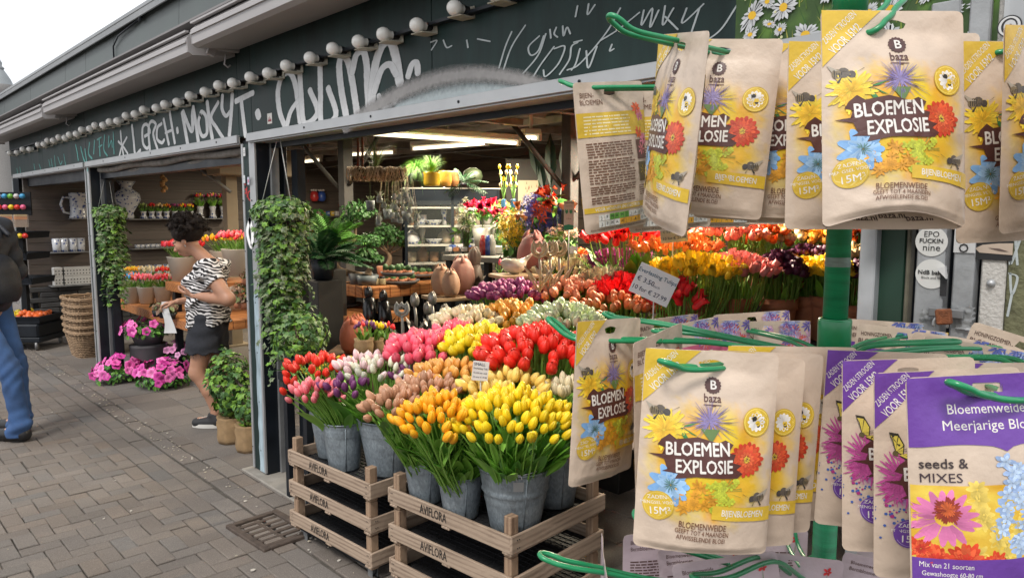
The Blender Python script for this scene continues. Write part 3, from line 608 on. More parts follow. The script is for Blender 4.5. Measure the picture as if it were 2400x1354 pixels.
sc = bpy.data.objects['scratched_panel']; mb = MB()
for P_ in [[(2375, 540), (2368, 620), (2392, 560)], [(2380, 560), (2385, 620)], [(2368, 640), (2372, 690), (2385, 650), (2365, 640)], [(2372, 690), (2362, 740)], [(2385, 520), (2382, 575)]]: stroke(mb, P_, 3, 1.84)
mb.obj('white_scrawl', spray('marker', (.5, .55, .56)), sc)
# padlock
t = thing('padlock', 'rusty padlock with steel shackle between the two grey posts', 'padlock', tuple(onX(2212, 742, 1.79)))
mb = MB(); mb.box((0, 0, 0), (.018, .030, .034), rot=(R(-8), 0, 0), bev=.003); mb.obj('lock_body', mat('rust', (.22, .075, .03), .75, metal=.2, var=.5, scale=60, bump=.4), t)
mb = MB(); mb.tube([(0, .012 * math.cos(a) * 1.15 + .006, -.006 + .017 * math.sin(a) - .012) for a in np.linspace(R(200), R(-20), 14)][::-1], .0035, 8); mb.obj('shackle', alu, t)
# hasp carrying it
mb = MB(); c_ = onX(2212, 735, 1.80); mb.box((c_[0] + .016, c_[1], c_[2] + .0), (.012, .07, .02), bev=.002); o = mb.obj('hasp', aluD, sp_)
# sticker on a far white sheet top right + metal edge
mb = MB(); a, b = onX(2348, 80, 1.80), onX(2560, 80, 1.80); mb.box((1.82, (a[1] + b[1]) / 2, 2.2), (.03, abs(a[1] - b[1]), .75)); o = mb.obj('metal_end_panel', mat('pale_metal', (.45, .46, .47), .4, metal=.3, var=.2, scale=3, stretch=(1, 8, .3))); tag(o, 'pale streaked metal panel right of the daisy banner', 'panel')
mb = MB(); c_ = onX(2366, 62, 1.803); disc(mb, c_, .022, dk); disc(mb, c_ + np.array([-.0006, 0, 0]), .0195, (.6, .6, .6)); disc(mb, c_ + np.array([-.0012, 0, 0]), .0145, dk, sq=1.1); disc(mb, c_ + np.array([-.0018, -.001, 0]), .011, (.55, .55, .55), sq=1.1); disc(mb, c_ + np.array([-.0024, -.002, .001]), .003, dk)
mb.obj('round_badge', VC, o)
# daisy banner: flat printed board
dY0, dY1 = onX(1727, 60, 1.85)[1], onX(2347, 60, 1.85)[1]
bn = thing('daisy_banner', 'printed banner of white daisies in green grass above the seed rack', 'banner', (0, 0, 0))
mb = MB(); mb.box((1.855, (dY0 + dY1) / 2, 2.33), (.02, dY0 - dY1, .82), mi=0)
mb.obj('backing_board', green, bn)
mb = MB(); XX = 1.8435; W_ = dY0 - dY1; gg = np.random.default_rng(12)
n1, n2 = 60, 60; yy, zz = np.meshgrid(np.linspace(0, W_, n1), np.linspace(0, .8, n2)); f = nz(yy, zz, 3, 6, 9)
cc = np.stack([.03 + .06 * np.clip(f, 0, 1), .07 + .12 * np.clip(f, 0, 1), .012 + .01 * np.clip(f, 0, 1)], -1).reshape(-1, 3)
mb.add(np.stack([np.full(n1 * n2, XX), dY0 - yy.ravel(), 1.93 + zz.ravel()], 1), [(j * n1 + i, (j + 1) * n1 + i, (j + 1) * n1 + i + 1, j * n1 + i + 1) for j in range(n2 - 1) for i in range(n1 - 1)], None, cc, 0, False)
for k in range(520):      # grass blades
    y, z = gg.uniform(.01, W_ - .01), gg.uniform(1.94, 2.68); a = gg.normal(0, .5); l_ = gg.uniform(.02, .06); w_ = .0018; col = np.array([(.10, .20, .02), (.2, .28, .04), (.03, .10, .015), (.3, .3, .06)][gg.integers(4)]) * gg.uniform(.6, 1.2)
    c_ = np.array([XX - .0006 - (k % 7) * .0001, dY0 - y, z]); e = EY * math.sin(a) * l_ + EZ * math.cos(a) * l_; s_ = EY * w_; mb.add([c_ - s_, c_ + s_, c_ + e], None, [(0, 1, 2)], col, 0, False)
dz = []
for k in range(120):
    for _ in range(30):
        y, z, r_ = gg.uniform(.03, W_ - .03), gg.uniform(1.97, 2.6), gg.uniform(.018, .042)
        if all((y - a) ** 2 + (z - b) ** 2 > (r_ + c_) ** 2 * .45 for a, b, c_ in dz): break
    dz.append((y, z, r_)); sq = gg.uniform(.55, 1); ro = gg.uniform(0, 6.28); base = np.array([XX - .0016 - k * .00006, dY0 - y, z]); sk = gg.normal(0, .25); n = 17
    for i in range(n):
        a = ro + i * 6.2832 / n + gg.normal(0, .06); L2 = r_ * gg.uniform(.8, 1.1); u_ = np.array([math.cos(a), math.sin(a) * sq + math.cos(a) * sk]); v_ = np.array([-math.sin(a), math.cos(a) * sq - math.sin(a) * sk]) * r_ * .13; t_ = gg.uniform(.7, 1)
        pts = [u_ * .2 * r_ + v_ * .5, u_ * .75 * L2 + v_, u_ * L2, u_ * .75 * L2 - v_, u_ * .2 * r_ - v_ * .5]
        mb.poly([base + EY * p[0] + EZ * p[1] for p in pts], 0, np.array((.62, .64, .66)) * t_)
    disc(mb, base + np.array([-.0002, 0, 0]), r_ * .30, (.7, .42, .02), 12, sq)
for k in range(60):
    y, z = gg.uniform(.01, W_ - .01), gg.uniform(1.94, 2.62); disc(mb, np.array([XX - .006, dY0 - y, z]), gg.uniform(.003, .006), (.6, .6, .35), 8)
mb.obj('banner_print', VC, bn)
# far-left background beyond the stall: building, dome, tree top
bgm = mat('far_brick', (.20, .17, .15), .8, var=.2); t = thing('town_building', 'pale terraced building with blue band far beyond the stall end', 'building', (1.2, 17.5, 0))
mb = MB(); mb.box((-.4, 0, 2.0), (3.0, 2, 4.0)); mb.obj('wall', mat('far_wall', (.36, .36, .37), .8, var=.1), t)
mb = MB(); 
for k in range(4):
    for j in range(3): mb.box((-1.5 + k * .75, -1.01, .9 + j * .9), (.45, .04, .6))
mb.obj('window', mat('far_window', (.08, .07, .10), .2, var=.2), t)
mb = MB(); mb.box((-.4, -1.02, .45), (3.0, .05, .12)); mb.obj('sign_band', mat('far_blue', (.04, .12, .35), .6), t)
# domed tower
D_ = 95.0; dm = thing('domed_tower', 'distant grey slate dome with a pointed finial at the left edge', 'tower', tuple(onz(8, 460, 0) * 0 + at(4, 215, D_) * np.array([1, 1, 0])))
zb = at(4, 215, D_)[2]; u_ = D_ / F
mb = MB(); mb.lathe([(28 * u_, zb - 30), (28 * u_, zb), (29 * u_, zb + .1), (28 * u_, zb + .8)], 16); mb.obj('drum', mat('far_stone', (.30, .29, .28), .8), dm)
mb = MB(); mb.lathe([(27 * u_, zb + .6), (26 * u_, zb + 12 * u_), (20 * u_, zb + 28 * u_), (12 * u_, zb + 42 * u_), (7 * u_, zb + 50 * u_)], 16); mb.obj('dome', mat('far_slate', (.22, .24, .25), .6), dm)
mb = MB(); mb.lathe([(7 * u_, zb + 50 * u_), (9 * u_, zb + 54 * u_), (4 * u_, zb + 58 * u_), (5 * u_, zb + 66 * u_), (1.5 * u_, zb + 72 * u_), (.5 * u_, zb + 95 * u_), (0, zb + 97 * u_)], 12); mb.obj('finial', mat('far_slate', (.2, .22, .22)), dm)
# ------------------------------------------------------------------ crates, buckets, tulips
cw = wood('crate_wood', (.38, .285, .21), (.20, .14, .10), 16, 1); cw0 = wood('crate_wood_x', (.38, .285, .21), (.20, .14, .10), 16, 0); cwz = wood('crate_wood_z', (.34, .23, .15), (.18, .11, .07), 16, 2)
meshm = mat('black_mesh', (.018, .018, .02), .6)
ink = mat('stencil_ink', (.02, .018, .017), .8)
rubber = mat('rubber', (.03, .032, .035), .6); 
def crate(z0, lx, ly, parent_name, label, M0, feet=False):
    """flower crate: lx across, ly long; near long side at x=0 facing -X, corner at origin"""
    t = thing('wooden_crate', label, 'crate', (M0[0], M0[1], z0), (0, 0, M0[2]), 'stacked wooden flower crates')
    h = .064; th = .013
    def P(c, d, name, m, lettering=False):
        mb = MB(); mb.box(c, d, rot=(0, random.gauss(0, .006), random.gauss(0, .004)), bev=.0025); o = mb.obj(name, m, t); return o
    b1 = P((0, ly / 2, .06), (th, ly, h), 'side_board', cw); P((lx, ly / 2, .06), (th, ly, h), 'side_board', cw)
    P((lx / 2, -.004, .06), (lx + th, th, h), 'end_board', cw0); P((lx / 2, ly + .004, .06), (lx + th, th, h), 'end_board', cw0)
    for x in (.028, lx - .028):
        for y in (.028, ly - .028): P((x, y, .078), (.040, .036, .150), 'corner_post', cwz)
    for y in (.02, ly - .02, ly / 2): P((lx / 2, y, .0225), (lx + .012, .045, .011), 'bottom_slat', cw0)
    for x in (.12, lx / 2, lx - .12): P((x, ly / 2, .0345), (.06, ly - .03, .008), 'floor_slat', cw)
    mb = MB(); mb.box((lx / 2, ly / 2, .041), (lx - .02, ly - .02, .002))
    for k in range(22): mb.box((lx / 2, .02 + k * (ly - .04) / 21, .0425), (lx - .03, .004, .003))
    for k in range(18): mb.box((.02 + k * (lx - .04) / 17, ly / 2, .0445), (.004, ly - .03, .003))
    mb.obj('mesh_floor', meshm, t)
    mb = MB(); text_on(mb, 'AVIFLORA', (-.0078, ly * .60, .060), (0, -1, 0), (0, 0, 1), .052, width=.155, bold=.008)
    for y in (.012, .02, ly - .012, ly - .02):
        for z in (.045, .075): mb.tube([(-.007, y, z), (-.0078, y, z)], .0022, 6)
    for x in (.02, .03, lx - .02):
        for z in (.045, .075): mb.tube([(x, -.010, z), (x, -.0115, z)], .0025, 6)
    mb.obj('stencil', ink, b1)
    return t
def stack(corner, ang, lx, ly, tops, which):
    for k, zt in enumerate(tops):
        crate(zt - .092, lx, ly, '', ['top', 'second', 'third', 'fourth'][k] + ' wooden flower crate of the %s stack' % which + [', holding the galvanised buckets', ' from the top', ' from the top', ' from the top'][k], (*corner, ang))
    c, s = math.cos(ang), math.sin(ang); zb = tops[-1] - .092
    dl = thing('dolly', 'low black wheeled dolly under the %s stack of crates' % which, 'dolly', (*corner, 0), (0, 0, ang)); mb = MB()
    zb -= .0; mb.box((lx / 2, ly / 2, zb + .005), (lx - .04, ly - .04, .014)); mb.obj('frame', black, dl)
    for x in (.05, lx - .05):
        for y in (.06, ly - .06):
            m2 = MB(); m2.box((x, y, zb - .008), (.05, .05, .006)); 
            for s_ in (-1, 1): m2.box((x + s_ * .014, y, zb - .032), (.004, .034, .05), bev=.002)
            o = m2.obj('caster', aluD, dl); m2 = MB(); m2.lathe([(0, -.011), (.022, -.011), (.026, -.008), (.026, .008), (.022, .011), (0, .011)], 16, M=xf((x, y + .006, .0265), (0, R(90), 0))); m2.obj('wheel', rubber, o)
stack((1.695, 1.815), R(4.3), .54, .68, (.46, .308, .156), 'right')
stack((1.625, 2.62), R(3.2), .50, .655, (.445, .293, .141), 'left')
# galvanised buckets
def galv(name, c, rib=1):
    if name in _m: return _m[name]
    m = mat(name, c, .5, metal=.45, var=.28, scale=16, bump=.12, detail=8); t = m.node_tree; b = t.nodes['Principled BSDF']
    v = t.nodes.new('ShaderNodeTexVoronoi'); v.inputs['Scale'].default_value = 150; tc = t.nodes.new('ShaderNodeTexCoord'); mp = t.nodes.new('ShaderNodeMapping'); mp.inputs['Scale'].default_value = (1, 1, .5); t.links.new(tc.outputs['Object'], mp.inputs[0]); t.links.new(mp.outputs[0], v.inputs['Vector'])
    vm = [n for n in t.nodes if n.type == 'VECT_MATH'][0]; mr = t.nodes.new('ShaderNodeMapRange'); sp = t.nodes.new('ShaderNodeSeparateColor'); t.links.new(v.outputs['Color'], sp.inputs[0]); t.links.new(sp.outputs[0], mr.inputs['Value']); mr.inputs['To Min'].default_value = .78; mr.inputs['To Max'].default_value = 1.12
    v2 = t.nodes.new('ShaderNodeVectorMath'); v2.operation = 'SCALE'; t.links.new(vm.outputs[0], v2.inputs[0]); t.links.new(mr.outputs[0], v2.inputs['Scale']); t.links.new(v2.outputs[0], b.inputs['Base Color']); return m
GA = galv('galvanised', (.25, .29, .32)); GB = galv('galvanised_smooth', (.28, .325, .36))
def bucket(c, zr, rr, rb, h, label, ribs=False, handle=False, m=GB, tilt=(0, 0, 0)):
    t = thing('metal_bucket', label, 'bucket', (c[0], c[1], zr - h), tilt); mb = MB(); pr = []
    N = 26
    for i in range(N + 1):
        f = i / N; r_ = rb + (rr - rb) * f
        if ribs: r_ += .006 * max(0, math.cos((f - .66) * 70)) * (abs(f - .66) < .07) + .002 * (abs(f - .5) < .015)
        else: r_ += .0028 * (abs(f - .78) < .02) + .0028 * (abs(f - .84) < .02)
        pr.append((r_, f * h))
    pr = [(0, .004), (rb, .004)] + pr + [(rr + .003, h), (rr + .005, h + .003), (rr + .003, h + .006), (rr - .001, h + .004), (rr - .002, h - .01), (rb - .003, .012), (0, .012)]
    mb.lathe(pr, 48); mb.box((0, 0, h * .5), (.002, .002, .002)); o = mb.obj('pail', m, t)
    mb = MB(); a = R(-115); sl_ = (rr - rb) / h; mb.tube([((rb + .001) * math.cos(a), (rb + .001) * math.sin(a), .01), ((rr + .001) * math.cos(a), (rr + .001) * math.sin(a), h - .01)], .0022, 6); mb.obj('seam', m, t)
    if handle:
        mb = MB(); a0 = R(-128); e = np.array([math.cos(a0), math.sin(a0)]); b_ = np.array([-e[1], e[0]])
        pts = [np.array([*(e * rr), h - .012])]
        for k in range(10): q_ = k / 9 * math.pi * 1.6; pts.append(np.array([*(e * (rr + .006 + .012 * math.sin(q_))), h + .004 + .012 * (1 - math.cos(q_)) * .6]))
        mb.tube([np.array([*(e * (rr + .004)), h - .014]) + np.array([*(b_ * .010 * math.cos(q_)), .013 + .011 * math.sin(q_)]) for q_ in np.linspace(-.5, 4.2, 14)], .0032, 8)
        mb.tube([np.array([*(rr * 1.01 * (e * math.cos(q_) + b_ * math.sin(q_))), h + .006 + .012 * math.sin(q_ * 2)]) for q_ in np.linspace(.1, math.pi * .9, 24)], .0026, 8); mb.obj('handle', alu, t)
        mb = MB(); 
        for q_ in np.linspace(-.14, .14, 6)[:-1]:
            def pt(q1, z): return [*((rr + .0022 - (h - z) * sl_) * (e * math.cos(q1) + b_ * math.sin(q1))), z]
            mb.add([pt(q_, h - .055), pt(q_ + .056, h - .055), pt(q_ + .056, h - .018), pt(q_, h - .018)], [(0, 1, 2, 3)])
        mb.obj('ear_plate', alu, t)
    return t
bk = {}
def onv(X, Y, py):      # height on the vertical line X, Y seen at photo row py
    lo, hi = -1.0, 3.0
    for _ in range(40):
        m_ = (lo + hi) / 2; v = np.array([X, Y, m_]) - CAM; y_ = CY - F * (v @ up) / (v @ fw)
        if y_ > py: lo = m_
        else: hi = m_
    return lo
FR, FL = .4135, .3985
bucket_defs = [('y', 1.835, 1.945, 1088, .137, .092, FR, 'ribbed galvanised bucket with a wire handle at the front crate corner', dict(ribs=True, handle=True, m=GA)),
    ('o', 1.752, 2.165, 1108, .090, .066, FR, 'plain grey bucket of orange tulips, left of the ribbed handled bucket', {}),
    ('t', 1.748, 2.385, 1066, .092, .066, FR, 'grey bucket of tan tulips at the left end of the right crate', {}),
    ('c', 2.105, 2.0, 1046, .115, .080, FR, 'dark galvanised bucket of cream tulips behind the handled bucket', dict(m=GA)),
    ('w', 1.845, 2.80, 976, .142, .095, FL, 'wide grey bucket of white and purple tulips in the left crate', {}),
    ('p', 1.715, 2.98, 985, .098, .070, FL, 'narrow grey bucket of pink tulips in the middle of the left crate', {}),
    ('r', 1.765, 3.17, 946, .112, .072, FL, 'tall pale grey bucket of red tulips at the back of the left crate', {})]
bucket_defs = [(k, x, y, onv(x, y, py), rr, rb, onv(x, y, py) - f, lb, kw) for k, x, y, py, rr, rb, f, lb, kw in bucket_defs]
def B(key, X, Y, z, *a, **k): bk[key] = np.array([X, Y, z]); bucket(bk[key], z, *a, **k)
for k_, px, py, z, rr, rb, h, lb, kw in bucket_defs: B(k_, px, py, z, rr, rb, h, lb, **kw)
# tulip heads
def head(kind, cols, n=12, seed=0):
    """cols: main, edge/tip, base"""
    g = np.random.default_rng(seed); main, tip, base = [np.array(c) for c in cols]; mb = MB(); th = np.arange(n) * 2 * np.pi / n
    def shell(prof, lob, ph, tipamp, flare=0, spike=0):
        K = len(prof); V = []; C = []
        for i, (r, z) in enumerate(prof):
            f = i / (K - 1); c3 = np.cos(3 * (th + ph)); rr = r * (1 + lob * c3 * (.4 + f)) ; zz = z + tipamp * f * f * f * c3
            if spike and i == K - 1: zz = zz + spike * g.uniform(-.5, 1, n); rr = rr * g.uniform(.8, 1.25, n)
            x, y = rr * np.cos(th), rr * np.sin(th); V.append(np.stack([x, y, zz + 0 * x], 1))
            a = np.clip((f - .55) * 2, 0, 1)[None] if False else np.full(n, max(0, (f - .45) * 1.8)); a = np.clip(a, 0, 1)[:, None]; b = np.full((n, 1), max(0, 1 - f * 3.2)) * .8; stripe = (.5 - .5 * c3)[:, None] * .35
            c = (main * (1 - a) + tip * a) * g.uniform(.93, 1.07, (n, 1)); c = c * (1 - stripe) + (tip * .8) * stripe; c = c * (1 - b) + base * b; C.append(c)
        Q = [(i * n + j, i * n + (j + 1) % n, (i + 1) * n + (j + 1) % n, (i + 1) * n + j) for i in range(K - 1) for j in range(n)]
        mb.add(np.concatenate(V), Q, None, np.clip(np.concatenate(C), 0, 1))
    if kind == 'bud':
        shell([(.05, 0), (.19, .06), (.265, .22), (.285, .4), (.262, .6), (.20, .79), (.11, .93), (.02, 1.0)], .13, 0, .07)
        shell([(.05, .02), (.17, .08), (.25, .24), (.27, .42), (.255, .6), (.205, .78), (.13, .90), (.02, .97)], -.16, 0, -.06)
    elif kind == 'cup':
        shell([(.07, 0), (.28, .05), (.36, .2), (.39, .42), (.35, .68), (.25, .88), (.10, 1.02)], .14, 0, .08)
        shell([(.05, .02), (.26, .08), (.32, .25), (.36, .45), (.33, .7), (.22, .88), (.02, .97)], -.16, .1, -.07)
    elif kind == 'fringe':
        shell([(.05, 0), (.24, .08), (.34, .28), (.33, .5), (.3, .75), (.36, 1.0)], .12, 0, .05, spike=.28); shell([(.04, 0), (.2, .1), (.28, .3), (.27, .55), (.22, .8), (.2, 1.0)], -.1, .3, .05, spike=.25)
    elif kind == 'peony':
        shell([(.07, 0), (.32, .05), (.47, .22), (.5, .45), (.46, .66), (.42, .75)], .10, 0, .08, spike=.06); shell([(.05, .05), (.3, .15), (.38, .4), (.35, .66), (.28, .8)], .14, .5, .06, spike=.08); shell([(.05, .1), (.2, .3), (.22, .6), (.14, .84)], -.2, .2, .05, spike=.06); shell([(.05, .5), (.1, .75), (.02, .8)], .1, 0, 0)
    elif kind == 'lily':
        shell([(.05, 0), (.2, .1), (.27, .3), (.24, .6), (.28, .85), (.42, 1.05)], .25, 0, .16); shell([(.04, 0), (.18, .12), (.24, .32), (.22, .6), (.2, .85), (.22, 1.0)], -.25, 0, -.12)
    return mb
def leafblade(n=5, w=.12, col=(.09, .2, .03)):
    """unit blade from origin bending up to z=1"""
    mb = MB(); V = []; C = []
    for i in range(n + 1):
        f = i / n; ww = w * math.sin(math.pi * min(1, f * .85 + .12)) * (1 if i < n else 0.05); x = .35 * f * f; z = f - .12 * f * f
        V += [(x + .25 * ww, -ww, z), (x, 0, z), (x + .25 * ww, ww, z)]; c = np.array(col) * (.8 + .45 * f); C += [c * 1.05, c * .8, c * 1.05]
    mb.add(V, [(3 * i + a, 3 * i + a + 1, 3 * i + a + 4, 3 * i + a + 3) for i in range(n) for a in (0, 1)], None, np.clip(C, 0, 1)); return mb
YEL = ((.93, .62, .008), (.95, .72, .02), (.55, .62, .03)); ORG = ((.92, .36, .008), (.95, .52, .01), (.8, .5, .03)); TAN = ((.46, .22, .12), (.55, .30, .18), (.35, .25, .1))
LYE = ((.85, .55, .10), (.88, .65, .18), (.6, .5, .1)); CRM = ((.72, .60, .36), (.78, .68, .46), (.6, .58, .28)); GOR = ((.75, .33, .05), (.80, .42, .10), (.55, .35, .06))
PNK = ((.80, .10, .14), (.85, .30, .32), (.72, .45, .30)); REDL = ((.72, .02, .010), (.8, .05, .02), (.5, .1, .02)); PUR = ((.12, .02, .10), (.20, .05, .16), (.10, .06, .08)); WHG = ((.72, .72, .5), (.78, .76, .66), (.42, .6, .12)); LPK = ((.75, .45, .47), (.80, .62, .60), (.6, .55, .35))
HPK = ((.88, .06, .13), (.9, .16, .22), (.7, .25, .2)); YL2 = ((.88, .66, .01), (.92, .74, .03), (.6, .6, .03)); RD2 = ((.80, .015, .008), (.85, .04, .02), (.5, .05, .01)); ORC = ((.80, .34, .03), (.85, .44, .07), (.6, .35, .05))
WGR = ((.62, .72, .42), (.68, .78, .52), (.5, .62, .3)); MAG = ((.26, .03, .15), (.34, .06, .2), (.2, .05, .1)); SAL = ((.68, .22, .12), (.75, .32, .2), (.5, .25, .12)); RUS = ((.50, .14, .05), (.62, .2, .08), (.4, .15, .05))
YF = ((.85, .55, .02), (.9, .62, .04), (.6, .5, .03)); PF = ((.78, .24, .24), (.82, .32, .3), (.6, .4, .25)); DP = ((.06, .008, .035), (.10, .015, .06), (.05, .01, .03)); RF = ((.78, .015, .02), (.85, .03, .04), (.6, .03, .02)); OL = ((.72, .22, .06), (.8, .3, .1), (.5, .25, .06))
CP = ((.78, .20, .14), (.85, .32, .24), (.6, .25, .15)); CYP = ((.85, .62, .3), (.88, .70, .42), (.6, .5, .2)); PF2 = ((.40, .05, .24), (.5, .1, .34), (.3, .06, .16)); RO = ((.85, .12, .02), (.9, .18, .03), (.6, .15, .03)); CF = ((.75, .66, .42), (.8, .72, .5), (.55, .5, .25))
def clus(n, px, py, d, hw, dome, g, dens=1.0):
    """head positions: a domed round canopy centred at photo pixel (px,py), d metres ahead"""
    c = at(px, py, d); Rc = hw * d / F; P = []
    for i in range(n):
        r_ = math.sqrt((i + .5) / n); a = i * 2.39996 + g.normal(0, .12)
        x, y = Rc * r_ * math.cos(a) + g.normal(0, Rc * .05), Rc * r_ * math.sin(a) + g.normal(0, Rc * .05); P.append((x, y, dome * (1 - r_ * r_) + g.normal(0, .010)))
    return c, Rc, np.array(P)
def headmats(base, P, Rc, g, size, lean=1.0):
    M = []
    for p in P:
        rr = math.hypot(p[0], p[1]); a = math.atan2(p[1], p[0]); tl = (rr / Rc) ** 1.5 * .75 * lean + abs(g.normal(0, .10)); a += g.normal(0, .25)
        M.append(xf(base + p, (0, 0, a)) @ xf(rot=(0, tl, 0)) @ xf(rot=(0, 0, g.uniform(0, 6.28)), sc=size * g.uniform(.88, 1.1)))
    return M
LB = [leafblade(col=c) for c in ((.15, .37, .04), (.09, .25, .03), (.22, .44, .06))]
STEMC = (.20, .38, .06)
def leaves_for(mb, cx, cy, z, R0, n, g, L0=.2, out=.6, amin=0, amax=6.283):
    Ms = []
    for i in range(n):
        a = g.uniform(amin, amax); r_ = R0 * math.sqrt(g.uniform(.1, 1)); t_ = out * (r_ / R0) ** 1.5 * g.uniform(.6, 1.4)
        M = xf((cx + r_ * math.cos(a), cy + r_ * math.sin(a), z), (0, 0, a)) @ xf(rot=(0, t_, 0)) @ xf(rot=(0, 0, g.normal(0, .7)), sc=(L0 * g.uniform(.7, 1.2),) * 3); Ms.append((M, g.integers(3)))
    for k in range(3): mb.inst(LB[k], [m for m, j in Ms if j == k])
# --- the front tulips, one object each
def single(key, n, px, py, d, hw, dome, cols, size, label, seed, kind='bud', group=None, nleaf=26, lean=1.0, shift=0):
    g = np.random.default_rng(seed); c, Rc, P = clus(n, px, py, d, hw, dome, g); Ms = headmats(c, P, Rc, g, size, lean); b = bk[key]
    hm = [head(kind, tuple(tuple(np.clip(np.array(cc) * k_, 0, 1)) for cc in cols), seed=seed + j).mesh('bloom', PETAL) for j, k_ in enumerate((1, .88, 1.08))]
    grp = group or label
    rr = [d_ for d_ in bucket_defs if d_[0] == key][0][4]
    for i, M in enumerate(Ms):
        p = M[:3, 3]; up_ = M[:3, 2] / np.linalg.norm(M[:3, 2]); q_ = np.array([b[0], b[1], b[2] - .10]) + np.array([P[i][0], P[i][1], 0]) / Rc * rr * .62
        t_ = np.linspace(0, 1, 7)[:, None]; ctl = p - up_ * .10; pts = (1 - t_) ** 2 * q_ + 2 * t_ * (1 - t_) * ctl + t_ ** 2 * p
        mb = MB(); mb.tube(pts - p, .0032, 6, col=STEMC); o = mb.obj('tulip', GREENLEAF, None, tuple(p)); tag(o, label, 'tulip', grp)
        h = bpy.data.objects.new('bloom', hm[i % 3]); COL.objects.link(h); h.parent = o; M2 = M.copy(); M2[:3, 3] = 0; h.matrix_local = Matrix(M2.tolist())
        mb = MB(); a = g.uniform(0, 6.28); k_ = 2 if i % 3 else 3
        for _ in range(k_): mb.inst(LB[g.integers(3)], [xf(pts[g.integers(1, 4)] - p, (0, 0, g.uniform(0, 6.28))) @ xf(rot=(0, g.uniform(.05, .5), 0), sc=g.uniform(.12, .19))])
        l_ = mb.obj('leaf', GREENLEAF, o)
    # loose leaves over the rim belong to the bunch
    mb = MB(); leaves_for(mb, 0, 0, 0, rr * .93, int(nleaf * 1.7), g, .19, .5); o = mb.obj('tulip_leaves', GREENLEAF, None, (b[0], b[1], b[2] - .02)); tag(o, 'mass of green leaves round the rim under the ' + label.split(' tulip')[0] + ' tulips', 'leaves', kind='stuff')
single('y', 136, 1197, 1000, 2.70, 138, .10, YEL, .050, 'bright yellow tulip in the ribbed handled bucket', 1, nleaf=100)
single('o', 76, 1022, 1003, 2.70, 88, .095, ORG, .0495, 'orange tulip in the plain bucket left of the handled one', 2, nleaf=80)
single('t', 40, 925, 968, 2.82, 68, .06, TAN, .050, 'tan brown tulip leaning from the left bucket of the right crate', 3, nleaf=50, lean=1.3)
single('c', 46, 1318, 948, 2.98, 80, .06, CRM, .051, 'cream tulip in the dark bucket behind the handled one', 4, nleaf=50)
# --- every further tulip behind them, one mass
mass = MB(); potm = []; g = np.random.default_rng(77); _hc = {}
def more(n, px, py, d, hw, dome, cols, size, kind, stemz=.22, leaf=14, lean=1.0, key=None):
    c, Rc, P = clus(n, px, py, d, hw, dome, g); Ms = headmats(c, P, Rc, g, size, lean)
    for j in range(3): mass.inst(head(kind, cols, n=10, seed=j), Ms[j::3], [np.full(3, 1 + .10 * g.normal()) for _ in Ms[j::3]], mi=0)
    for M, p in zip(Ms, P):
        q_ = c + np.array([p[0] * .45, p[1] * .45, -stemz]) if not key else bk[key] + np.array([p[0], p[1], 0]) / Rc * .06 - np.array([0, 0, .08]); mass.tube([q_, (q_ + M[:3, 3]) / 2 + np.array([p[0] * .12, p[1] * .12, .02]), M[:3, 3]], .0032, 4, mi=1, col=np.array(STEMC) * .8, cap=False)
    if key: leaves_for(mass_l, *bk[key][:2], bk[key][2] - .03, .09, leaf * 2, g, .2, .5)
    elif px > 1525: leaves_for(mass_l, c[0], c[1], c[2] - stemz * .50, .075, leaf, g, stemz * .5, .45)
    else: leaves_for(mass_l, c[0], c[1], c[2] - stemz, Rc * .62, leaf, g, stemz * 1.0, .5)
    return c, Rc
mass_l = MB()
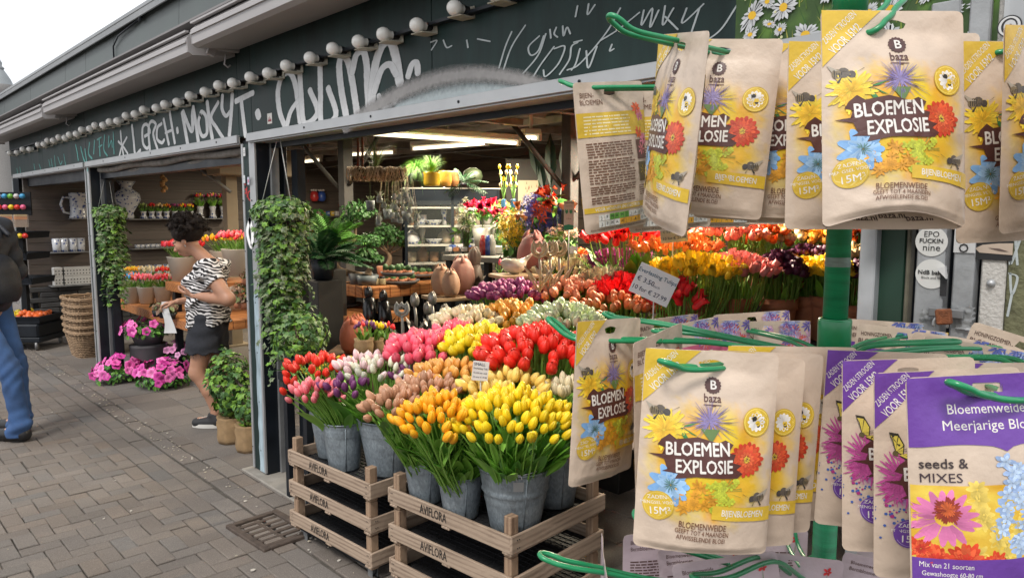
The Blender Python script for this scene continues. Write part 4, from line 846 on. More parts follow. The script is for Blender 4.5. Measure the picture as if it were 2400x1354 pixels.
rows = [(18, 742, 932, 3.35, 52, .05, PNK, .052, 'bud', .24), (18, 905, 882, 3.4, 76, .06, WHG, .054, 'bud', .26), (9, 815, 916, 3.28, 44, .03, PUR, .054, 'bud', .24), (6, 962, 882, 3.38, 36, .02, PUR, .054, 'bud', .26), (17, 745, 872, 3.6, 66, .05, REDL, .056, 'bud', .26), (3, 684, 918, 3.5, 16, .05, REDL, .056, 'bud', .26),
 (16, 872, 868, 3.45, 70, .04, LPK, .056, 'bud', .3), (8, 975, 900, 3.3, 34, .02, LPK, .056, 'bud', .3),
 (30, 1005, 928, 2.98, 70, .04, TAN, .058, 'bud', .25), (26, 1045, 888, 3.15, 66, .04, GOR, .060, 'bud', .25), (24, 1185, 915, 3.0, 80, .04, LYE, .064, 'bud', .25), (8, 1190, 885, 3.2, 40, .03, GOR, .058, 'bud', .25), (12, 1165, 940, 2.9, 60, .03, LYE, .060, 'bud', .25),
 (34, 985, 838, 3.5, 66, .08, HPK, .066, 'cup', .3), (14, 1065, 800, 3.8, 40, .05, HPK, .066, 'cup', .3), (34, 1118, 822, 3.5, 72, .07, YL2, .062, 'cup', .3), (52, 1255, 845, 3.25, 115, .10, RD2, .070, 'cup', .32),
 (40, 1095, 762, 4.0, 66, .06, CRM, .058, 'cup', .3), (40, 1200, 755, 4.1, 64, .07, ORC, .062, 'cup', .3), (52, 1318, 768, 3.8, 86, .08, WGR, .058, 'cup', .3),
 (60, 1195, 698, 4.5, 82, .06, MAG, .058, 'cup', .3), (48, 1335, 698, 4.5, 80, .08, SAL, .062, 'cup', .3), (10, 1285, 668, 4.8, 40, .03, YF, .06, 'cup', .3), (24, 1450, 722, 4.2, 90, .03, RUS, .06, 'cup', .3), (26, 1455, 692, 4.4, 52, .06, RF, .066, 'fringe', .3), (14, 1580, 715, 3.9, 40, .08, RF, .08, 'lily', .3),
 (36, 1325, 640, 4.9, 66, .06, CF, .062, 'fringe', .3), (42, 1458, 628, 4.9, 74, .06, PF2, .062, 'fringe', .3), (26, 1420, 672, 4.6, 60, .05, CF, .062, 'fringe', .3), (8, 1350, 612, 5.1, 26, .04, RO, .06, 'lily', .3),
 (54, 1628, 645, 4.0, 92, .06, YF, .060, 'fringe', .28), (46, 1722, 642, 4.1, 76, .06, PF, .060, 'fringe', .28), (34, 1828, 645, 4.2, 50, .09, DP, .060, 'peony', .28), (26, 1893, 640, 4.3, 46, .05, YF, .06, 'peony', .28),
 (46, 1480, 568, 4.7, 84, .10, RF, .075, 'fringe', .32), (32, 1585, 592, 4.5, 78, .05, OL, .07, 'lily', .3), (48, 1705, 560, 4.6, 76, .10, CP, .062, 'peony', .3), (18, 1790, 565, 4.7, 44, .08, RO, .06, 'peony', .3), (34, 1845, 562, 4.8, 60, .07, CYP, .06, 'peony', .3),
 (20, 1900, 605, 4.5, 44, .04, DP, .055, 'peony', .3), (26, 1935, 565, 4.7, 48, .07, ORC, .06, 'peony', .3), (24, 2000, 565, 4.6, 42, .08, RO, .06, 'peony', .3), (16, 1905, 535, 4.9, 60, .04, YF, .06, 'peony', .3), (14, 2005, 612, 4.4, 22, .05, CYP, .06, 'cup', .3), (18, 1990, 655, 4.2, 36, .07, DP, .06, 'peony', .3), (20, 1750, 535, 5.0, 60, .04, RO, .06, 'peony', .3), (20, 1945, 640, 4.2, 40, .06, YF, .06, 'peony', .28)]
pots = []
for r_ in rows:
    c, Rc = more(int(r_[0] * 1.85), *r_[1:4], r_[4] * 1.12, r_[5], r_[6], r_[7] * .92, *r_[8:10], leaf=int(r_[0] * .4) + 6, key=dict(zip(range(6), 'pwwwrr')).get(rows.index(r_))); pots.append((c, Rc, r_))
nv = mass.n; allm = MB(); allm.v = mass.v; allm.c = mass.c; allm.q = mass.q; allm.t = mass.t; allm.n = mass.n
lv = mass_l; base = allm.n; allm.v += lv.v; allm.c += lv.c; allm.q += [(q_ + base, 1, s_) for q_, _, s_ in lv.q]; allm.t += [(q_ + base, 1, s_) for q_, _, s_ in lv.t]; allm.n += lv.n
o = allm.obj('massed_tulips', [PETAL, GREENLEAF]); tag(o, 'massed tulips of many colours rising in rows behind the front buckets', 'tulips', kind='stuff')
# pots under them
terra = mat('terracotta', (.38, .15, .08), .75, var=.2, scale=14, bump=.15); greyp = mat('grey_pot', (.22, .23, .24), .6, metal=.2, var=.2)
names = [''] * 6 + ['lilac pink', 'pale pink', 'tan', 'golden tan', 'soft yellow', 'small golden', 'lower soft yellow', 'hot pink', 'further hot pink', 'lemon yellow', 'big red', 'cream', 'copper orange', 'pale green', 'plum', 'salmon', 'half hidden yellow', 'rust brown', 'scarlet fringed', 'scarlet lily shaped', 'cream fringed', 'purple fringed', 'lower cream fringed', 'orange among cream', 'yellow fringed', 'pink fringed', 'black purple', 'yellow ruffled', 'red spiky', 'orange lily shaped', 'coral double', 'orange red double', 'ivory double', 'small black purple', 'amber double', 'flame double', 'topmost yellow', 'ivory', 'lower black purple', 'topmost orange red', 'golden ruffled']
for (c, Rc, r_), nm in zip(pots, names):
    if r_[3] < 3.22 or r_[1] < 980 and r_[2] > 860: continue
    if r_[3] < 3.3 and nm != 'big red': rad = .085
    else: rad = min(.15, Rc * .62)
    tc_ = r_[1] > 1525; hgt = .26 if tc_ else .24; zt = c[2] - r_[9] * (.46 if tc_ else .8)
    if tc_ and nm in ('yellow fringed', 'pink fringed', 'black purple', 'yellow ruffled', 'golden ruffled', 'lower black purple'): rad = 44 * r_[3] / F * .98
    t = thing('flower_pot' if tc_ else 'flower_pail', '%s pot holding the %s tulips' % ('terracotta' if tc_ else 'grey', nm), 'pot', (c[0], c[1], zt - hgt))
    mb = MB()
    if tc_: mb.lathe([(0, .002), (rad * .72, .002), (rad * .9, hgt * .76), (rad * .9, hgt * .765), (rad, hgt * .77), (rad, hgt), (rad * .93, hgt), (rad * .9, hgt * .9), (0, hgt * .88)], 28)
    else: mb.lathe([(0, .002), (rad * .7, .002), (rad, hgt), (rad * .97, hgt), (rad * .95, hgt * .9), (0, hgt * .88)], 24)
    mb.obj('pot_body', terra if tc_ else greyp, t)
    mb = MB(); 
    # plinth each pot stands on
    hz = zt - hgt
    if hz > .05: mb.box((0, 0, -hz / 2 - .002), (min(rad * 1.5, .2), min(rad * 1.5, .2), hz), bev=.004); o = mb.obj('display_plinth', mat('dark_plinth', (.02, .018, .016), .7, var=.3)); o.location = t.location; tag(o, 'dark plinth under the pot of %s tulips' % nm, 'plinth')
# price signs
def sign(px, py, d, wpx, hpx, rollx, lines, label, yaw=0, tint=(.62, .63, .66)):
    P = at(px, py, d); s_ = d / F; W_, H_ = wpx * s_, hpx * s_
    t = thing('price_sign', label, 'sign', tuple(P), (0, 0, -PSI + yaw)); M = xf(rot=(0, rollx, 0)); mb = MB(); mb.box((0, 0, 0), (W_, .003, H_), M=M, col=tint); ex, ey = M[:3, 0], M[:3, 2]
    for (s, u, v, sz, col, b) in lines: text_on(mb, s, np.array([0, -.0022, 0]) + ex * u * W_ + ey * v * H_, ex, ey, sz * H_, col=col, bold=b)
    mb.obj('card', VC, t); mb = MB(); mb.tube([(0, .004, -H_ * .3), (0, .03, -H_ * .5 - .25)], .003, 6, col=(.5, .5, .5)); mb.obj('holder_stick', VC, t)
bl = (.015, .03, .09)
sign(1533, 667, 3.2, 97, 74, R(24), [('Everlasting Tulips', 0, .28, .185, (.02, .12, .22), .008), ('€ 3.50', -.22, .0, .22, bl, .008), ('each', .08, -.04, .12, bl, 0), ('10 for € 27.99', -.03, -.29, .20, bl, .008)], 'white tilted card reading Everlasting Tulips with prices', yaw=R(-6), tint=(.85, .86, .9))
sign(1579, 545, 4.0, 64, 46, R(-6), [('Everlasting Tulips', 0, .32, .16, bl, 0), ('€ 3.50 each', -.1, .05, .17, bl, 0), ('10 for € 27.99', 0, -.28, .2, bl, .01)], 'grey price card above the fringed red tulips', tint=(.42, .42, .42))
sign(1126, 869, 2.9, 38, 46, R(6), [('SMALL', -.08, .34, .2, bl, .01), ('Everlasting Tulip', 0, .13, .11, bl, .01), ('€ 2.50 per stuk', 0, -.1, .11, bl, .01), ('10 voor € 19.99', 0, -.32, .11, bl, .01)], 'small white card reading SMALL between the red and golden tulips')
# ------------------------------------------------------------------ seed bags and their rack
KR = np.array((.63, .505, .40)); GOLD = np.array((.60, .40, .035)); YS = np.array((.80, .58, .03)); BRN = np.array((.09, .03, .025)); WH = np.array((.78, .75, .7)); PURP = np.array((.145, .05, .33))
kraft = mat('kraft_print', attr=True, rough=.48, var=.05, scale=35, bump=.12, bscale=90, coat=.25)
AH = 1.5        # art height for width 1
class Art:
    """2D print: polygons in art units (x 0..1 to the right, y 0..AH down), drawn in layers"""
    def __init__(s): s.P = []; s.T = []; s.C = []; s.L = []; s.n = 0; s.lay = 0
    def tri(s, v, t, c):
        s.P.append(np.asarray(v, float)); s.T.append(np.asarray(t, int) + s.n); s.C.append(np.tile(np.asarray(c, float), (len(v), 1)) if np.ndim(c) == 1 else np.asarray(c)); s.L.append(np.full(len(v), s.lay)); s.n += len(v)
    def poly(s, pts, c): s.tri(pts, [(0, i, i + 1) for i in range(1, len(pts) - 1)], c)
    def star(s, pts, c):
        p = np.array(pts); s.tri(np.vstack([p.mean(0), p]), [(0, i + 1, (i + 1) % len(p) + 1) for i in range(len(p))], c)
    def disc(s, x, y, r, c, n=24, sy=1): s.poly([(x + r * math.cos(a), y + r * sy * math.sin(a)) for a in np.arange(n) * 6.2832 / n], c)
    def rect(s, x0, y0, x1, y1, c, ang=0):
        m = np.array([(x0 + x1) / 2, (y0 + y1) / 2]); ca, sa = math.cos(ang), math.sin(ang); k = max(1, int(abs(x1 - x0) / .08)); xs = np.linspace(x0, x1, k + 1); V = []
        for yy in (y0, y1): V += [(x, yy) for x in xs]
        V = (np.array(V) - m) @ np.array([[ca, sa], [-sa, ca]]) + m; s.tri(V, [q for i in range(k) for q in ((i, i + 1, k + 1 + i), (i + 1, k + 2 + i, k + 1 + i))], c)
    def text(s, st, x, y, size, c, ang=0, bold=0, shear=0, width=None, sx=1):
        v, t = text2d(st, bold, shear); v = v * np.array([size * sx, -size])
        if width: v = v * np.array([width / (np.ptp(v[:, 0]) + 1e-9), 1])
        ca, sa = math.cos(ang), math.sin(ang); v = v @ np.array([[ca, sa], [-sa, ca]]) + np.array([x, y]); s.tri(v, t, c); s.L[-1] = s.lay + np.arange(len(v)) * 4 // max(1, len(v)) * .15 * (bold > 0)
    def flower(s, x, y, r, n, c, g, w=.3, tip=.6, inner=.1, sy=1, jit=.1, rot=0, cen=None):
        for i in range(n):
            a = rot + i * 6.2832 / n + g.normal(0, jit * .5); L_ = r * (1 + g.normal(0, jit)); u = np.array([math.cos(a), math.sin(a) * sy]); v = np.array([-math.sin(a), math.cos(a) * sy]) * r * w * .5
            k = g.uniform(.75, 1.15); cc = np.clip(np.array(c) * k, 0, 1); o = np.array([x, y]); pts = [o + u * inner * r + v * .35, o + u * tip * L_ + v, o + u * .93 * L_ + v * .45, o + u * L_, o + u * .93 * L_ - v * .45, o + u * tip * L_ - v, o + u * inner * r - v * .35]
            s.tri(pts, [(0, j, j + 1) for j in range(1, 6)], np.clip([cc * .75, cc, cc * 1.1, cc * 1.15, cc * 1.1, cc, cc * .75], 0, 1))
        if cen is not None: s.lay += .3; s.disc(x, y, r * .16, cen, 10, sy)
    def bee(s, x, y, k, fl=1):
        s.lay += 1
        for dx, dy, r_, c in ((-.03, 0, .026, (.22, .17, .10)), (0, -.005, .028, (.12, .10, .08)), (.035, .005, .02, (.07, .06, .055))): s.disc(x + fl * dx * k, y + dy * k, r_ * k, c, 10)
        s.lay += .3
        for a in (.3, .9, 2.1): s.poly([(x, y), (x + fl * .05 * k * math.cos(a), y + .06 * k * math.sin(a)), (x + fl * .058 * k * math.cos(a + .15), y + .06 * k * math.sin(a + .15))], (.05, .045, .04))
        s.poly([(x - .01 * k, y - .01 * k), (x + fl * -.08 * k, y - .05 * k), (x + fl * -.055 * k, y - .01 * k)], (.42, .37, .30))
        for j in range(4): s.rect(x + fl * (-.045 + j * .011) * k, y - .02 * k, x + fl * (-.040 + j * .011) * k, y + .018 * k, (.04, .035, .03))
        s.poly([(x + fl * .05 * k, y), (x + fl * .10 * k, y - .03 * k), (x + fl * .10 * k, y - .027 * k)], (.05, .04, .04))
def splash(x, y, purple=False):
    """soft printed background of the front, per point"""
    c = np.tile(KR, (len(x), 1)); cx, cy = .5, .82; d = np.sqrt(((x - cx) / .50) ** 2 + ((y - cy) / .50) ** 2) + .16 * nz(x, y, 31, 7, 2.2) + .07 * nz(x, y, 9, 6, 8)
    a = np.clip((1.0 - d) * 3.2, 0, 1)[:, None]; f = np.clip(.5 + .7 * nz(x, y, 5, 6, 2), 0, 1)[:, None]
    if purple: col = np.array((.42, .03, .22)) * f + np.array((.20, .10, .45)) * (1 - f); a = a * np.clip(.3 + .9 * nz(x, y, 77, 6, 2.4), 0, 1)[:, None]
    else: col = YS * f + np.array((.78, .40, .03)) * (1 - f)
    return c * (1 - a) + col * a
LABELP = [(.145, .655), (.12, .70), (.17, .715), (.155, .765), (.06, .775), (.17, .80), (.20, .88), (.16, .89), (.27, .895), (.25, .935), (.40, .905), (.70, .905), (.74, .87), (.69, .84), (.73, .81), (.66, .79), (.68, .73), (.62, .72), (.66, .66), (.60, .63), (.55, .655), (.4, .62), (.25, .645), (.2, .61)]
def front_art(purple=False, seed=0):
    A = Art(); g = np.random.default_rng(seed); K = PURP if purple else GOLD * 1.15
    A.lay = 1; A.poly([(0.0, 0.0), (.42, 0.0), (.28, .13), (.14, .26), (0.0, .40)], K)
    A.lay = 2; A.text('ZADEN STROOIEN', .125, .125, .068, WH, R(-43), width=.30); A.text('VOOR 15M2', .165, .205, .085, WH, R(-43), bold=.01, width=.28)
    A.lay = 1; A.flower(.51, .25, .062, 16, BRN * .8, g, w=.5, jit=.02); A.disc(.51, .25, .056, BRN * .8); A.lay = 2; A.text('B', .513, .25, .09, WH * .9, 0, bold=.02); A.text('baza', .505, .342, .085, BRN, width=.125, bold=.01); A.rect(.44, .385, .57, .391, BRN); A.rect(.50, .388, .53, .398, BRN)
    if not purple:
        A.lay = 2; A.flower(.17, .57, .14, 34, (.82, .60, .05), g, w=.22, jit=.15); A.lay = 2.6; A.flower(.16, .59, .09, 24, (.84, .50, .03), g, w=.3)
        A.lay = 2
        for a in (-.3, .5, 1.2): A.poly([(.28, .55), (.28 + .07 * math.cos(a) - .02 * math.sin(a), .55 + .07 * math.sin(a)), (.28 + .14 * math.cos(a), .55 + .14 * math.sin(a)), (.28 + .07 * math.cos(a) + .03 * math.sin(a), .55 + .07 * math.sin(a) + .02)], (.05, .22, .06))
        A.lay = 2.4
        for j in range(2): A.flower(.49, .51 - j * .02, .145 - j * .045, 90 - 20 * j, ((.20, .16, .38), (.36, .30, .58))[j], g, w=.028, inner=.2, jit=.3, sy=.8)
        A.lay = 3; A.flower(.49, .50, .06, 60, (.30, .24, .50), g, w=.08, inner=0, jit=.4); A.poly([(.42, .56), (.56, .56), (.50, .66)], (.12, .2, .06))
        A.lay = 2.5; A.bee(.13, .455, 1.35)
        A.lay = 3; A.disc(.84, .50, .105, GOLD, 28); A.lay = 3.3; A.disc(.84, .50, .098, (.82, .62, .12), 28); A.lay = 3.6; A.disc(.84, .50, .09, GOLD * 1.1, 28); A.lay = 4; A.flower(.84, .50, .072, 12, WH, g, w=.55, inner=0, jit=.02); A.lay = 4.4
        A.disc(.825, .475, .018, (.02, .02, .02), 10); A.disc(.85, .51, .02, (.75, .5, .03), 10); A.disc(.853, .525, .016, (.02, .02, .02), 10); A.poly([(.83, .49), (.80, .46), (.81, .50)], (.05, .05, .05))
        for j, (r_, k_) in enumerate(((.135, 18), (.11, 16), (.085, 14), (.06, 12), (.035, 9))): A.lay = 2.2 + j * .3; A.flower(.77, .77, r_, k_, ((.55, .05, .02), (.72, .11, .035), (.62, .07, .03), (.75, .14, .05), (.4, .06, .03))[j], g, w=.42, rot=j * .4, jit=.04)
        A.lay = 3.8; A.flower(.77, .77, .028, 12, (.70, .5, .06), g, w=.3); A.disc(.77, .77, .012, (.08, .03, .03), 8)
        for j in range(2): A.lay = 2.3 + j * .3; A.flower(.225, .985, .15 - .035 * j, 9, ((.20, .40, .70), (.34, .55, .80))[j], g, w=.50, tip=.55, rot=j * .35)
        A.lay = 3; A.flower(.225, .985, .05, 14, (.10, .22, .22), g, w=.18)
        A.lay = 2.3
        for _ in range(46): A.flower(.60 + g.normal(0, .055), 1.02 + g.normal(0, .05), .026, 4, (.55, .60, .05), g, w=.9)
        for _ in range(14): a = g.uniform(0, 6.28); A.poly([(.60, 1.0), (.60 + .14 * math.cos(a), 1.0 + .13 * math.sin(a)), (.606 + .14 * math.cos(a), 1.005 + .13 * math.sin(a))], (.25, .32, .05))
        for _ in range(12): A.flower(.42 + g.normal(0, .07), 1.08 + g.normal(0, .05), .05, 7, (.78, .36, .03), g, w=.4)
        A.lay = 3; A.bee(.87, 1.055, 1.2, -1)
        A.lay = 4; A.rect(.53, 1.12, 1.0, 1.225, GOLD * 1.2, R(3)); A.lay = 5; A.text('BIJENBLOEMEN', .765, 1.172, .068, WH, R(3), bold=.015, width=.33)
        A.lay = 3; A.disc(.15, 1.15, .108, GOLD * 1.1, 28); A.lay = 3.4; A.disc(.15, 1.15, .098, (.75, .58, .15), 28); A.lay = 3.7; A.disc(.15, 1.15, .094, GOLD * 1.1, 28); A.lay = 4.2; A.text('ZADEN-', .145, 1.09, .04, WH, R(-8)); A.text('MENGSEL VOOR', .15, 1.13, .033, WH, R(-8)); A.text('15M²', .16, 1.19, .075, WH, R(-8), bold=.01)
    else:
        A.lay = 2
        for _ in range(60): A.disc(g.uniform(.0, .6), 1.02 + g.normal(0, .07), g.uniform(.004, .013), (.05, .12, .42), 6)
        for _ in range(40): A.disc(g.uniform(.05, .5), g.uniform(.7, 1.1), g.uniform(.006, .02), (.40, .03, .2), 6)
        for cx, cy, r_ in ((.22, .80, .15), (.3, .72, .12), (.16, .73, .13), (.33, .84, .1), (.12, .84, .08)): A.lay = 2.3 + .2 * random.random(); A.flower(cx, cy, r_, 60, (.46, .07, .27), g, w=.12, jit=.35, inner=0)
        A.lay = 3.2
        for sx, pts in ((1, [(0, 0), (-.02, -.10), (-.04, -.14), (.02, -.13), (.06, -.05), (.05, .03)]), (-1, [(0.02, .03), (.08, .03), (.14, -.02), (.20, -.07), (.17, .03), (.10, .07)])):
            A.lay += .3; A.star([(.13 + a, .56 + b) for a, b in pts], (.03, .028, .02)); A.lay += .3; A.star([(.13 + a * .82 + .004, .56 + b * .82 - .004) for a, b in pts], (.62, .5, .08)); A.lay += .3
            for j in range(4): a, b = pts[1 + j % 4]; A.poly([(.13, .56), (.13 + a * .9, .56 + b * .9), (.136 + a * .9, .566 + b * .9)], (.03, .03, .02))
        A.disc(.13, .57, .02, (.1, .08, .03), 10)
        A.lay = 3; A.disc(.22, 1.15, .108, PURP, 28); A.lay = 3.4; A.disc(.22, 1.15, .098, (.4, .32, .55), 28); A.lay = 3.7; A.disc(.22, 1.15, .094, PURP, 28); A.lay = 4.2; A.text('ZADEN-', .215, 1.09, .04, WH, 0); A.text('MENGSEL VOOR', .22, 1.13, .033, WH, 0); A.text('15M²', .23, 1.19, .075, WH, 0, bold=.01)
    A.lay = 4.6; A.star(LABELP, BRN); A.lay = 5.6; A.text('BLOEMEN', .405, .712, .135, WH, R(-3), bold=.024, width=.455); A.text('EXPLOSIE', .455, .835, .135, WH, R(-3), bold=.024, width=.41)
    A.lay = 4; b2 = (.16, .06, .03); A.text('BLOEMENWEIDE', .47, 1.275, .068, b2, R(2), width=.34, bold=.005); A.text('GEEFT TOT 4 MAANDEN', .47, 1.325, .05, b2, R(2), width=.385, bold=.003); A.text('AFWISSELENDE BLOEI', .465, 1.372, .05, b2, R(2), width=.35, bold=.003)
    return A
def hero_purple():
    A = Art(); g = np.random.default_rng(3); A.lay = 1
    n = 24; xs = np.linspace(0, 1.22, n + 1)
    bot = .56 + .0 * xs; bot = np.array([.53 + .06 * math.exp(-abs(x - .70) / .035) + .010 * math.cos((x - .70) * 9) for x in xs])
    A.tri(np.vstack([np.stack([xs, 0 * xs], 1), np.stack([xs, bot], 1)]), [q for i in range(n) for q in ((i, i + 1, n + 1 + i), (i + 1, n + 2 + i, n + 1 + i))], PURP)
    A.lay = 2; A.text('Bloemenweide', .60, .265, .105, WH, R(1), width=.60, bold=.004); A.text('Meerjarige Bloemen', .69, .387, .105, WH, R(1), width=.88, bold=.004)
    A.text('seeds &', .23, .665, .105, (.05, .035, .035), R(-1), width=.34, bold=.016); A.text('MIXES', .21, .775, .10, (.05, .03, .04), R(-1), width=.29)
    # photograph print
    m = 30; X, Y = np.meshgrid(np.linspace(0, 1.22, m), np.linspace(.83, 1.42, m)); f = nz(X, Y, 8, 6, 3)[..., None]; cc = np.clip(np.array((.75, .50, .06)) + f * np.array((.1, .15, .04)), 0, 1); cc = cc * (1 - .0 * f)
    A.lay = 1; A.tri(np.stack([X.ravel(), Y.ravel()], 1), [q for j in range(m - 1) for i in range(m - 1) for q in ((j * m + i, j * m + i + 1, j * m + m + i), (j * m + i + 1, j * m + m + i + 1, j * m + m + i))], cc.reshape(-1, 3))
    A.lay = 1.5
    for _ in range(30): A.flower(g.uniform(.4, 1.15), g.uniform(.8, 1.4), g.uniform(.05, .10), 8, (.78, .58, .12), g, w=.5)
    for k in range(26): x = .80 + .13 * math.sin(k * 1.9) + g.normal(0, .04); y = .66 + .027 * k; A.lay = 2; A.flower(x, y, .085, 5, np.array((.36, .50, .78)) * g.uniform(.8, 1.1), g, w=.6, sy=g.uniform(.5, 1), rot=g.uniform(0, 6)); A.lay = 2.4; A.flower(x + .01, y, .05, 5, (.5, .64, .84), g, w=.6)
    A.lay = 2.5; A.flower(.22, 1.08, .27, 17, (.72, .20, .42), g, w=.26, sy=.9, rot=.2, inner=.25, jit=.08); A.lay = 3; A.flower(.24, 1.02, .10, 30, (.30, .04, .02), g, w=.25, inner=0); A.lay = 3.3; A.flower(.24, 1.01, .06, 20, (.62, .12, .03), g, w=.25, inner=0)
    for cx, cy, r_ in ((.16, 1.42, .13), (.36, 1.42, .15), (.06, 1.33, .08), (.58, 1.44, .10)):
        for j in range(3): A.lay = 2.6 + j * .3; A.flower(cx, cy, r_ * (1 - .25 * j), 18, ((.68, .06, .02), (.78, .12, .04), (.6, .04, .02))[j], g, w=.4, jit=.12)
    A.lay = 4; A.rect(0, 1.40, 1.22, 1.83, PURP); A.lay = 5; A.text('Mix van 21 soorten', .23, 1.455, .06, WH, R(2), width=.37, bold=.003); A.text('Gewashoogte 60-80 cm', .27, 1.525, .055, WH, R(2), width=.42, bold=.003)
    A.lay = 6; A.disc(.93, 1.33, .115, (.7, .7, .7), 28); A.lay = 7; A.text('15', .93, 1.32, .13, (.03, .03, .03), bold=.02); A.text('m²', .93, 1.39, .05, (.03, .03, .03))
    A.P = [p * .82 for p in A.P]; return A
def lines(A, x0, x1, y0, y1, n, c, g, h=.012):
    for i in range(n):
        y = y0 + (y1 - y0) * i / max(1, n - 1); x = x0; e = x1 - (g.uniform(0, .25) * (x1 - x0) if i % 4 == 3 else g.uniform(0, .03))
        while x < e - .02: w_ = min(g.uniform(.03, .10), e - x); A.rect(x, y, x + w_, y + h, c); x += w_ + .012
def months(A, y, c1, c2):
    g1 = (.12, .35, .05); o1 = (.80, .42, .03); ch = 'JFMAMJJASOND'
    for r_, (on, cc) in enumerate((((2, 3, 4, 5), g1), ((4, 5, 6, 7, 8), o1))):
        for i in range(12):
            A.lay = 2; A.rect(.14 + i * .067, y + r_ * .065, .202 + i * .067, y + r_ * .065 + .06, cc if i in on else (.66, .66, .62)); A.lay = 3; A.text(ch[i], .171 + i * .067, y + r_ * .065 + .03, .045, (.03, .03, .03), bold=.01)
def back_art(seed=1):
    A = Art(); g = np.random.default_rng(seed); A.lay = 1; b2 = (.16, .07, .04)
    A.text('BIJEN-', .17, .13, .07, b2, bold=.004); A.text('BLOEMEN', .22, .20, .07, b2, bold=.004); A.rect(0, .30, 1, .54, GOLD * 1.1); A.lay = 2; lines(A, .08, .72, .335, .5, 6, (.80, .72, .45), g, .013)
    for k in range(5): A.lay = 2.2; A.flower(.88 + g.normal(0, .05), .28 + k * .08, .07, 9, ((.75, .12, .03), (.7, .2, .3), (.7, .5, .05))[k % 3], g, w=.4)
    A.lay = 1; lines(A, .08, .70, .60, .73, 6, b2, g); lines(A, .08, .70, .77, .88, 5, b2, g); lines(A, .08, .70, .91, .99, 4, b2, g); lines(A, .08, .68, 1.03, 1.10, 4, b2, g); lines(A, .08, .66, 1.14, 1.19, 3, b2, g)
    A.rect(.76, .60, .93, .80, (.12, .05, .04)); A.rect(.76, .83, .93, 1.03, (.10, .07, .02)); A.lay = 2; A.flower(.85, .70, .07, 7, (.7, .2, .22), g); A.flower(.84, .92, .06, 7, (.7, .5, .05), g, w=.1); A.lay = 1
    lines(A, .74, .95, 1.07, 1.16, 5, b2, g, .009); A.rect(0, 1.235, 1, 1.29, GOLD * 1.1); A.lay = 2; A.text('VOOR HOVENIER EN ROBOTTUIN', .42, 1.263, .045, WH, width=.62, bold=.01); months(A, 1.315, 0, 0); A.lay = 1; A.text('Baza House of Seeds | Postbus 93 | baza.nl | Hoorn NL', .45, 1.468, .03, b2, width=.78)
    return A
def top_art(seed, kind):
    """backs of other mixes whose printed top strip shows over the rack"""
    A = Art(); g = np.random.default_rng(seed); b2 = (.10, .05, .04); A.lay = 1
    if kind == 'K': A.text('KLEURENPRACHT', .24, .11, .075, b2, width=.36, bold=.01); A.text('BLOEMEN', .17, .19, .075, b2, bold=.01); A.rect(0, .27, 1, .62, (.55, .10, .20)); cols = ((.16, .12, .42), (.36, .40, .68), (.68, .10, .06), (.6, .35, .5))
    elif kind == 'N': A.text('HONINGZOEMENDE', .25, .11, .065, b2, width=.40, bold=.01); A.text('BLOEMEN', .17, .19, .065, b2, bold=.01); A.rect(0, .27, 1, .55, PURP); cols = ((.10, .14, .45), (.34, .45, .70), (.2, .22, .5), (.06, .1, .3))
    else:
        A.text('Bloemenweide', .24, .10, .06, b2, width=.30); A.text('Bermbloemen', .23, .17, .06, b2, width=.28); cols = None
        lines(A, .08, .85, .30, .46, 6, b2, g, .014); lines(A, .08, .5, .62, .9, 9, b2, g, .012); A.lay = 2; A.flower(.85, .14, .05, 5, (.7, .04, .05), g, w=.6); A.poly([(.85, .14), (.83, .30), (.84, .30)], (.1, .25, .05))
    if cols:
        A.lay = 2
        for k in range(26): A.flower(.80 + g.normal(0, .09), .14 + g.normal(0, .07), g.uniform(.04, .09), 9, cols[k % 4], g, w=.3)
        A.lay = 2; lines(A, .45, .9, .36, .5, 4, (.6, .5, .5), g, .012)
    return A
def refine(A, mx=.075):
    P = np.concatenate(A.P); T = np.concatenate(A.T); C = np.concatenate(A.C); L_ = np.concatenate(A.L)
    for _ in range(5):
        e = np.max([np.linalg.norm(P[T[:, i]] - P[T[:, (i + 1) % 3]], axis=1) for i in range(3)], axis=0); big = e > mx
        if not big.any(): break
        t = T[big]; n = len(P); k = len(t); M_ = [(P[t[:, i]] + P[t[:, (i + 1) % 3]]) / 2 for i in range(3)]; MC = [(C[t[:, i]] + C[t[:, (i + 1) % 3]]) / 2 for i in range(3)]
        P = np.vstack([P] + M_); C = np.vstack([C] + MC); L_ = np.concatenate([L_] + [L_[t[:, 0]]] * 3); a, b, c = n + np.arange(k), n + k + np.arange(k), n + 2 * k + np.arange(k)
        T = np.vstack([T[~big], np.stack([t[:, 0], a, c], 1), np.stack([a, t[:, 1], b], 1), np.stack([c, b, t[:, 2]], 1), np.stack([a, b, c], 1)])
    o = Art(); o.P, o.T, o.C, o.L = [P], [T], [C], [L_]; return o
ARTS = {'F': front_art(), 'P': front_art(True, 2), 'Q': hero_purple(), 'B': back_art(), 'K': top_art(5, 'K'), 'N': top_art(6, 'N'), 'L': top_art(7, 'L')}
ARTS = {k: refine(a) for k, a in ARTS.items()}
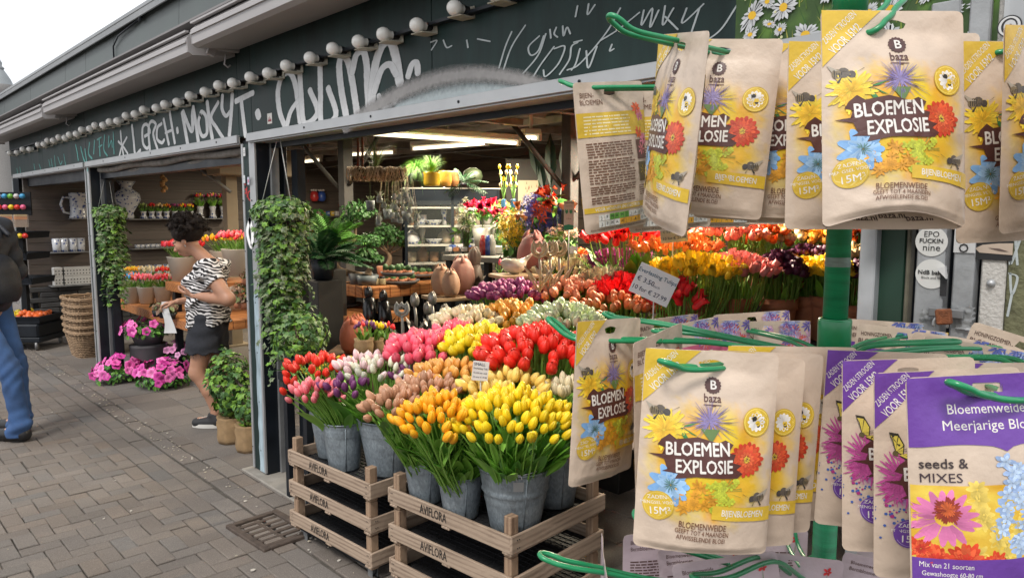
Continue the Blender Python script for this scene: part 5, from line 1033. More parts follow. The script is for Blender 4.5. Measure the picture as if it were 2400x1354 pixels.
def bag(name_label, P, W_, yaw, tilt=0, roll=0, art='F', back='B', bulge=.016, seed=0, res=(26, 38), arch=0.0, curl=0.0, group=None, cat='seed bag', base=None, H_=None, hole=True):
    """P: world point of the hanging hole; art faces local -Y"""
    g = np.random.default_rng(seed + 100); H_ = H_ or AH; nu, nv_ = res; hv = .10
    s1, s2 = g.integers(1, 9999, 2); kx, kz = g.uniform(-1, 1, 2)
    def S(x, y, side):
        u = np.clip(x, 0, 1); v = y / H_
        prof = np.sin(np.pi * np.clip(u, 0, 1)) ** .7 * (1 - np.exp(-np.clip(v - .10, 0, 1) * 6)) * (.55 + .45 * np.sin(np.pi * np.clip(v, 0, 1) ** 1.2) + .35 * v)
        b = bulge / W_ * prof * (1 - .35 * (v > .97)); edge = np.minimum(1, np.minimum(u, 1 - u) * 12)
        wr = (.0095 * nz(x, y, s1, 6, 1.6) + .004 * nz(x, y * .6, s2, 6, 5) * (.3 + v)) * edge
        Z = y + (-arch * np.sin(np.pi * u) * (v > .55) * ((v - .55) / .45) ** 2 if side < 0 else 0)
        Yd = wr * .9 + side * (b + arch * .55 * (side < 0) * np.sin(np.pi * u) * np.clip((v - .55) / .45, 0, 1) ** 2 + .0015) + curl * (u - .5) ** 2 * 4 * .25 + .02 * kx * np.sin(3 * (u - .3)) * v + .03 * kz * (v - .3) ** 2
        return np.stack([(x - .5) * W_, Yd * W_, (hv * 1.0 - Z) * W_], -1)
    mb = MB(); us = np.linspace(0, 1, nu + 1); vs = np.linspace(0, H_, nv_ + 1); U_, V_ = np.meshgrid(us, vs)
    # rounded corners
    rc = .045
    def roundc(U_, V_):
        U2, V2 = U_.copy(), V_.copy()
        for cx, sx in ((0, 1), (1, -1)):
            for cy, sy in ((0, 1), (H_, -1)):
                ax, ay = (U_ - cx) * sx, (V_ - cy) * sy; m = (ax < rc) & (ay < rc); dx, dy = rc - ax, rc - ay; d = np.maximum(np.abs(dx), np.abs(dy)) / (np.sqrt(dx * dx + dy * dy) + 1e-9)
                U2 = np.where(m, cx + sx * (rc - dx * d), U2); V2 = np.where(m, cy + sy * (rc - dy * d), V2)
        return U2, V2
    U2, V2 = roundc(U_, V_); hx, hy, hr, hs = .5, .10, .10, .034
    rr = np.sqrt(((U2 - hx) / hr) ** 2 + ((V2 - hy) / hs) ** 2) if hole else np.full(U2.shape, 9.)
    inside = rr < 1.0; k_ = np.where(inside & (rr > 1e-6), 1 / np.maximum(rr, 1e-6), 1)
    cell_in = inside[:-1, :-1] & inside[1:, :-1] & inside[:-1, 1:] & inside[1:, 1:]
    # keep at least the middle cells out when the grid is coarse
    U3 = np.where(inside, hx + (U2 - hx) * k_, U2); V3 = np.where(inside, hy + (V2 - hy) * k_, V2)
    idx = np.arange((nu + 1) * (nv_ + 1)).reshape(nv_ + 1, nu + 1)
    if hole:
        cu, cv = (U2[:-1, :-1] + U2[1:, 1:]) / 2, (V2[:-1, :-1] + V2[1:, 1:]) / 2; cell_in |= (((cu - hx) / hr) ** 2 + ((cv - hy) / hs) ** 2) < .55
    keep = ~cell_in
    xs, ysv = U3.ravel(), V3.ravel()
    for side, ar in ((-1, art), (1, back)):
        if ar in ('F', 'P'): c = splash(xs, ysv, ar == 'P')
        else: c = np.tile(KR if ar != 'L' else np.array((.56, .46, .50)), (len(xs), 1))
        if ar == 'P' and False: pass
        c = c * (.97 + .05 * nz(xs, ysv, s2, 4, 2)[:, None]); V = S(xs, ysv, side); q = np.stack([idx[:-1, :-1][keep], idx[1:, :-1][keep], idx[1:, 1:][keep], idx[:-1, 1:][keep]], 1)
        if side > 0: q = q[:, ::-1]
        mb.add(V, q, None, np.clip(c, 0, 1))
        A = ARTS[ar]
        if side < 0 or seed % 2 == 0 or ar == art:
            P_ = np.concatenate(A.P); T_ = np.concatenate(A.T); C_ = np.concatenate(A.C); L_ = np.concatenate(A.L); P_ = P_ * np.array([1, H_ / AH]); m = (P_[:, 0] > -.02) & (P_[:, 0] < 1.02) & (P_[:, 1] < H_ - .005); px = np.clip(P_[:, 0], .004, .996); py = np.clip(P_[:, 1], .004, H_)
            t_ = T_[m[T_].all(1)]
            pc = P_[t_].mean(1); t_ = t_[(((pc[:, 0] - hx) / hr) ** 2 + ((pc[:, 1] - hy) / hs) ** 2) > 1.3] if hole else t_
            x_ = px if side < 0 else 1 - px; B_ = S(x_, py, side); B_[:, 1] += side * (.0008 + L_ * .00016)
            mb.add(B_, None, t_, np.clip(C_, 0, 1), 0, True)
    # rim joining both sheets
    loop = np.concatenate([idx[0, :], idx[1:, -1], idx[-1, -2::-1], idx[-2:0:-1, 0]]); F0, B0 = S(xs[loop], ysv[loop], -1), S(xs[loop], ysv[loop], 1); n = len(loop)
    bm = (ysv[loop] > H_ - .03) & (arch > 0)
    qs = [(i, (i + 1) % n, n + (i + 1) % n, n + i) for i in range(n) if not (bm[i] and bm[(i + 1) % n])]; mb.add(np.vstack([F0, B0]), qs, None, KR * .9)
    if arch > 0:      # folded bottom gusset printed with the maker's web address
        gu = np.linspace(.04, .96, 15); F1 = S(gu, 0 * gu + H_, -1); B1 = S(gu, 0 * gu + H_, 1); Mz = (F1 + B1) / 2; Mz[:, 2] += .028 * np.sin(np.pi * gu) + .002; V = np.vstack([F1, Mz, B1]); n = 15
        mb.add(V, [(k * n + i, k * n + i + 1, (k + 1) * n + i + 1, (k + 1) * n + i) for k in (0, 1) for i in range(n - 1)], None, KR * .85)
        for (u0, kk) in ((.3, 1), (.52, 1), (.78, 1)):
            c_ = (Mz[int(u0 * 14)] * .45 + B1[int(u0 * 14)] * .55) + np.array([0, -.001, -.001]); text_on(mb, 'baza.nl', c_, (1, 0, .1 * (u0 - .5)), np.array([0, .5, .86]) * -1 * -1, .013, col=(.05, .03, .03), bold=.015)
    o = mb.obj('seed_bag', kraft, None, tuple(P), (tilt, roll, -PSI + yaw)); tag(o, name_label, cat, group); return o
# --- bags. px,py: hole in the photo, d: distance ahead, W: real width
rk = mat('rack_green', (.008, .23, .085), .32, var=.12, scale=25, coat=.25); rkp = mat('rack_pole_green', (.012, .24, .10), .45, var=.35, scale=9, stretch=(1, 1, 8), bump=.15)
rack = thing('seed_rack', 'green metal carousel rack with looped wire hooks full of seed bags', 'display rack', tuple(at(1950, 900, 1.36) * np.array([1, 1, 0])))
RP = np.array(rack.location)
def L2(P): return np.array(P) - RP
mb = MB(); z1 = at(1950, 838, 1.36)[2]; mb.tube([(0, 0, .05), (0, 0, z1 - .02)], .0215, 24); mb.tube([(0, 0, z1 + .075), (0, 0, 1.98)], .0215, 24)
mb.obj('pole', rkp, rack)
mb = MB()
for z in (1.62, 1.575, 1.505, z1 - .50 + .22, z1 - .36 + .1): mb.lathe([(.0218, z - .008), (.0219, z), (.0218, z + .009)], 24, wob=lambda th, f: 1 + 0 * th)
mb.obj('worn_band', mat('worn_grey', (.16, .22, .19), .5, var=.3, scale=40, stretch=(1, 1, 5)), rack)
mb = MB(); mb.lathe([(.0, z1 - .024), (.0285, z1 - .024), (.029, z1 + .07), (.0275, z1 + .074), (.0215, z1 + .074)], 28); mb.obj('hub', rk, rack); zb_ = .88; mb = MB()
mb.lathe([(.0, zb_ - .03), (.0285, zb_ - .03), (.029, zb_ + .06), (.0215, zb_ + .062)], 28); mb.obj('hub', rk, rack); mb = MB(); mb.lathe([(.0215, 1.93), (.029, 1.93), (.029, 2.03), (0, 2.03)], 28); mb.obj('hub', rk, rack)
mb = MB()
for k in range(5): a = k * 1.2566; mb.tube([(0, 0, .06), (.32 * math.cos(a), .32 * math.sin(a), .02)], .012, 8)
mb.obj('foot', rk, rack)
def hook(pts, gap=.0105, r=.0040, tipup=None):
    """double wire hook ending in a loop; pts from hub outward, in world coordinates"""
    P = smooth([L2(p) for p in pts], 8); d = np.gradient(P, axis=0); s_ = np.cross(d, [0, 0, 1.0]); s_ /= np.linalg.norm(s_, axis=1)[:, None]
    f = np.linspace(0, 1, len(P)); A1 = P + s_ * (gap * (1 + .0 * f))[:, None]; B1 = P - s_ * gap; e = d[-1] / np.linalg.norm(d[-1]); th = np.linspace(0, math.pi, 9)[1:-1]
    arc = [P[-1] + s_[-1] * gap * math.cos(t) * 1.0 + e * gap * 1.3 * math.sin(t) for t in th]; mb = MB(); mb.tube(np.vstack([A1, arc, B1[::-1]]), r, 8); mb.obj('hook', rk, rack)
def hk(tip, base_d=None, z0=z1, **k):
    """tip: (px,py,d) list from outside inwards"""
    w = [at(*t) for t in tip][::-1]; base_ = np.array([RP[0], RP[1], z0]); v = w[0] - base_; hook([base_ + v * np.array([.08, .08, .08]), base_ + v * .5] + w, **k)
def hd(z, dang, L_=.36, up=.05):
    return None
# middle tier hooks
hk([(1300, 757, 1.235), (1345, 790, 1.225), (1420, 796, 1.22), (1640, 800, 1.27)]); hk([(1428, 738, 1.55), (1450, 745, 1.54), (1560, 760, 1.5)]); hk([(1567, 852, .97), (1600, 862, .985), (1690, 858, 1.02), (1780, 838, 1.15)])
hk([(2250, 905, .80), (2300, 925, .815), (2380, 925, .87), (2200, 850, 1.15)]); hk([(2395, 855, 1.05), (2330, 838, 1.1)]); hk([(2178, 770, 1.75), (2130, 785, 1.7), (2050, 800, 1.55)]); hk([(2330, 815, 1.45), (2200, 815, 1.4)]); hk([(1700, 760, 1.72), (1760, 775, 1.65), (1850, 795, 1.5)]); hk([(1545, 775, 1.5), (1600, 778, 1.48), (1700, 790, 1.45)]); hk([(2230, 800, 1.3), (2180, 802, 1.3), (2050, 808, 1.33)])
# top tier hooks; the front one slopes up to a higher ring
zt_ = 1.86
hk([(1445, 50, 1.05), (1480, 75, 1.06), (1560, 95, 1.08), (1670, 120, 1.15), (1800, 150, 1.25)], z0=zt_); hk([(1328, 196, 1.34), (1360, 207, 1.33), (1430, 207, 1.33), (1600, 205, 1.35)], z0=zt_ - .04); hk([(2050, 62, .93), (2075, 30, .94), (2110, -60, .98)], z0=2.4); hk([(2345, 122, 1.06), (2365, 118, 1.08), (2380, 110, 1.15)], z0=zt_ + .04)
# low tier hooks
hk([(1285, 1305, 1.10), (1330, 1320, 1.10), (1410, 1335, 1.12), (1560, 1365, 1.2)], z0=zb_); hk([(1500, 1210, 1.30), (1540, 1262, 1.27), (1620, 1290, 1.28), (1750, 1330, 1.32)], z0=zb_); hk([(1640, 1352, 1.08), (1700, 1345, 1.12), (1800, 1310, 1.2)], z0=zb_); hk([(1850, 1235, 1.62), (1860, 1280, 1.55), (1890, 1330, 1.45)], z0=zb_); hk([(2160, 1330, 1.5), (2100, 1345, 1.45)], z0=zb_)
G_ = None
def bg_(label, tlx, tly, wpx, d, yaw=0, W_=.182, **k):
    """place by the photo position of the top centre of the bag; the hole lies 0.10 W below it"""
    P = at(tlx, tly, d) - np.array([0, 0, .10 * W_]); return bag(label, P, W_, yaw, **k)
yb = 'kraft seed bag with yellow corner '
# top tier
bg_('kraft bag with yellow corner and big title hanging front and centre on the top tier', 2093, 24, 340, .925, R(2), tilt=R(-7), seed=2, res=(44, 64), arch=.10, bulge=.024)
bg_('bag back with yellow band and text, leftmost on the top tier', 1428, 192, 130, 1.34, R(38), art='B', back='F', roll=R(-7), W_=.178, seed=4, bulge=.02)
bg_('mostly hidden bag back right behind the leftmost text side bag', 1560, 205, 130, 1.42, R(20), art='B', back='F', roll=R(-4), seed=3)
bg_('steeply turned front bag with a creased corner, hanging on the upper left hook', 1598, 78, 110, 1.07, R(-80), W_=.187, roll=R(11), seed=6, tilt=R(0), bulge=.02, res=(34, 50))
bg_('yellow printed bag just right of the steeply turned one on the top tier', 1690, 92, 180, 1.15, R(-24), seed=8, roll=R(5), bulge=.02, res=(34, 50))
bg_('bag showing a red flower and round badge, third from the left on the top tier', 1790, 118, 180, 1.19, R(-14), seed=10, roll=R(3))
bg_('bag with flower and band half hidden behind the third on the top tier', 1848, 108, 180, 1.25, R(-8), seed=12, roll=R(1))
bg_('bag with yellow corner peeping out left behind the big top bag', 1990, 98, 180, 1.08, R(4), seed=14, tilt=R(-3))
bg_('bag directly behind the big top bag, a little to its right', 2150, 80, 180, 1.12, R(-5), seed=16, tilt=R(-3))
bg_('bag with yellow corner right of the big top bag', 2385, 98, 200, 1.06, R(12), seed=18, roll=R(-2), W_=.19)
bg_('near bag cut off by the top right edge of the picture', 2560, -70, 200, .86, R(35), seed=20, roll=R(-3), W_=.22)
bg_('bag back low behind the green pole on the top tier', 1925, 246, 150, 1.72, R(4), art='B', back='F', seed=21, tilt=R(-2))
bg_('bag back with pale month table right of the pole on the top tier', 2150, 232, 160, 1.66, R(-6), art='B', back='F', seed=22)
bg_('low hanging bag back behind the right hand top bags', 2340, 245, 150, 1.62, R(-15), art='B', back='F', seed=23)
bg_('bag back between the left hook bags, low and far', 1680, 236, 150, 1.60, R(12), art='B', back='F', seed=24)
bg_('far bag back under the badge bag on the top tier', 1810, 232, 150, 1.62, R(-6), art='B', back='F', seed=26)
bg_('bag wedged between the badge bag and the yellow corner left of the big top bag', 1880, 102, 180, 1.16, R(-4), seed=15, roll=R(2))
bg_('turned bag at the far right top, behind the one right of the big bag', 2440, 60, 180, 1.0, R(30), seed=17, roll=R(-6))
# middle tier
bg_('large kraft bag with yellow corner front and centre on the middle tier', 1668, 822, 315, 1.0, R(0), seed=30, tilt=R(-3), roll=R(3), res=(44, 64), bulge=.026, arch=0)
bg_('narrow turned bag with a white highlight on the left hook of the middle tier', 1430, 748, 130, 1.21, R(46), seed=32, W_=.175, roll=R(4), bulge=.018, res=(34, 50))
bg_('turned bag back with wrapped text just right of the narrow left bag', 1545, 778, 110, 1.22, R(52), art='B', back='F', seed=34, roll=R(-4), W_=.175)
bg_('second bag behind the large middle bag, badge and red flower showing', 1742, 835, 300, 1.06, R(3), seed=36, roll=R(3), tilt=R(-2))
bg_('third bag behind the large middle bag, bee at its edge', 1792, 825, 300, 1.10, R(4), seed=38, roll=R(3), tilt=R(-2))
bg_('fourth bag behind the large middle bag, next to the pole', 1840, 812, 300, 1.14, R(4), seed=40, roll=R(2), tilt=R(-2))
bg_('fifth bag of the middle row, just showing its yellow band edge', 1884, 812, 300, 1.20, R(6), seed=42, roll=R(2))
bg_('purple cornered bag with a butterfly, rear of the right group', 2080, 824, 250, 1.12, R(-2), art='P', seed=44, roll=R(2), tilt=R(-1))
bg_('purple cornered butterfly bag, middle of the right group', 2130, 840, 260, 1.03, R(-2), art='P', seed=46, roll=R(-2), tilt=R(-2))
bg_('purple cornered bag directly behind the big purple one', 2220, 866, 280, .94, R(-2), art='P', seed=48, roll=R(-3))
bg_('big purple topped bag with a pink coneflower at the right edge', 2310, 876, 390, .83, R(0), art='Q', seed=50, roll=R(-3), tilt=R(-3), res=(44, 64), bulge=.02, W_=.177)
bg_('small bag top with purple corner by the right edge hook', 2340, 850, 200, 1.02, R(-40), art='P', seed=52, roll=R(-8))
for k_, (px, py, d, yaw, ar, rl, lb) in enumerate([(1545, 745, 1.62, 14, 'K', -4, 'bag top printed with small blue and red flowers, leftmost of the far row'), (1598, 758, 1.58, 20, 'K', -7, 'bag top half folded forward in the far row left of the yellow corners'), (1660, 752, 1.64, 2, 'K', -2, 'flowered bag top in the far row above the yellow corners'),
    (1762, 732, 1.78, 4, 'K', -3, 'farthest flowered bag top left of the pole'), (1800, 752, 1.66, -2, 'K', -1, 'flowered bag top with a pink band just left of the pole'), (2070, 752, 1.70, -6, 'N', 3, 'kraft bag top with blue cornflowers just right of the pole'), (2115, 768, 1.62, -8, 'N', 5, 'kraft bag top with cornflowers, second right of the pole'),
    (2255, 792, 1.50, -12, 'N', 7, 'kraft bag top with cornflowers below the padlock'), (2290, 806, 1.42, -16, 'N', 8, 'wavy kraft bag top right of the padlock'), (2400, 790, 1.46, -30, 'N', 16, 'tilted kraft bag corner at the right edge above the purple bag')]):
    bg_(lb, px, py, 0, d, R(yaw), art=ar, back='F', seed=60 + k_, roll=R(rl), W_=.19, res=(20, 26))
# bottom tier
for k_, (px, py, d, yaw, rl, lb) in enumerate([(1560, 1246, 1.42, 10, 0, 'lilac text side bag, leftmost on the bottom tier'), (1650, 1272, 1.34, 4, -6, 'lilac text side bag, second from left on the bottom tier'), (1700, 1305, 1.20, -2, -9, 'lilac bag tilted up to the right in front on the bottom tier'), (1800, 1236, 1.60, -4, 0, 'lilac bag behind the pole foot on the bottom tier'), (1860, 1300, 1.30, -6, 4, 'lilac bag just left of the pole on the bottom tier'),
    (2090, 1318, 1.35, -14, 9, 'lilac bag with rounded corner right of the pole on the bottom tier'), (2130, 1290, 1.45, -22, 20, 'strongly tilted lilac bag under the butterfly bags')]):
    bg_(lb, px, py, 0, d, R(yaw), art='L', back='L', seed=80 + k_, roll=R(rl), W_=.17, res=(20, 26))
bg_('thin lilac bag seen edge on at the lower left hook', 1416, 1300, 0, 1.12, R(86), art='L', back='L', seed=92, W_=.17, roll=R(0), res=(20, 26), bulge=.004)
# ------------------------------------------------------------------ people: signed distance bodies turned into one continuous skin
class SDF:
    def __init__(s, lo, hi, h):
        s.lo = np.array(lo, float); s.h = h; s.n = np.ceil((np.array(hi) - s.lo) / h).astype(int) + 1; s.f = np.full(s.n, 1.0, np.float32)
    def sub(s, lo, hi):
        a = np.maximum(0, np.floor((np.array(lo) - s.lo) / s.h).astype(int)); b = np.minimum(s.n, np.ceil((np.array(hi) - s.lo) / s.h).astype(int) + 1); sl_ = tuple(slice(i, j) for i, j in zip(a, b))
        ax = [s.lo[i] + s.h * np.arange(a[i], b[i]) for i in range(3)]; return sl_, np.meshgrid(*ax, indexing='ij')
    def put(s, sl_, d, k, op='+'):
        f = s.f[sl_]
        if op == '-': s.f[sl_] = np.maximum(f, -d); return
        if k > 0: hh = np.clip(.5 + .5 * (f - d) / k, 0, 1); s.f[sl_] = f * (1 - hh) + d * hh - k * hh * (1 - hh)
        else: s.f[sl_] = np.minimum(f, d)
    def cone(s, a, b, r1, r2=None, k=.02, sq=None, op='+'):
        """tapered capsule a to b; sq = (axis vector, factor) flattens it"""
        a, b = np.array(a, float), np.array(b, float); r2 = r1 if r2 is None else r2; m = max(r1, r2) + k + .02; sl_, (X, Y, Z) = s.sub(np.minimum(a, b) - m, np.maximum(a, b) + m)
        px, py, pz = X - a[0], Y - a[1], Z - a[2]; d = b - a; L_ = d @ d + 1e-12; t = np.clip((px * d[0] + py * d[1] + pz * d[2]) / L_, 0, 1); qx, qy, qz = px - t * d[0], py - t * d[1], pz - t * d[2]
        if sq is not None: ax, fc = np.array(sq[0], float), sq[1]; ax = ax / np.linalg.norm(ax); c = (qx * ax[0] + qy * ax[1] + qz * ax[2]) * (fc - 1); qx, qy, qz = qx + ax[0] * c, qy + ax[1] * c, qz + ax[2] * c
        s.put(sl_, np.sqrt(qx * qx + qy * qy + qz * qz) - (r1 + (r2 - r1) * t), k, op); return s
    def ell(s, c, r, k=.02, rot=0, op='+', pitch=0):
        c, r = np.array(c, float), np.array(r, float); m = max(r) + k + .02; sl_, (X, Y, Z) = s.sub(c - m, c + m); x, y, z = X - c[0], Y - c[1], Z - c[2]
        ca, sa = math.cos(rot), math.sin(rot); x, y = x * ca + y * sa, -x * sa + y * ca; cp, sp = math.cos(pitch), math.sin(pitch); x, z = x * cp + z * sp, -x * sp + z * cp
        q = np.sqrt((x / r[0]) ** 2 + (y / r[1]) ** 2 + (z / r[2]) ** 2); g_ = np.sqrt((x / r[0] ** 2) ** 2 + (y / r[1] ** 2) ** 2 + (z / r[2] ** 2) ** 2) + 1e-6; s.put(sl_, q * (q - 1) / g_, k, op); return s
    def mesh(s):
        f = s.f; sg = f < 0; c8 = [(i, j, k) for i in (0, 1) for j in (0, 1) for k in (0, 1)]; n = s.n - 1; cnt = np.zeros(n, np.int8)
        for (i, j, k) in c8: cnt += sg[i:i + n[0], j:j + n[1], k:k + n[2]]
        act = (cnt > 0) & (cnt < 8); ids = np.argwhere(act); num = np.full(n, -1, np.int64); num[act] = np.arange(len(ids)); acc = np.zeros((len(ids), 3)); w_ = np.zeros(len(ids))
        for a in range(3):
            for o in [(p, q) for p in (0, 1) for q in (0, 1)]:
                c0 = [0, 0, 0]; oth = [i for i in range(3) if i != a]; c0[oth[0]], c0[oth[1]] = o; c1 = list(c0); c1[a] = 1; p0, p1 = ids + c0, ids + c1; f0, f1 = f[tuple(p0.T)], f[tuple(p1.T)]; m = (f0 < 0) != (f1 < 0); t = np.where(m, f0 / np.where(m, f0 - f1, 1), 0)
                acc += np.where(m[:, None], p0 + np.eye(3)[a] * t[:, None], 0); w_ += m
        V = s.lo + acc / np.maximum(w_, 1)[:, None] * s.h; Q = []
        for a in range(3):
            b, c = (a + 1) % 3, (a + 2) % 3; sh = [slice(None)] * 3; f0 = sg; s0 = [slice(0, None)] * 3; s1 = [slice(0, None)] * 3; s0[a] = slice(0, -1); s1[a] = slice(1, None); ch = sg[tuple(s0)] != sg[tuple(s1)]; e = np.argwhere(ch); e = e[(e[:, b] > 0) & (e[:, c] > 0) & (e[:, b] < n[b]) & (e[:, c] < n[c]) & (e[:, a] < n[a])]
            eb, ec = np.eye(3, dtype=int)[b], np.eye(3, dtype=int)[c]; q = np.stack([num[tuple((e - eb - ec).T)], num[tuple((e - ec).T)], num[tuple(e.T)], num[tuple((e - eb).T)]], 1); fl = ~sg[tuple(e.T)]; q[fl] = q[fl][:, ::-1]; Q.append(q)
        Q = np.concatenate(Q); Q = Q[(Q >= 0).all(1)]; return V, Q
skin = mat('skin', attr=True, rough=.5, var=.05, scale=30, sss=.12)
def hand(s, w, dirv, palmn, side, k=.004, curl=.5, scale=1.0):
    """w wrist, dirv finger direction, palmn palm normal, side = towards the thumb"""
    w = np.array(w, float); d = np.array(dirv, float); d /= np.linalg.norm(d); pn = np.array(palmn, float); pn -= d * (pn @ d); pn /= np.linalg.norm(pn); sd = np.array(side, float); sd -= d * (sd @ d) + pn * (sd @ pn); sd /= np.linalg.norm(sd); q = scale
    for o in (-.022, -.007, .008, .023): s.cone(w + sd * o * .6 * q, w + d * .078 * q + sd * o * q, .014 * q, .0115 * q, .010)
    T = []
    for i, (o, L_) in enumerate(((.025, .072), (.008, .080), (-.009, .074), (-.025, .058))):
        p = w + d * .080 * q + sd * o * q; a = curl * (.35 + .1 * i); dd = d * math.cos(a) + pn * math.sin(a)
        for j, (fr, r_) in enumerate(((.45, .0092), (.32, .0082), (.23, .0072))): e = p + dd * L_ * fr * q; s.cone(p, e, r_ * q, r_ * .9 * q, k); p = e; a += curl * .75; dd = d * math.cos(a) + pn * math.sin(a)
        T.append(p)
    p = w + d * .022 * q + sd * .026 * q; e = p + (d * .6 + sd * .75 + pn * .3) * .036 * q; s.cone(p, e, .013 * q, .0105 * q, .010); e2 = e + (d * .9 + sd * .1 + pn * .35) * .030 * q; s.cone(e, e2, .010 * q, .0085 * q, k); e3 = e2 + (d * .95 - sd * .15 + pn * .2) * .022 * q; s.cone(e2, e3, .0085 * q, .007 * q, k); T.append(e3); return T
def person(o_pos, rotz, label): return thing('person', label, 'person', o_pos, (0, 0, rotz))
def sdf_obj(S_, name, m, parent, colf=None, smooth_n=1):
    V, Q = S_.mesh(); mb = MB(); mb.add(V, Q, None, colf(V) if colf else None); return mb.obj(name, m, parent)
# ---- the woman.  local x = forward, y = her left (towards the camera), z up
wb = onz(500, 992, 0) ; wrot = math.atan2(-rt[1], -rt[0]) ; woman = person((wb[0], wb[1], 0), wrot, 'woman in a zebra print top and black denim skirt looking down at her hands')
def px(x, y, side=0.0):
    """photo pixel to her local frame"""
    P = at(x, y, 5.60 - side) - wb; f_ = np.array([math.cos(wrot), math.sin(wrot), 0]); l_ = np.array([-math.sin(wrot), math.cos(wrot), 0]); return np.array([P @ f_, P @ l_, P[2] + wb[2]])
def bodyW(inf=0.0, parts='all'):
    s = SDF((-.35, -.36, -.03), (.42, .36, 1.62), .0065); return s
S_ = bodyW(); hp = px(505, 775); ch = px(505, 650); nk = px(488, 598); sh = px(535, 622)
pel = np.array([hp[0], 0, .80])
def torso(s, e=0.0):
    s.ell((pel[0] - .01, 0, .80), (.105 + e, .15 + e, .11), .03); s.ell((pel[0] + .0, 0, .93), (.098 + e, .135 + e, .12), .05); s.ell((pel[0] - .012, 0, 1.07), (.112 + e, .155 + e, .13), .05); s.ell((pel[0] - .045, 0, 1.15), (.09 + e, .15 + e, .075), .04)
    for y in (-.07, .07): s.ell((pel[0] + .075, y, 1.065), (.062 + e, .065 + e, .06 + e), .03)
shl = np.array([px(533, 630)[0], .175, 1.15]); shr = np.array([px(520, 630)[0] + .03, -.165, 1.15])
torso(S_); S_.cone((pel[0] - .05, -.13, 1.165), (pel[0] - .05, .13, 1.165), .055, .055, .04)
nb = np.array([pel[0] - .045, 0, 1.19]); hd_ = np.array([px(463, 558)[0], 0, px(463, 558)[2]])
S_.cone(nb, (hd_[0] - .045, 0, hd_[2] - .06), .052, .047, .025)
# head, bowed
PT = .45
def hl(a, b, c):      # head local: a forward, b left, c up
    return hd_ + np.array([a * math.cos(PT) + c * math.sin(PT), b, -a * math.sin(PT) + c * math.cos(PT)])
S_.ell(hl(-.01, 0, .02), (.092, .072, .090), .02, pitch=-PT); S_.ell(hl(.035, 0, -.045), (.058, .055, .068), .025, pitch=-PT); S_.ell(hl(.055, 0, -.095), (.026, .028, .020), .02)
S_.cone(hl(.088, 0, -.008), hl(.112, 0, -.040), .009, .013, .010); S_.cone(hl(.100, -.010, -.042), hl(.100, .010, -.042), .009, .009, .006)
S_.cone(hl(.090, -.018, -.070), hl(.090, .018, -.070), .0075, .0075, .007); S_.cone(hl(.088, -.015, -.082), hl(.088, .015, -.082), .008, .008, .007)
S_.cone(hl(.085, -.035, .012), hl(.085, .035, .012), .008, .008, .015)
for b in (-1, 1): S_.ell(hl(.088, b * .03, -.008), (.013, .016, .009), .004, op='-'); S_.ell(hl(.078, b * .03, -.008), (.014, .014, .0115), .002); S_.ell(hl(-.005, b * .074, -.02), (.018, .009, .030), .006)
for b in (-1, 1): S_.ell(hl(.055, b * .042, -.035), (.025, .018, .022), .02)
# arms
el = px(550, 697, .26); wr = px(466, 690, .20); el[1], wr[1] = .23, .14
S_.cone(shl, el, .058, .047, .03); S_.cone(el, el * .5 + wr * .5, .046, .040, .02); S_.cone(el * .5 + wr * .5, wr, .040, .024, .01)
TL = hand(S_, wr, px(428, 682, .2) * np.array([1, 0, 1]) + np.array([0, .10, 0]) - wr, (0, -.3, -1) if False else (0, -.6, .8), (-.2, -.5, .9), curl=.55)
elr = np.array([shr[0] + .02, -.20, .93]); wr2 = px(440, 700); wr2[1] = .02
S_.cone(shr, elr, .054, .044, .03); S_.cone(elr, wr2, .042, .023, .015); TR = hand(S_, wr2, px(404, 706) * np.array([1, 0, 1]) + np.array([0, .04, 0]) - wr2, (0, 0, -1), (.1, 1, .2), curl=1.0)
# legs
kn = px(472, 868, .1); an = px(512, 962, .1); kn[1], an[1] = .085, .08
S_.cone((pel[0] + .0, .075, .70), kn, .082, .056, .03); S_.cone(kn, kn * .55 + an * .45 + np.array([-.025, 0, 0]), .054, .052, .03); S_.cone(kn * .55 + an * .45 + np.array([-.025, 0, 0]), an, .052, .034, .02)
kn2 = px(515, 868); an2 = np.array([px(520, 960)[0] - .12, -.07, .10]); kn2[1] = -.08
S_.cone((pel[0] - .01, -.075, .70), kn2, .082, .057, .03); S_.cone(kn2, (kn2 + an2) / 2 + np.array([-.02, 0, 0]), .055, .05, .03); S_.cone((kn2 + an2) / 2 + np.array([-.02, 0, 0]), an2, .05, .034, .02)
for a in (an, an2): S_.cone(a, a + np.array([.03, 0, -.055]), .034, .032, .02); S_.cone(a + np.array([.0, 0, -.06]), a + np.array([.13, 0, -.065]), .03, .026, .02)
def wcol(V):
    c = np.tile(np.array((.43, .225, .145)), (len(V), 1)); q = V - hd_; a = q[:, 0] * math.cos(PT) - q[:, 2] * math.sin(PT); u_ = q[:, 0] * math.sin(PT) + q[:, 2] * math.cos(PT); b = np.abs(q[:, 1]); f = (np.abs(u_) < .14) & (a > -.15)
    m = f & (a > .075) & (u_ > -.090) & (u_ < -.062) & (b < .022); c[m] = (.42, .12, .10)
    m = f & (a > .05) & (u_ > .004) & (u_ < .014) & (b > .014) & (b < .050); c[m] = (.05, .03, .02)
    m = f & (a > .07) & (np.abs(u_ + .010) < .006) & (b > .018) & (b < .043); c[m] = (.06, .035, .03); return c
sdf_obj(S_, 'body', skin, woman, wcol)
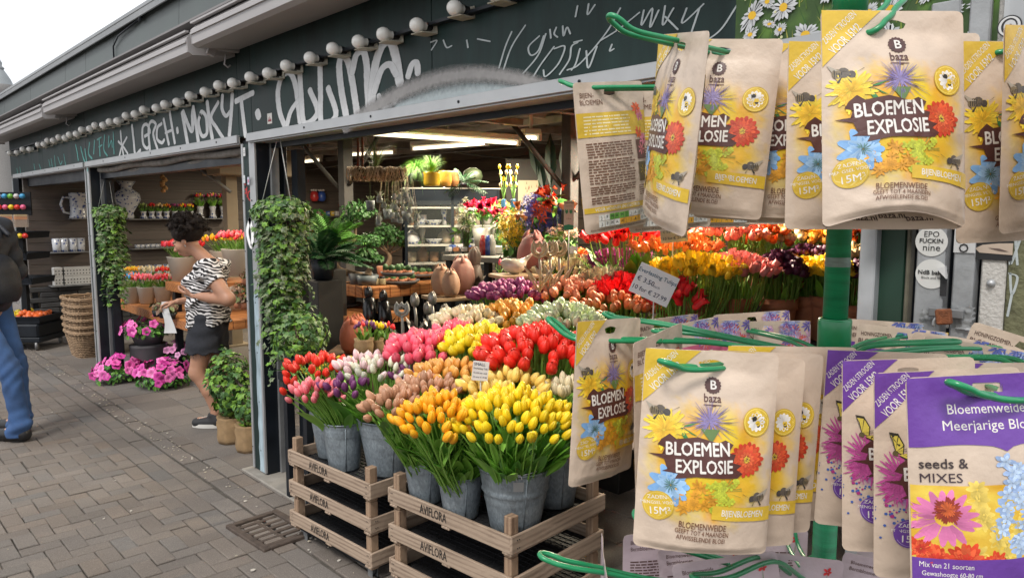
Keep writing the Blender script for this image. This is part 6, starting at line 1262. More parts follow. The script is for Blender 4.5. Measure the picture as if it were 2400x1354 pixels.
# zebra top
zeb = mat('zebra_cloth', (.7, .7, .7), .85, bump=.15); t = zeb.node_tree; l = t.links.new; b = t.nodes['Principled BSDF']; tc_ = t.nodes.new('ShaderNodeTexCoord'); mp = t.nodes.new('ShaderNodeMapping'); mp.inputs['Scale'].default_value = (1, .8, 1.5); mp.inputs['Rotation'].default_value = (0, R(22), 0); l(tc_.outputs['Object'], mp.inputs[0])
wv = t.nodes.new('ShaderNodeTexWave'); wv.bands_direction = 'Z'; wv.inputs['Scale'].default_value = 9.5; wv.inputs['Distortion'].default_value = 11; wv.inputs['Detail'].default_value = 2.2; wv.inputs['Detail Scale'].default_value = 1.1; wv.inputs['Detail Roughness'].default_value = .55; l(mp.outputs[0], wv.inputs['Vector'])
rp = t.nodes.new('ShaderNodeValToRGB'); e = rp.color_ramp.elements; e[0].position = .50; e[0].color = (.014, .012, .014, 1); e[1].position = .56; e[1].color = (.68, .66, .66, 1); l(wv.outputs['Fac'], rp.inputs[0]); l(rp.outputs[0], b.inputs['Base Color'])
T_ = SDF((-.35, -.33, .68), (.35, .33, 1.32), .0065)
T_.cone((pel[0] - .005, -.05, .93), (pel[0] - .005, -.05, .70), .122, .146, .04); T_.cone((pel[0] - .005, .05, .93), (pel[0] - .005, .05, .70), .122, .146, .04); T_.ell((pel[0] + .005, 0, .93), (.120, .155, .14), .06); T_.ell((pel[0] - .012, 0, 1.07), (.126, .166, .13), .06); T_.ell((pel[0] - .045, 0, 1.15), (.105, .165, .08), .04)
for y in (-.07, .07): T_.ell((pel[0] + .075, y, 1.055), (.075, .075, .075), .04)
T_.cone((pel[0] - .05, -.16, 1.172), (pel[0] - .05, .16, 1.172), .066, .066, .04); T_.cone(shl + np.array([0, -.02, .02]), shl * .62 + el * .38, .082, .068, .03); T_.cone(shr, shr * .7 + elr * .3, .074, .066, .03)
sl_, (X, Y, Z) = T_.sub((-1, -1, -1), (2, 2, 2)); fold = .006 * np.sin(X * 55 + Z * 30) * np.sin(Z * 24 + Y * 18 + 1) + .005 * np.sin(Z * 70 + X * 25 + Y * 10)
T_.f[sl_] = np.maximum(T_.f[sl_] + fold, (px(500, 752)[2] + .01 * np.sin(Y * 30) + (X - pel[0]) * -.08) - Z)
T_.cone(nb + np.array([.02, 0, .02]), nb + np.array([.06, 0, .2]), .072, .09, 0, op='-')
cp_ = shl * .62 + el * .38; dd_ = (el - shl) / np.linalg.norm(el - shl); T_.f[sl_] = np.where((Y > .16) & (((X - cp_[0]) * dd_[0] + (Y - cp_[1]) * dd_[1] + (Z - cp_[2]) * dd_[2]) > -.02), np.maximum(T_.f[sl_], ((X - cp_[0]) * dd_[0] + (Y - cp_[1]) * dd_[1] + (Z - cp_[2]) * dd_[2]) - .0), T_.f[sl_])
sdf_obj(T_, 'zebra_top', zeb, woman)
K_ = SDF((-.3, -.3, .45), (.35, .3, .85), .0065); zh = px(500, 815)[2]
K_.cone((pel[0] - .005, -.05, .80), (pel[0] + .02, -.05, zh), .118, .135, .03); K_.cone((pel[0] - .005, .05, .80), (pel[0] + .02, .05, zh), .118, .135, .03); sl_, (X, Y, Z) = K_.sub((-1, -1, -1), (2, 2, 2)); K_.f[sl_] = np.maximum(K_.f[sl_] + .003 * np.sin(Z * 60 + Y * 30), zh + .008 * np.sin(X * 70) - Z)
o = sdf_obj(K_, 'denim_skirt', mat('black_denim', (.022, .024, .032), .9, var=.3, scale=60, bump=.2), woman)
mb = MB()
for k in range(26):
    a = k * .2417; x, y = pel[0] + .015 + .128 * math.cos(a), .175 * math.sin(a); mb.tube([(x, y, zh + .01), (x + random.gauss(0, .004), y, zh - random.uniform(.01, .035))], .0012, 4)
mb.obj('frayed_hem', mat('thread', (.03, .03, .035), .9), o)
# curly hair: cap plus many ringlets
HR = SDF((-.25, -.22, 1.2), (.35, .22, 1.75), .0065); gg = np.random.default_rng(1)
HR.ell(hl(-.04, 0, .052), (.118, .104, .104), .02, pitch=-PT); sc_ = []
for k in range(150):
    a, ph = gg.uniform(0, 6.28), gg.uniform(-.35, 1.45); v = np.array([math.cos(a) * math.cos(ph), math.sin(a) * math.cos(ph), math.sin(ph)])
    if v[0] > .35 and v[2] < .45: continue
    p = hl(-.042 + v[0] * .122, v[1] * .112, .052 + v[2] * .120); HR.ell(p, (gg.uniform(.010, .024),) * 3, .006); sc_.append((p, v))
hairm = mat('dark_curls', (.014, .009, .007), .62, var=.4, scale=60, bump=.5, spec=.2); o = sdf_obj(HR, 'hair', hairm, woman); mb = MB()
for k in range(330):
    p, v = sc_[gg.integers(len(sc_))]; wv_ = np.array([v[0] * math.cos(PT) + v[2] * math.sin(PT), v[1], -v[0] * math.sin(PT) + v[2] * math.cos(PT)]); u1 = np.cross(wv_, gg.normal(0, 1, 3)); u1 /= np.linalg.norm(u1); u2 = np.cross(wv_, u1); r_ = gg.uniform(.006, .013); ln = gg.uniform(.02, .045)
    mb.tube([p + gg.normal(0, .004) * u1 + wv_ * (.004 + ln * t_) + r_ * (u1 * math.cos(t_ * 11) + u2 * math.sin(t_ * 11)) + np.array([0, 0, -.02 * t_ * t_]) for t_ in np.linspace(0, 1, 12)], .0016, 3)
mb.obj('ringlets', hairm, o)
mb = MB(); mb.tube([hl(-.004, .080, -.045), hl(-.002, .083, -.058)], .003, 8); mb.obj('earring', alu, woman)
mb = MB(); mb.tube([(pel[0] - .07, .10, 1.22), (pel[0] + .06, .11, 1.12), (pel[0] + .135, .04, 1.03), (pel[0] + .125, -.05, .95), (pel[0] + .10, -.14, .86)], .005, 6); mb.obj('bag_strap', mat('strap_grey', (.12, .12, .14), .7), woman)
mb = MB(); mb.tube([wr + (el - wr) * .06 + .026 * np.array([0, math.cos(a), math.sin(a)]) for a in np.linspace(0, 6.28, 16)], .0025, 5); mb.obj('bracelet', black, woman)
shoe = mat('sneaker_black', (.02, .02, .022), .7, var=.2); sole = mat('rubber_white', (.6, .58, .54), .6)
for a in (an, an2):
    Q_ = SDF(a + np.array([-.09, -.07, -.13]), a + np.array([.22, .07, .06]), .006); Q_.cone(a + np.array([-.01, 0, -.055]), a + np.array([.02, 0, -.02]), .046, .042, .02); Q_.cone(a + np.array([-.015, 0, -.07]), a + np.array([.15, 0, -.078]), .042, .034, .02, sq=((0, 1, 0), .9)); sl_, (X, Y, Z) = Q_.sub((-9, -9, -9), (9, 9, 9)); z0_ = max(0.012, a[2] - .115); Q_.f[sl_] = np.maximum(Q_.f[sl_], np.maximum(z0_ - Z, Z - (a[2] - .005)))
    o = sdf_obj(Q_, 'shoe', shoe, woman); mb = MB(); n = 22; pts = [(a[0] + .062 + .122 * math.cos(t_), a[1] + (.047 - .006 * math.cos(t_)) * math.sin(t_)) for t_ in np.arange(n) * 6.2832 / n]
    mb.prism([(x, y, z0_ - .012) for x, y in pts], (0, 0, .028)); 
    for k in range(5): mb.tube([(a[0] + .05 + k * .016, a[1] - .02, a[2] - .028 - k * .004), (a[0] + .055 + k * .016, a[1] + .02, a[2] - .026 - k * .004)], .003, 4)
    mb.obj('sole', sole, o)
# what she holds
f_ = np.array([math.cos(wrot), math.sin(wrot), 0]); l_ = np.array([-math.sin(wrot), math.cos(wrot), 0])
def Wd(p): return wb + f_ * p[0] + l_ * p[1] + np.array([0, 0, p[2]])
tp = TR[1]; mb = MB(); n = 8; V = []
for i in range(n):
    f = i / (n - 1)
    for u_, y in ((-1, 0), (1, 0)): V.append((.004 * math.sin(f * 7) - .03 * f + u_ * (.018 + .028 * f), .012 * math.sin(f * 5 + u_), .05 - .235 * f))
V += [(x, y + .003, z) for x, y, z in V]; m_ = 2 * n; mb.add(V, [(2 * i, 2 * i + 1, 2 * i + 3, 2 * i + 2) for i in range(n - 1)] + [(m_ + 2 * i + 2, m_ + 2 * i + 3, m_ + 2 * i + 1, m_ + 2 * i) for i in range(n - 1)]); o = mb.obj('paper_bag', mat('white_paper', (.68, .68, .68), .7), None, tuple(Wd(px(413, 715) * np.array([1, 0, 1]) + np.array([0, .04, 0]))), (0, 0, wrot)); tag(o, "crumpled white paper bag dangling from the woman's far hand", 'paper bag')
# ---- the man at the left edge: jeans, dark jacket and backpack, seen from behind
mbp = onz(15, 1020, 0); mrot = math.atan2(-rt[1], -rt[0]) - R(8); man = person((mbp[0], mbp[1], 0), mrot, 'man in blue jeans, black jacket and backpack cut off by the left edge')
M_ = SDF((-.5, -.45, -.02), (.35, .35, 1.85), .009); hx_ = .11
for y, kx, ax in ((-.10, -.03, -.03), (.10, -.16, -.20)):
    M_.cone((hx_, y, .93), (kx, y, .50), .085, .055, .03); M_.cone((kx, y, .50), (ax, y, .10), .052, .036, .02); M_.cone((ax, y, .08), (ax + .15, y, .045), .036, .030, .02)
M_.ell((hx_, 0, .95), (.13, .18, .13), .04); M_.ell((hx_, 0, 1.12), (.12, .17, .16), .05); M_.ell((hx_ + .01, 0, 1.32), (.125, .20, .16), .05); M_.cone((hx_, -.17, 1.46), (hx_, .17, 1.46), .07, .07, .05); M_.cone((hx_, 0, 1.45), (hx_ + .11, 0, 1.58), .06, .055, .03)
mh = np.array([hx_ + .14, 0, 1.66]); M_.ell(mh, (.10, .078, .118), .02); M_.ell(mh + np.array([.04, 0, -.06]), (.06, .055, .07), .02); M_.cone(mh + np.array([.10, 0, -.0]), mh + np.array([.122, 0, -.03]), .01, .014, .01); M_.cone(mh + np.array([.09, -.02, -.065]), mh + np.array([.09, .02, -.065]), .008, .008, .008)
for b_ in (-1, 1): M_.ell(mh + np.array([0, b_ * .08, -.01]), (.02, .01, .032), .006)
for y in (-1, 1): e_ = np.array([hx_ - .03, y * .27, 1.14]); w_ = np.array([hx_ + .10, y * .17, 1.0]); M_.cone((hx_, y * .20, 1.44), e_, .062, .048, .03); M_.cone(e_, w_, .046, .028, .02); hand(M_, w_, (.1, -y * .35, -.5), (-1, 0, 0), (.3, 0, .6), curl=.45)
def mcol(V):
    c = np.tile(np.array((.46, .26, .18)), (len(V), 1)); q = V - mh; c[(q[:, 0] > .075) & (np.abs(q[:, 2] - .012) < .006) & (np.abs(q[:, 1]) > .018) & (np.abs(q[:, 1]) < .048)] = (.05, .035, .03); c[(q[:, 0] > .08) & (np.abs(q[:, 2] + .065) < .008) & (np.abs(q[:, 1]) < .024)] = (.36, .13, .11); return c
sdf_obj(M_, 'body', skin, man, mcol)
J_ = SDF((-.5, -.3, .02), (.3, .3, 1.08), .009)
for y, kx, ax in ((-.10, -.03, -.03), (.10, -.16, -.20)):
    J_.cone((hx_, y, .93), (kx, y, .50), .097, .067, .03); J_.cone((kx, y, .50), (ax - .01, y, .12), .065, .060, .02); J_.cone((ax - .01, y, .12), (ax + .02, y, .05), .070, .074, .02)
J_.ell((hx_, 0, .97), (.14, .19, .13), .04); sl_, (X, Y, Z) = J_.sub((-9, -9, -9), (9, 9, 9)); J_.f[sl_] = np.maximum(J_.f[sl_] + .0035 * np.sin(Z * 48 + Y * 35 + X * 70 + 2 * np.sin(Z * 13)) * np.exp(-((Z - .50) / .2) ** 2) + .0025 * np.sin(Z * 27 - X * 60 + Y * 40) + .005 * np.sin(Z * 75 + X * 20 + Y * 9) * np.exp(-((Z - .12) / .12) ** 2), .035 - Z)
sdf_obj(J_, 'jeans', mat('blue_denim', (.035, .085, .21), .85, var=.45, scale=7, bump=.2, bscale=120, detail=8), man)
C_ = SDF((-.5, -.42, .80), (.2, .42, 1.6), .009); C_.ell((hx_, 0, .98), (.155, .205, .16), .04); C_.ell((hx_, 0, 1.15), (.15, .20, .18), .05); C_.ell((hx_ + .01, 0, 1.33), (.15, .225, .17), .05); C_.cone((hx_, -.18, 1.465), (hx_, .18, 1.465), .088, .088, .05)
for y in (-1, 1): C_.cone((hx_, y * .21, 1.44), (hx_ - .03, y * .28, 1.14), .082, .068, .03); C_.cone((hx_ - .03, y * .28, 1.14), (hx_ + .10, y * .18, .99), .066, .055, .02)
sl_, (X, Y, Z) = C_.sub((-9, -9, -9), (9, 9, 9)); C_.f[sl_] = np.maximum(C_.f[sl_] + .006 * np.sin(Z * 45 + Y * 30), .88 - Z); jk = mat('black_jacket', (.016, .018, .024), .65, var=.3, scale=20, bump=.2); sdf_obj(C_, 'jacket', jk, man)
HM = SDF(mh - .16, mh + .16, .008); HM.ell(mh + np.array([-.02, 0, .025]), (.104, .090, .115), .02); sl_, (X, Y, Z) = HM.sub((-9, -9, -9), (9, 9, 9)); HM.f[sl_] = np.maximum(HM.f[sl_], -((Z - mh[2]) + .8 * (mh[0] + .06 - X) + .02) * .7); sdf_obj(HM, 'hair', hairm, man)
for y, ax in ((-.10, -.03), (.10, -.20)):
    Q_ = SDF((ax - .12, y - .08, 0), (ax + .27, y + .08, .16), .007); Q_.cone((ax - .01, y, .06), (ax + .0, y, .10), .05, .046, .02); Q_.cone((ax - .03, y, .05), (ax + .19, y, .04), .048, .040, .02); sl_, (X, Y, Z) = Q_.sub((-9, -9, -9), (9, 9, 9)); Q_.f[sl_] = np.maximum(Q_.f[sl_], .006 - Z); sdf_obj(Q_, 'shoe', mat('black_leather', (.012, .012, .014), .4, bump=.1), man)
bp_ = SDF((-.6, -.3, .95), (.2, .3, 1.6), .009); bp_.ell((hx_ - .14, -.02, 1.10), (.085, .15, .19), .04); bp_.ell((hx_ - .19, -.02, 1.03), (.045, .11, .10), .03); 
for y in (-.11, .11): bp_.cone((hx_ - .14, y, 1.42), (hx_, y, 1.555), .018, .018, .02); bp_.cone((hx_, y, 1.555), (hx_ + .12, y, 1.45), .018, .018, .02); bp_.cone((hx_ + .12, y, 1.45), (hx_ + .15, y, 1.2), .018, .018, .02)
bpm = thing('backpack', 'black backpack worn by the man at the left edge', 'backpack', (mbp[0], mbp[1], 0), (0, 0, mrot)); sdf_obj(bp_, 'pack_body', mat('black_nylon', (.012, .014, .02), .55, var=.3, scale=15, bump=.2), bpm)
# ------------------------------------------------------------------ plants
def tmpl_ivy(c1=(.10, .22, .04), c2=(.35, .42, .18)):
    mb = MB(); P = [(0, 0), (.28, .12), (.62, .02), (.42, .34), (.52, .70), (.22, .66), (0, 1.05), (-.22, .66), (-.52, .70), (-.42, .34), (-.62, .02), (-.28, .12)]; V = [(0, .4, .10)] + [(x, y, -.12 * abs(x) - .08 * (y - .4) ** 2) for x, y in P]; n = len(P)
    mb.add(V, None, [(0, i + 1, (i + 1) % n + 1) for i in range(n)], np.array([c1] + [c2 if i % 2 else tuple((np.array(c1) + np.array(c2)) / 2) for i in range(n)]), 0, False); return mb
def tmpl_leaf(w=.35, c1=(.05, .14, .03), c2=(.08, .2, .04)):
    mb = MB(); mb.add([(0, 0, 0), (w, .35, .04), (w * .8, .7, .0), (0, 1, -.10), (-w * .8, .7, 0), (-w, .35, .04), (0, .5, -.03)], None, [(0, 1, 6), (1, 2, 6), (2, 3, 6), (3, 4, 6), (4, 5, 6), (5, 0, 6)], [c1, c2, c2, c2, c2, c2, c1], 0, False); return mb
IVY = [tmpl_ivy((.06, .15, .035), (.20, .28, .10)), tmpl_ivy((.035, .10, .025), (.07, .15, .04)), tmpl_ivy((.09, .22, .03), (.22, .38, .05)), tmpl_ivy((.04, .09, .03), (.30, .33, .20))]
def rnd_rot(g, up=.5): return xf(rot=(g.uniform(-1.1, 1.1) - .9 * (1 - up), g.uniform(-.8, .8), g.uniform(0, 6.28)))
def scatter(mb, tm, pts, size, g, up=.5, out=None, cjit=.15):
    Ms = [[] for _ in tm]; Cs = [[] for _ in tm]
    for i, p in enumerate(pts):
        k = g.integers(len(tm))
        if out is not None:
            o_ = np.array(out[i], float); o_ /= np.linalg.norm(o_) + 1e-9; z = o_ + g.normal(0, .35, 3); z /= np.linalg.norm(z); x = np.cross([0, 0, 1.0], z) + g.normal(0, .3, 3); x -= z * (x @ z); x /= np.linalg.norm(x); y = np.cross(z, x); y = y if y[2] < 0 else -y; x = np.cross(y, z); M = np.eye(4); M[:3, :3] = np.stack([x, y, z], 1)
        else: M = rnd_rot(g, up).copy()
        M[:3, :3] *= size * g.uniform(.5, 1.35); M[:3, 3] = p; Ms[k].append(M); Cs[k].append(np.full(3, 1 + cjit * g.normal()))
    for t_, M_, C_ in zip(tm, Ms, Cs):
        if M_: mb.inst(t_, M_, C_)
def hanging_ivy(loc, rad, label, seed, strands, lens, size, zstr, side_bias):
    g = np.random.default_rng(seed); t = thing('hanging_ivy', label, 'hanging plant', tuple(loc)); pts, out = [], []; st = MB()
    for k in range(strands):
        a = g.uniform(0, 6.28); L_ = lens(g, a, k); r_ = rad * math.sqrt(g.uniform(.12, 1)) * (1.04 - .82 * min(1, L_ / .62)); p = np.array([r_ * .35 * math.cos(a), r_ * .35 * math.sin(a), .03]); P = [p.copy()]; n = max(4, int(L_ / (size * .55)))
        for i in range(n):
            f = i / n; s_ = L_ / n + rad / n; tgt = np.array([math.cos(a), math.sin(a), 0]) * r_
            if np.hypot(p[0], p[1]) < r_: p = p + np.array([math.cos(a) * .035, math.sin(a) * .035, .012 - .02 * f])
            else: p = p + np.array([g.normal(0, .007), g.normal(0, .007), -s_])
            P.append(p.copy()); q_ = p + g.normal(0, size * .35, 3); pts.append(q_); out.append(np.array([p[0], p[1], .1]) + .001)
        if k % 3 == 0: st.tube(P, .0015, 4, col=(.10, .13, .05), cap=False)
    for _ in range(int(strands * 4)):
        v = g.normal(0, 1, 3); v[2] = abs(v[2]); v /= np.linalg.norm(v); pts.append(v * np.array([rad, rad, rad * .7]) * g.uniform(.75, 1.05)); out.append(v)
    mb = MB(); scatter(mb, IVY, pts, size, g, out=out); o = mb.obj('foliage', LEAF, t); st.obj('vine', LEAF, t)
    mb = MB(); mb.lathe([(0, -.10), (rad * .5, -.10), (rad * .72, .03), (rad * .68, .03), (rad * .5, -.02), (0, -.02)], 20); mb.obj('pot', black, t)
    for k in range(3): a = 2.1 * k + .6; mb = MB(); mb.tube([(rad * .7 * math.cos(a), rad * .7 * math.sin(a), .03), (0, 0, zstr)], .0022, 5); mb.obj('hanger_wire', mat('hanger', (.45, .45, .43), .5), t)
    return t
P = at(660, 505, 4.12); hanging_ivy(P, .16, 'large hanging ivy with long trailing strands right of the central pillar', 31, 165, lambda g, a, k: g.uniform(.10, .50) if k % 4 else g.uniform(.5, .95), .033, 2.02 - P[2], 0)
P = at(258, 505, 6.9); hanging_ivy(P, .15, 'smaller hanging ivy in front of the left pillar', 32, 105, lambda g, a, k: g.uniform(.15, .6) if k % 4 else g.uniform(.5, .85), .040, 1.99 - P[2], 0)
def bush(name, label, cat_, loc, rx, rz, n, tm, size, seed, pot=None, hz=0, up=.7):
    g = np.random.default_rng(seed); t = thing(name, label, cat_, tuple(loc)); pts, out = [], []
    for _ in range(n):
        v = g.normal(0, 1, 3); v /= np.linalg.norm(v); r_ = g.uniform(.35, 1) ** .5 * (1 + .18 * math.sin(5 * v[0] + seed) * math.cos(4 * v[2] + 2)); p = v * np.array([rx, rx, rz]) * r_ + np.array([0, 0, hz + rz]); pts.append(p); out.append(v + np.array([0, 0, .4]))
    mb = MB(); scatter(mb, tm, pts, size, g, out=out); mb.obj('foliage', LEAF, t); mb = MB()
    for k in range(7): a = g.uniform(0, 6.28); mb.tube([(0, 0, hz * .5), (rx * .2 * math.cos(a), rx * .2 * math.sin(a), hz + rz * .5), (rx * .5 * math.cos(a), rx * .5 * math.sin(a), hz + rz * 1.3)], .003, 5, col=(.12, .09, .05))
    mb.obj('stem', LEAF, t)
    if pot: pot(t)
    return t
DK = [tmpl_leaf(.35, (.02, .07, .02), (.04, .12, .03)), tmpl_leaf(.3, (.03, .09, .02), (.06, .15, .04))]; GR = [tmpl_leaf(.35, (.05, .16, .03), (.09, .26, .05)), tmpl_leaf(.3, (.08, .2, .03), (.14, .32, .05))]
burl = mat('burlap', (.36, .235, .12), .95, var=.3, scale=14, bump=.8, bscale=260)
def burlap(t):
    mb = MB(); rg = np.random.default_rng(9); mb.lathe([(0, .002), (.085, .003), (.095, .03), (.088, .09), (.095, .14), (.087, .165), (.094, .185), (.082, .18), (.0, .16)], 28, wob=lambda th, f: 1 + .10 * np.cos(4 * th) ** 2 + .03 * np.sin(7 * th + f * 9)); mb.obj('burlap_wrap', burl, t)
    mb = MB(); mb.tube([(.094 * math.cos(a), .094 * math.sin(a), .14 + .004 * math.sin(3 * a)) for a in np.linspace(0, 6.28, 24)], .003, 5); mb.obj('twine', burl, t)
p = onz(538, 1035); bush('potted_ivy', 'ivy bush in a burlap wrapped pot, left one beside the central pillar', 'potted plant', (p[0] + .02, p[1], 0), .15, .25, 520, IVY[1:3], .040, 41, burlap, .17)
p = onz(582, 1055); bush('potted_ivy', 'smaller ivy in a burlap pot touching the foot of the central pillar', 'potted plant', (p[0] + .02, p[1], 0), .10, .14, 220, IVY[1:3], .036, 42, burlap, .16)
def blackpot(r_, h, m=black):
    def f(t): mb = MB(); mb.lathe([(0, .002), (r_ * .75, .002), (r_, h), (r_ * .93, h), (r_ * .9, h * .88), (0, h * .86)], 20); mb.obj('pot', m, t)
    return f
p = at(706, 868, 4.05); bush('potted_ivy', 'low spreading ivy behind the red tulips beside the pillar', 'potted plant', tuple(p), .155, .16, 400, IVY[:3], .034, 43, blackpot(.09, .10), .05)
mb = MB(); mb.box((p[0] + .12, p[1] - .05, p[2] - .03), (.42, .3, .04)); [mb.box((p[0] + .12 + sx * .17, p[1] - .05 + sy * .11, p[2] / 2 - .03), (.04, .04, p[2] - .05)) for sx in (-1, 1) for sy in (-1, 1)]; o = mb.obj('low_bench', black); tag(o, 'low dark bench carrying the spreading ivy and the orange leaf vases', 'bench')
# petunias
def petunia_t(c):
    mb = MB(); n = 20; th = np.arange(n) * 6.2832 / n; V = [(0, 0, -.35)]; C = [np.array(c) * .35]
    for r_, z, k in ((.35, -.05, .75), (.75, .05, 1.0), (1.0, .0, 1.1)):
        for a in th: q_ = r_ * (1 + .12 * math.cos(5 * a) * r_); V.append((q_ * math.cos(a), q_ * math.sin(a), z + .05 * math.cos(10 * a) * r_)); C.append(np.clip(np.array(c) * k * (1 - .22 * (abs(math.cos(2.5 * a)) < .2)), 0, 1))
    T = [(0, 1 + i, 1 + (i + 1) % n) for i in range(n)]; Q = [(1 + k * n + i, 1 + (k + 1) * n + i, 1 + (k + 1) * n + (i + 1) % n, 1 + k * n + (i + 1) % n) for k in (0, 1) for i in range(n)]; mb.add(V, Q, T, np.array(C)); return mb
PT_ = [petunia_t((.78, .10, .42)), petunia_t((.85, .18, .52)), petunia_t((.62, .05, .34))]; PL_ = [petunia_t((.78, .28, .55)), petunia_t((.80, .36, .62))]
def petunias(label, loc, rx, rz, seed, n_leaf, n_fl, fs, pots_, light=False, hz=.06, toward=None):
    g = np.random.default_rng(seed); t = thing('petunia_bowl', label, 'potted plant', tuple(loc)); pts, out = [], []
    for _ in range(n_leaf):
        v = g.normal(0, 1, 3); v[2] = abs(v[2]) * .8; v /= np.linalg.norm(v); pts.append(v * np.array([rx, rx, rz]) * g.uniform(.5, 1) + np.array([0, 0, hz - .03 * g.uniform()])); out.append(v + np.array([0, 0, .5]))
    mb = MB(); scatter(mb, GR, pts, .042, g, out=out); mb.obj('foliage', LEAF, t); tm = PL_ if light else PT_
    hm = [x.mesh('blossom', PETAL) for x in tm]
    for k in range(n_fl):
        v = g.normal(0, 1, 3); v[2] = abs(v[2]) * .9 + .1; v = v - fw * .35 * (k % 3 != 0); v /= np.linalg.norm(v); h = bpy.data.objects.new('blossom', hm[k % len(hm)]); COL.objects.link(h); h.parent = t; p_ = v * np.array([rx, rx, rz]) * g.uniform(.95, 1.12) + np.array([0, 0, hz + .01]); h.location = p_; h.rotation_euler = Vector((v + g.normal(0, .25, 3) - fw * .3)).to_track_quat('Z', 'Y').to_euler(); h.scale = (fs * g.uniform(.8, 1.15),) * 3
    pots_(t); return t
greyb = mat('grey_bowl', (.16, .165, .17), .6, var=.2)
def bowl(r_, h): 
    def f(t): mb = MB(); mb.lathe([(0, 0.001), (r_ * .6, .001), (r_ * .9, h * .7), (r_, h), (r_ * .95, h), (r_ * .8, h * .6), (0, h * .6)], 24); mb.obj('bowl', greyb, t)
    return f
p = onz(277, 893); petunias('low grey bowl of magenta petunias, front left one by the left pillar', (p[0], p[1], 0), .21, .16, 51, 300, 46, .040, bowl(.15, .09))
p = onz(382, 905); petunias('low grey bowl of magenta petunias with trailing stems, right of the other bowl', (p[0], p[1], 0), .23, .17, 52, 340, 46, .040, bowl(.15, .09))
p = onz(412, 872); petunias('mauve petunias on the floor behind the two grey bowls', (p[0] + .05, p[1], .10), .20, .14, 53, 200, 40, .032, bowl(.14, .09), True)
p = onz(352, 876); drum = thing('grey_drum', 'round dark grey drum stand with a groove, carrying a petunia pot', 'drum stand', (p[0], p[1], 0)); mb = MB(); mb.lathe([(0, .001), (.17, .001), (.172, .02), (.168, .03), (.168, .27), (.172, .28), (.17, .30), (0, .30)], 32); mb.obj('drum_body', mat('drum_dark', (.065, .062, .068), .6, var=.2), drum)
petunias('pink petunias in a dark pot standing on the grey drum', (drum.location[0], drum.location[1], .302), .23, .13, 54, 280, 24, .042, blackpot(.16, .12, mat('drum_dark')), hz=.13)
# wicker baskets
wick = mat('wicker', (.30, .20, .12), .8, var=.4, scale=30, bump=.5)
p = onz(212, 835)
for k in range(6):
    t = thing('wicker_basket', ['lowest wicker basket with an open weave under the nested pile', 'second wicker basket from the ground in the nested pile', 'third wicker basket from the ground in the nested pile', 'wicker basket third from the top of the nested pile', 'wicker basket second from the top of the nested pile', 'topmost wicker basket of the nested pile left of the pillar'][k], 'basket', (p[0] + .05, p[1] + .15, .002 + k * .075), (0, 0, .05 * (k % 3)), 'nested wicker baskets'); mb = MB(); g = np.random.default_rng(k)
    def ring(hw, hl, z, r_, ph=0, amp=.004): return [(hw * np.sign(math.cos(a)) * abs(math.cos(a)) ** .5, hl * np.sign(math.sin(a)) * abs(math.sin(a)) ** .5, z + amp * math.sin(a * 26 + ph)) for a in np.linspace(0, 6.2832, 60)]
    H0 = .26 if k == 0 else .25
    for j in range(13 if k else 15): f = j / 13; z = f * H0; mb.tube(ring(.17 + .05 * f, .22 + .06 * f, z, 0, j * 3.14), .0075, 5, cap=False)
    for a in np.linspace(0, 6.2832, 26)[:-1]: ca, sa = np.sign(math.cos(a)) * abs(math.cos(a)) ** .5, np.sign(math.sin(a)) * abs(math.sin(a)) ** .5; mb.tube([(.168 * ca, .218 * sa, 0), (.222 * ca, .282 * sa, H0)], .006, 4)
    mb.box((0, 0, .006), (.3, .4, .008)); mb.obj('weave', wick, t)
    for j in range(2): mb = MB(); mb.tube(ring(.228, .29, H0 + .004 + j * .012, 0, j * 3, .006), .011, 6, cap=False); mb.obj('rim', wick, t)
# ------------------------------------------------------------------ shelves on the far wall
delft = mat('delft_white', (.55, .56, .58), .2, var=.05, coat=.4)
def delft_m():
    if 'delft' in _m: return _m['delft']
    m = mat('delft', (.55, .56, .58), .22, coat=.3); t = m.node_tree; b = t.nodes['Principled BSDF']; n = t.nodes.new('ShaderNodeTexVoronoi'); n.inputs['Scale'].default_value = 26; tc = t.nodes.new('ShaderNodeTexCoord'); n2 = t.nodes.new('ShaderNodeTexNoise'); n2.inputs['Scale'].default_value = 22; n2.inputs['Detail'].default_value = 3
    t.links.new(tc.outputs['Object'], n.inputs[0]); t.links.new(tc.outputs['Object'], n2.inputs[0]); a = t.nodes.new('ShaderNodeMath'); a.operation = 'MULTIPLY'; t.links.new(n.outputs['Distance'], a.inputs[0]); t.links.new(n2.outputs['Fac'], a.inputs[1]); r = t.nodes.new('ShaderNodeValToRGB'); e = r.color_ramp.elements; e[0].position = .12; e[0].color = (.04, .07, .24, 1); e[1].position = .20; e[1].color = (.52, .54, .58, 1); t.links.new(a.outputs[0], r.inputs[0]); t.links.new(r.outputs[0], b.inputs['Base Color']); return m
DM = delft_m()
def lath(name, label, cat_, loc, prof, m, n=20, rot=(0, 0, 0), group=None, M=None, sub='body'):
    t = thing(name, label, cat_, tuple(loc), rot, group); mb = MB(); mb.lathe(prof, n, M=M); mb.obj(sub, m, t); return t
def shelf(pxa, pxb, py, Y, label, dep=.22, m=None):
    a, b = onY(pxa, py, Y), onY(pxb, py, Y); mb = MB(); mb.box(((a[0] + b[0]) / 2, Y + dep / 2, a[2] - .008), (abs(b[0] - a[0]), dep, .012), bev=.003)
    o = mb.obj('wall_shelf', m or aluD); tag(o, label, 'shelf')
    return a[2]
YW = 10.72
def sh_at(px, z, Y=YW): # point on shelf at photo column px
    lo, hi = 1.5, 9.0
    for _ in range(40):
        m_ = (lo + hi) / 2; v = np.array([m_, Y, z]) - CAM; x_ = CX + F * (v @ rt) / (v @ fw)
        if x_ < px: lo = m_
        else: hi = m_
    return np.array([lo, Y, z])
YI = YW + .10
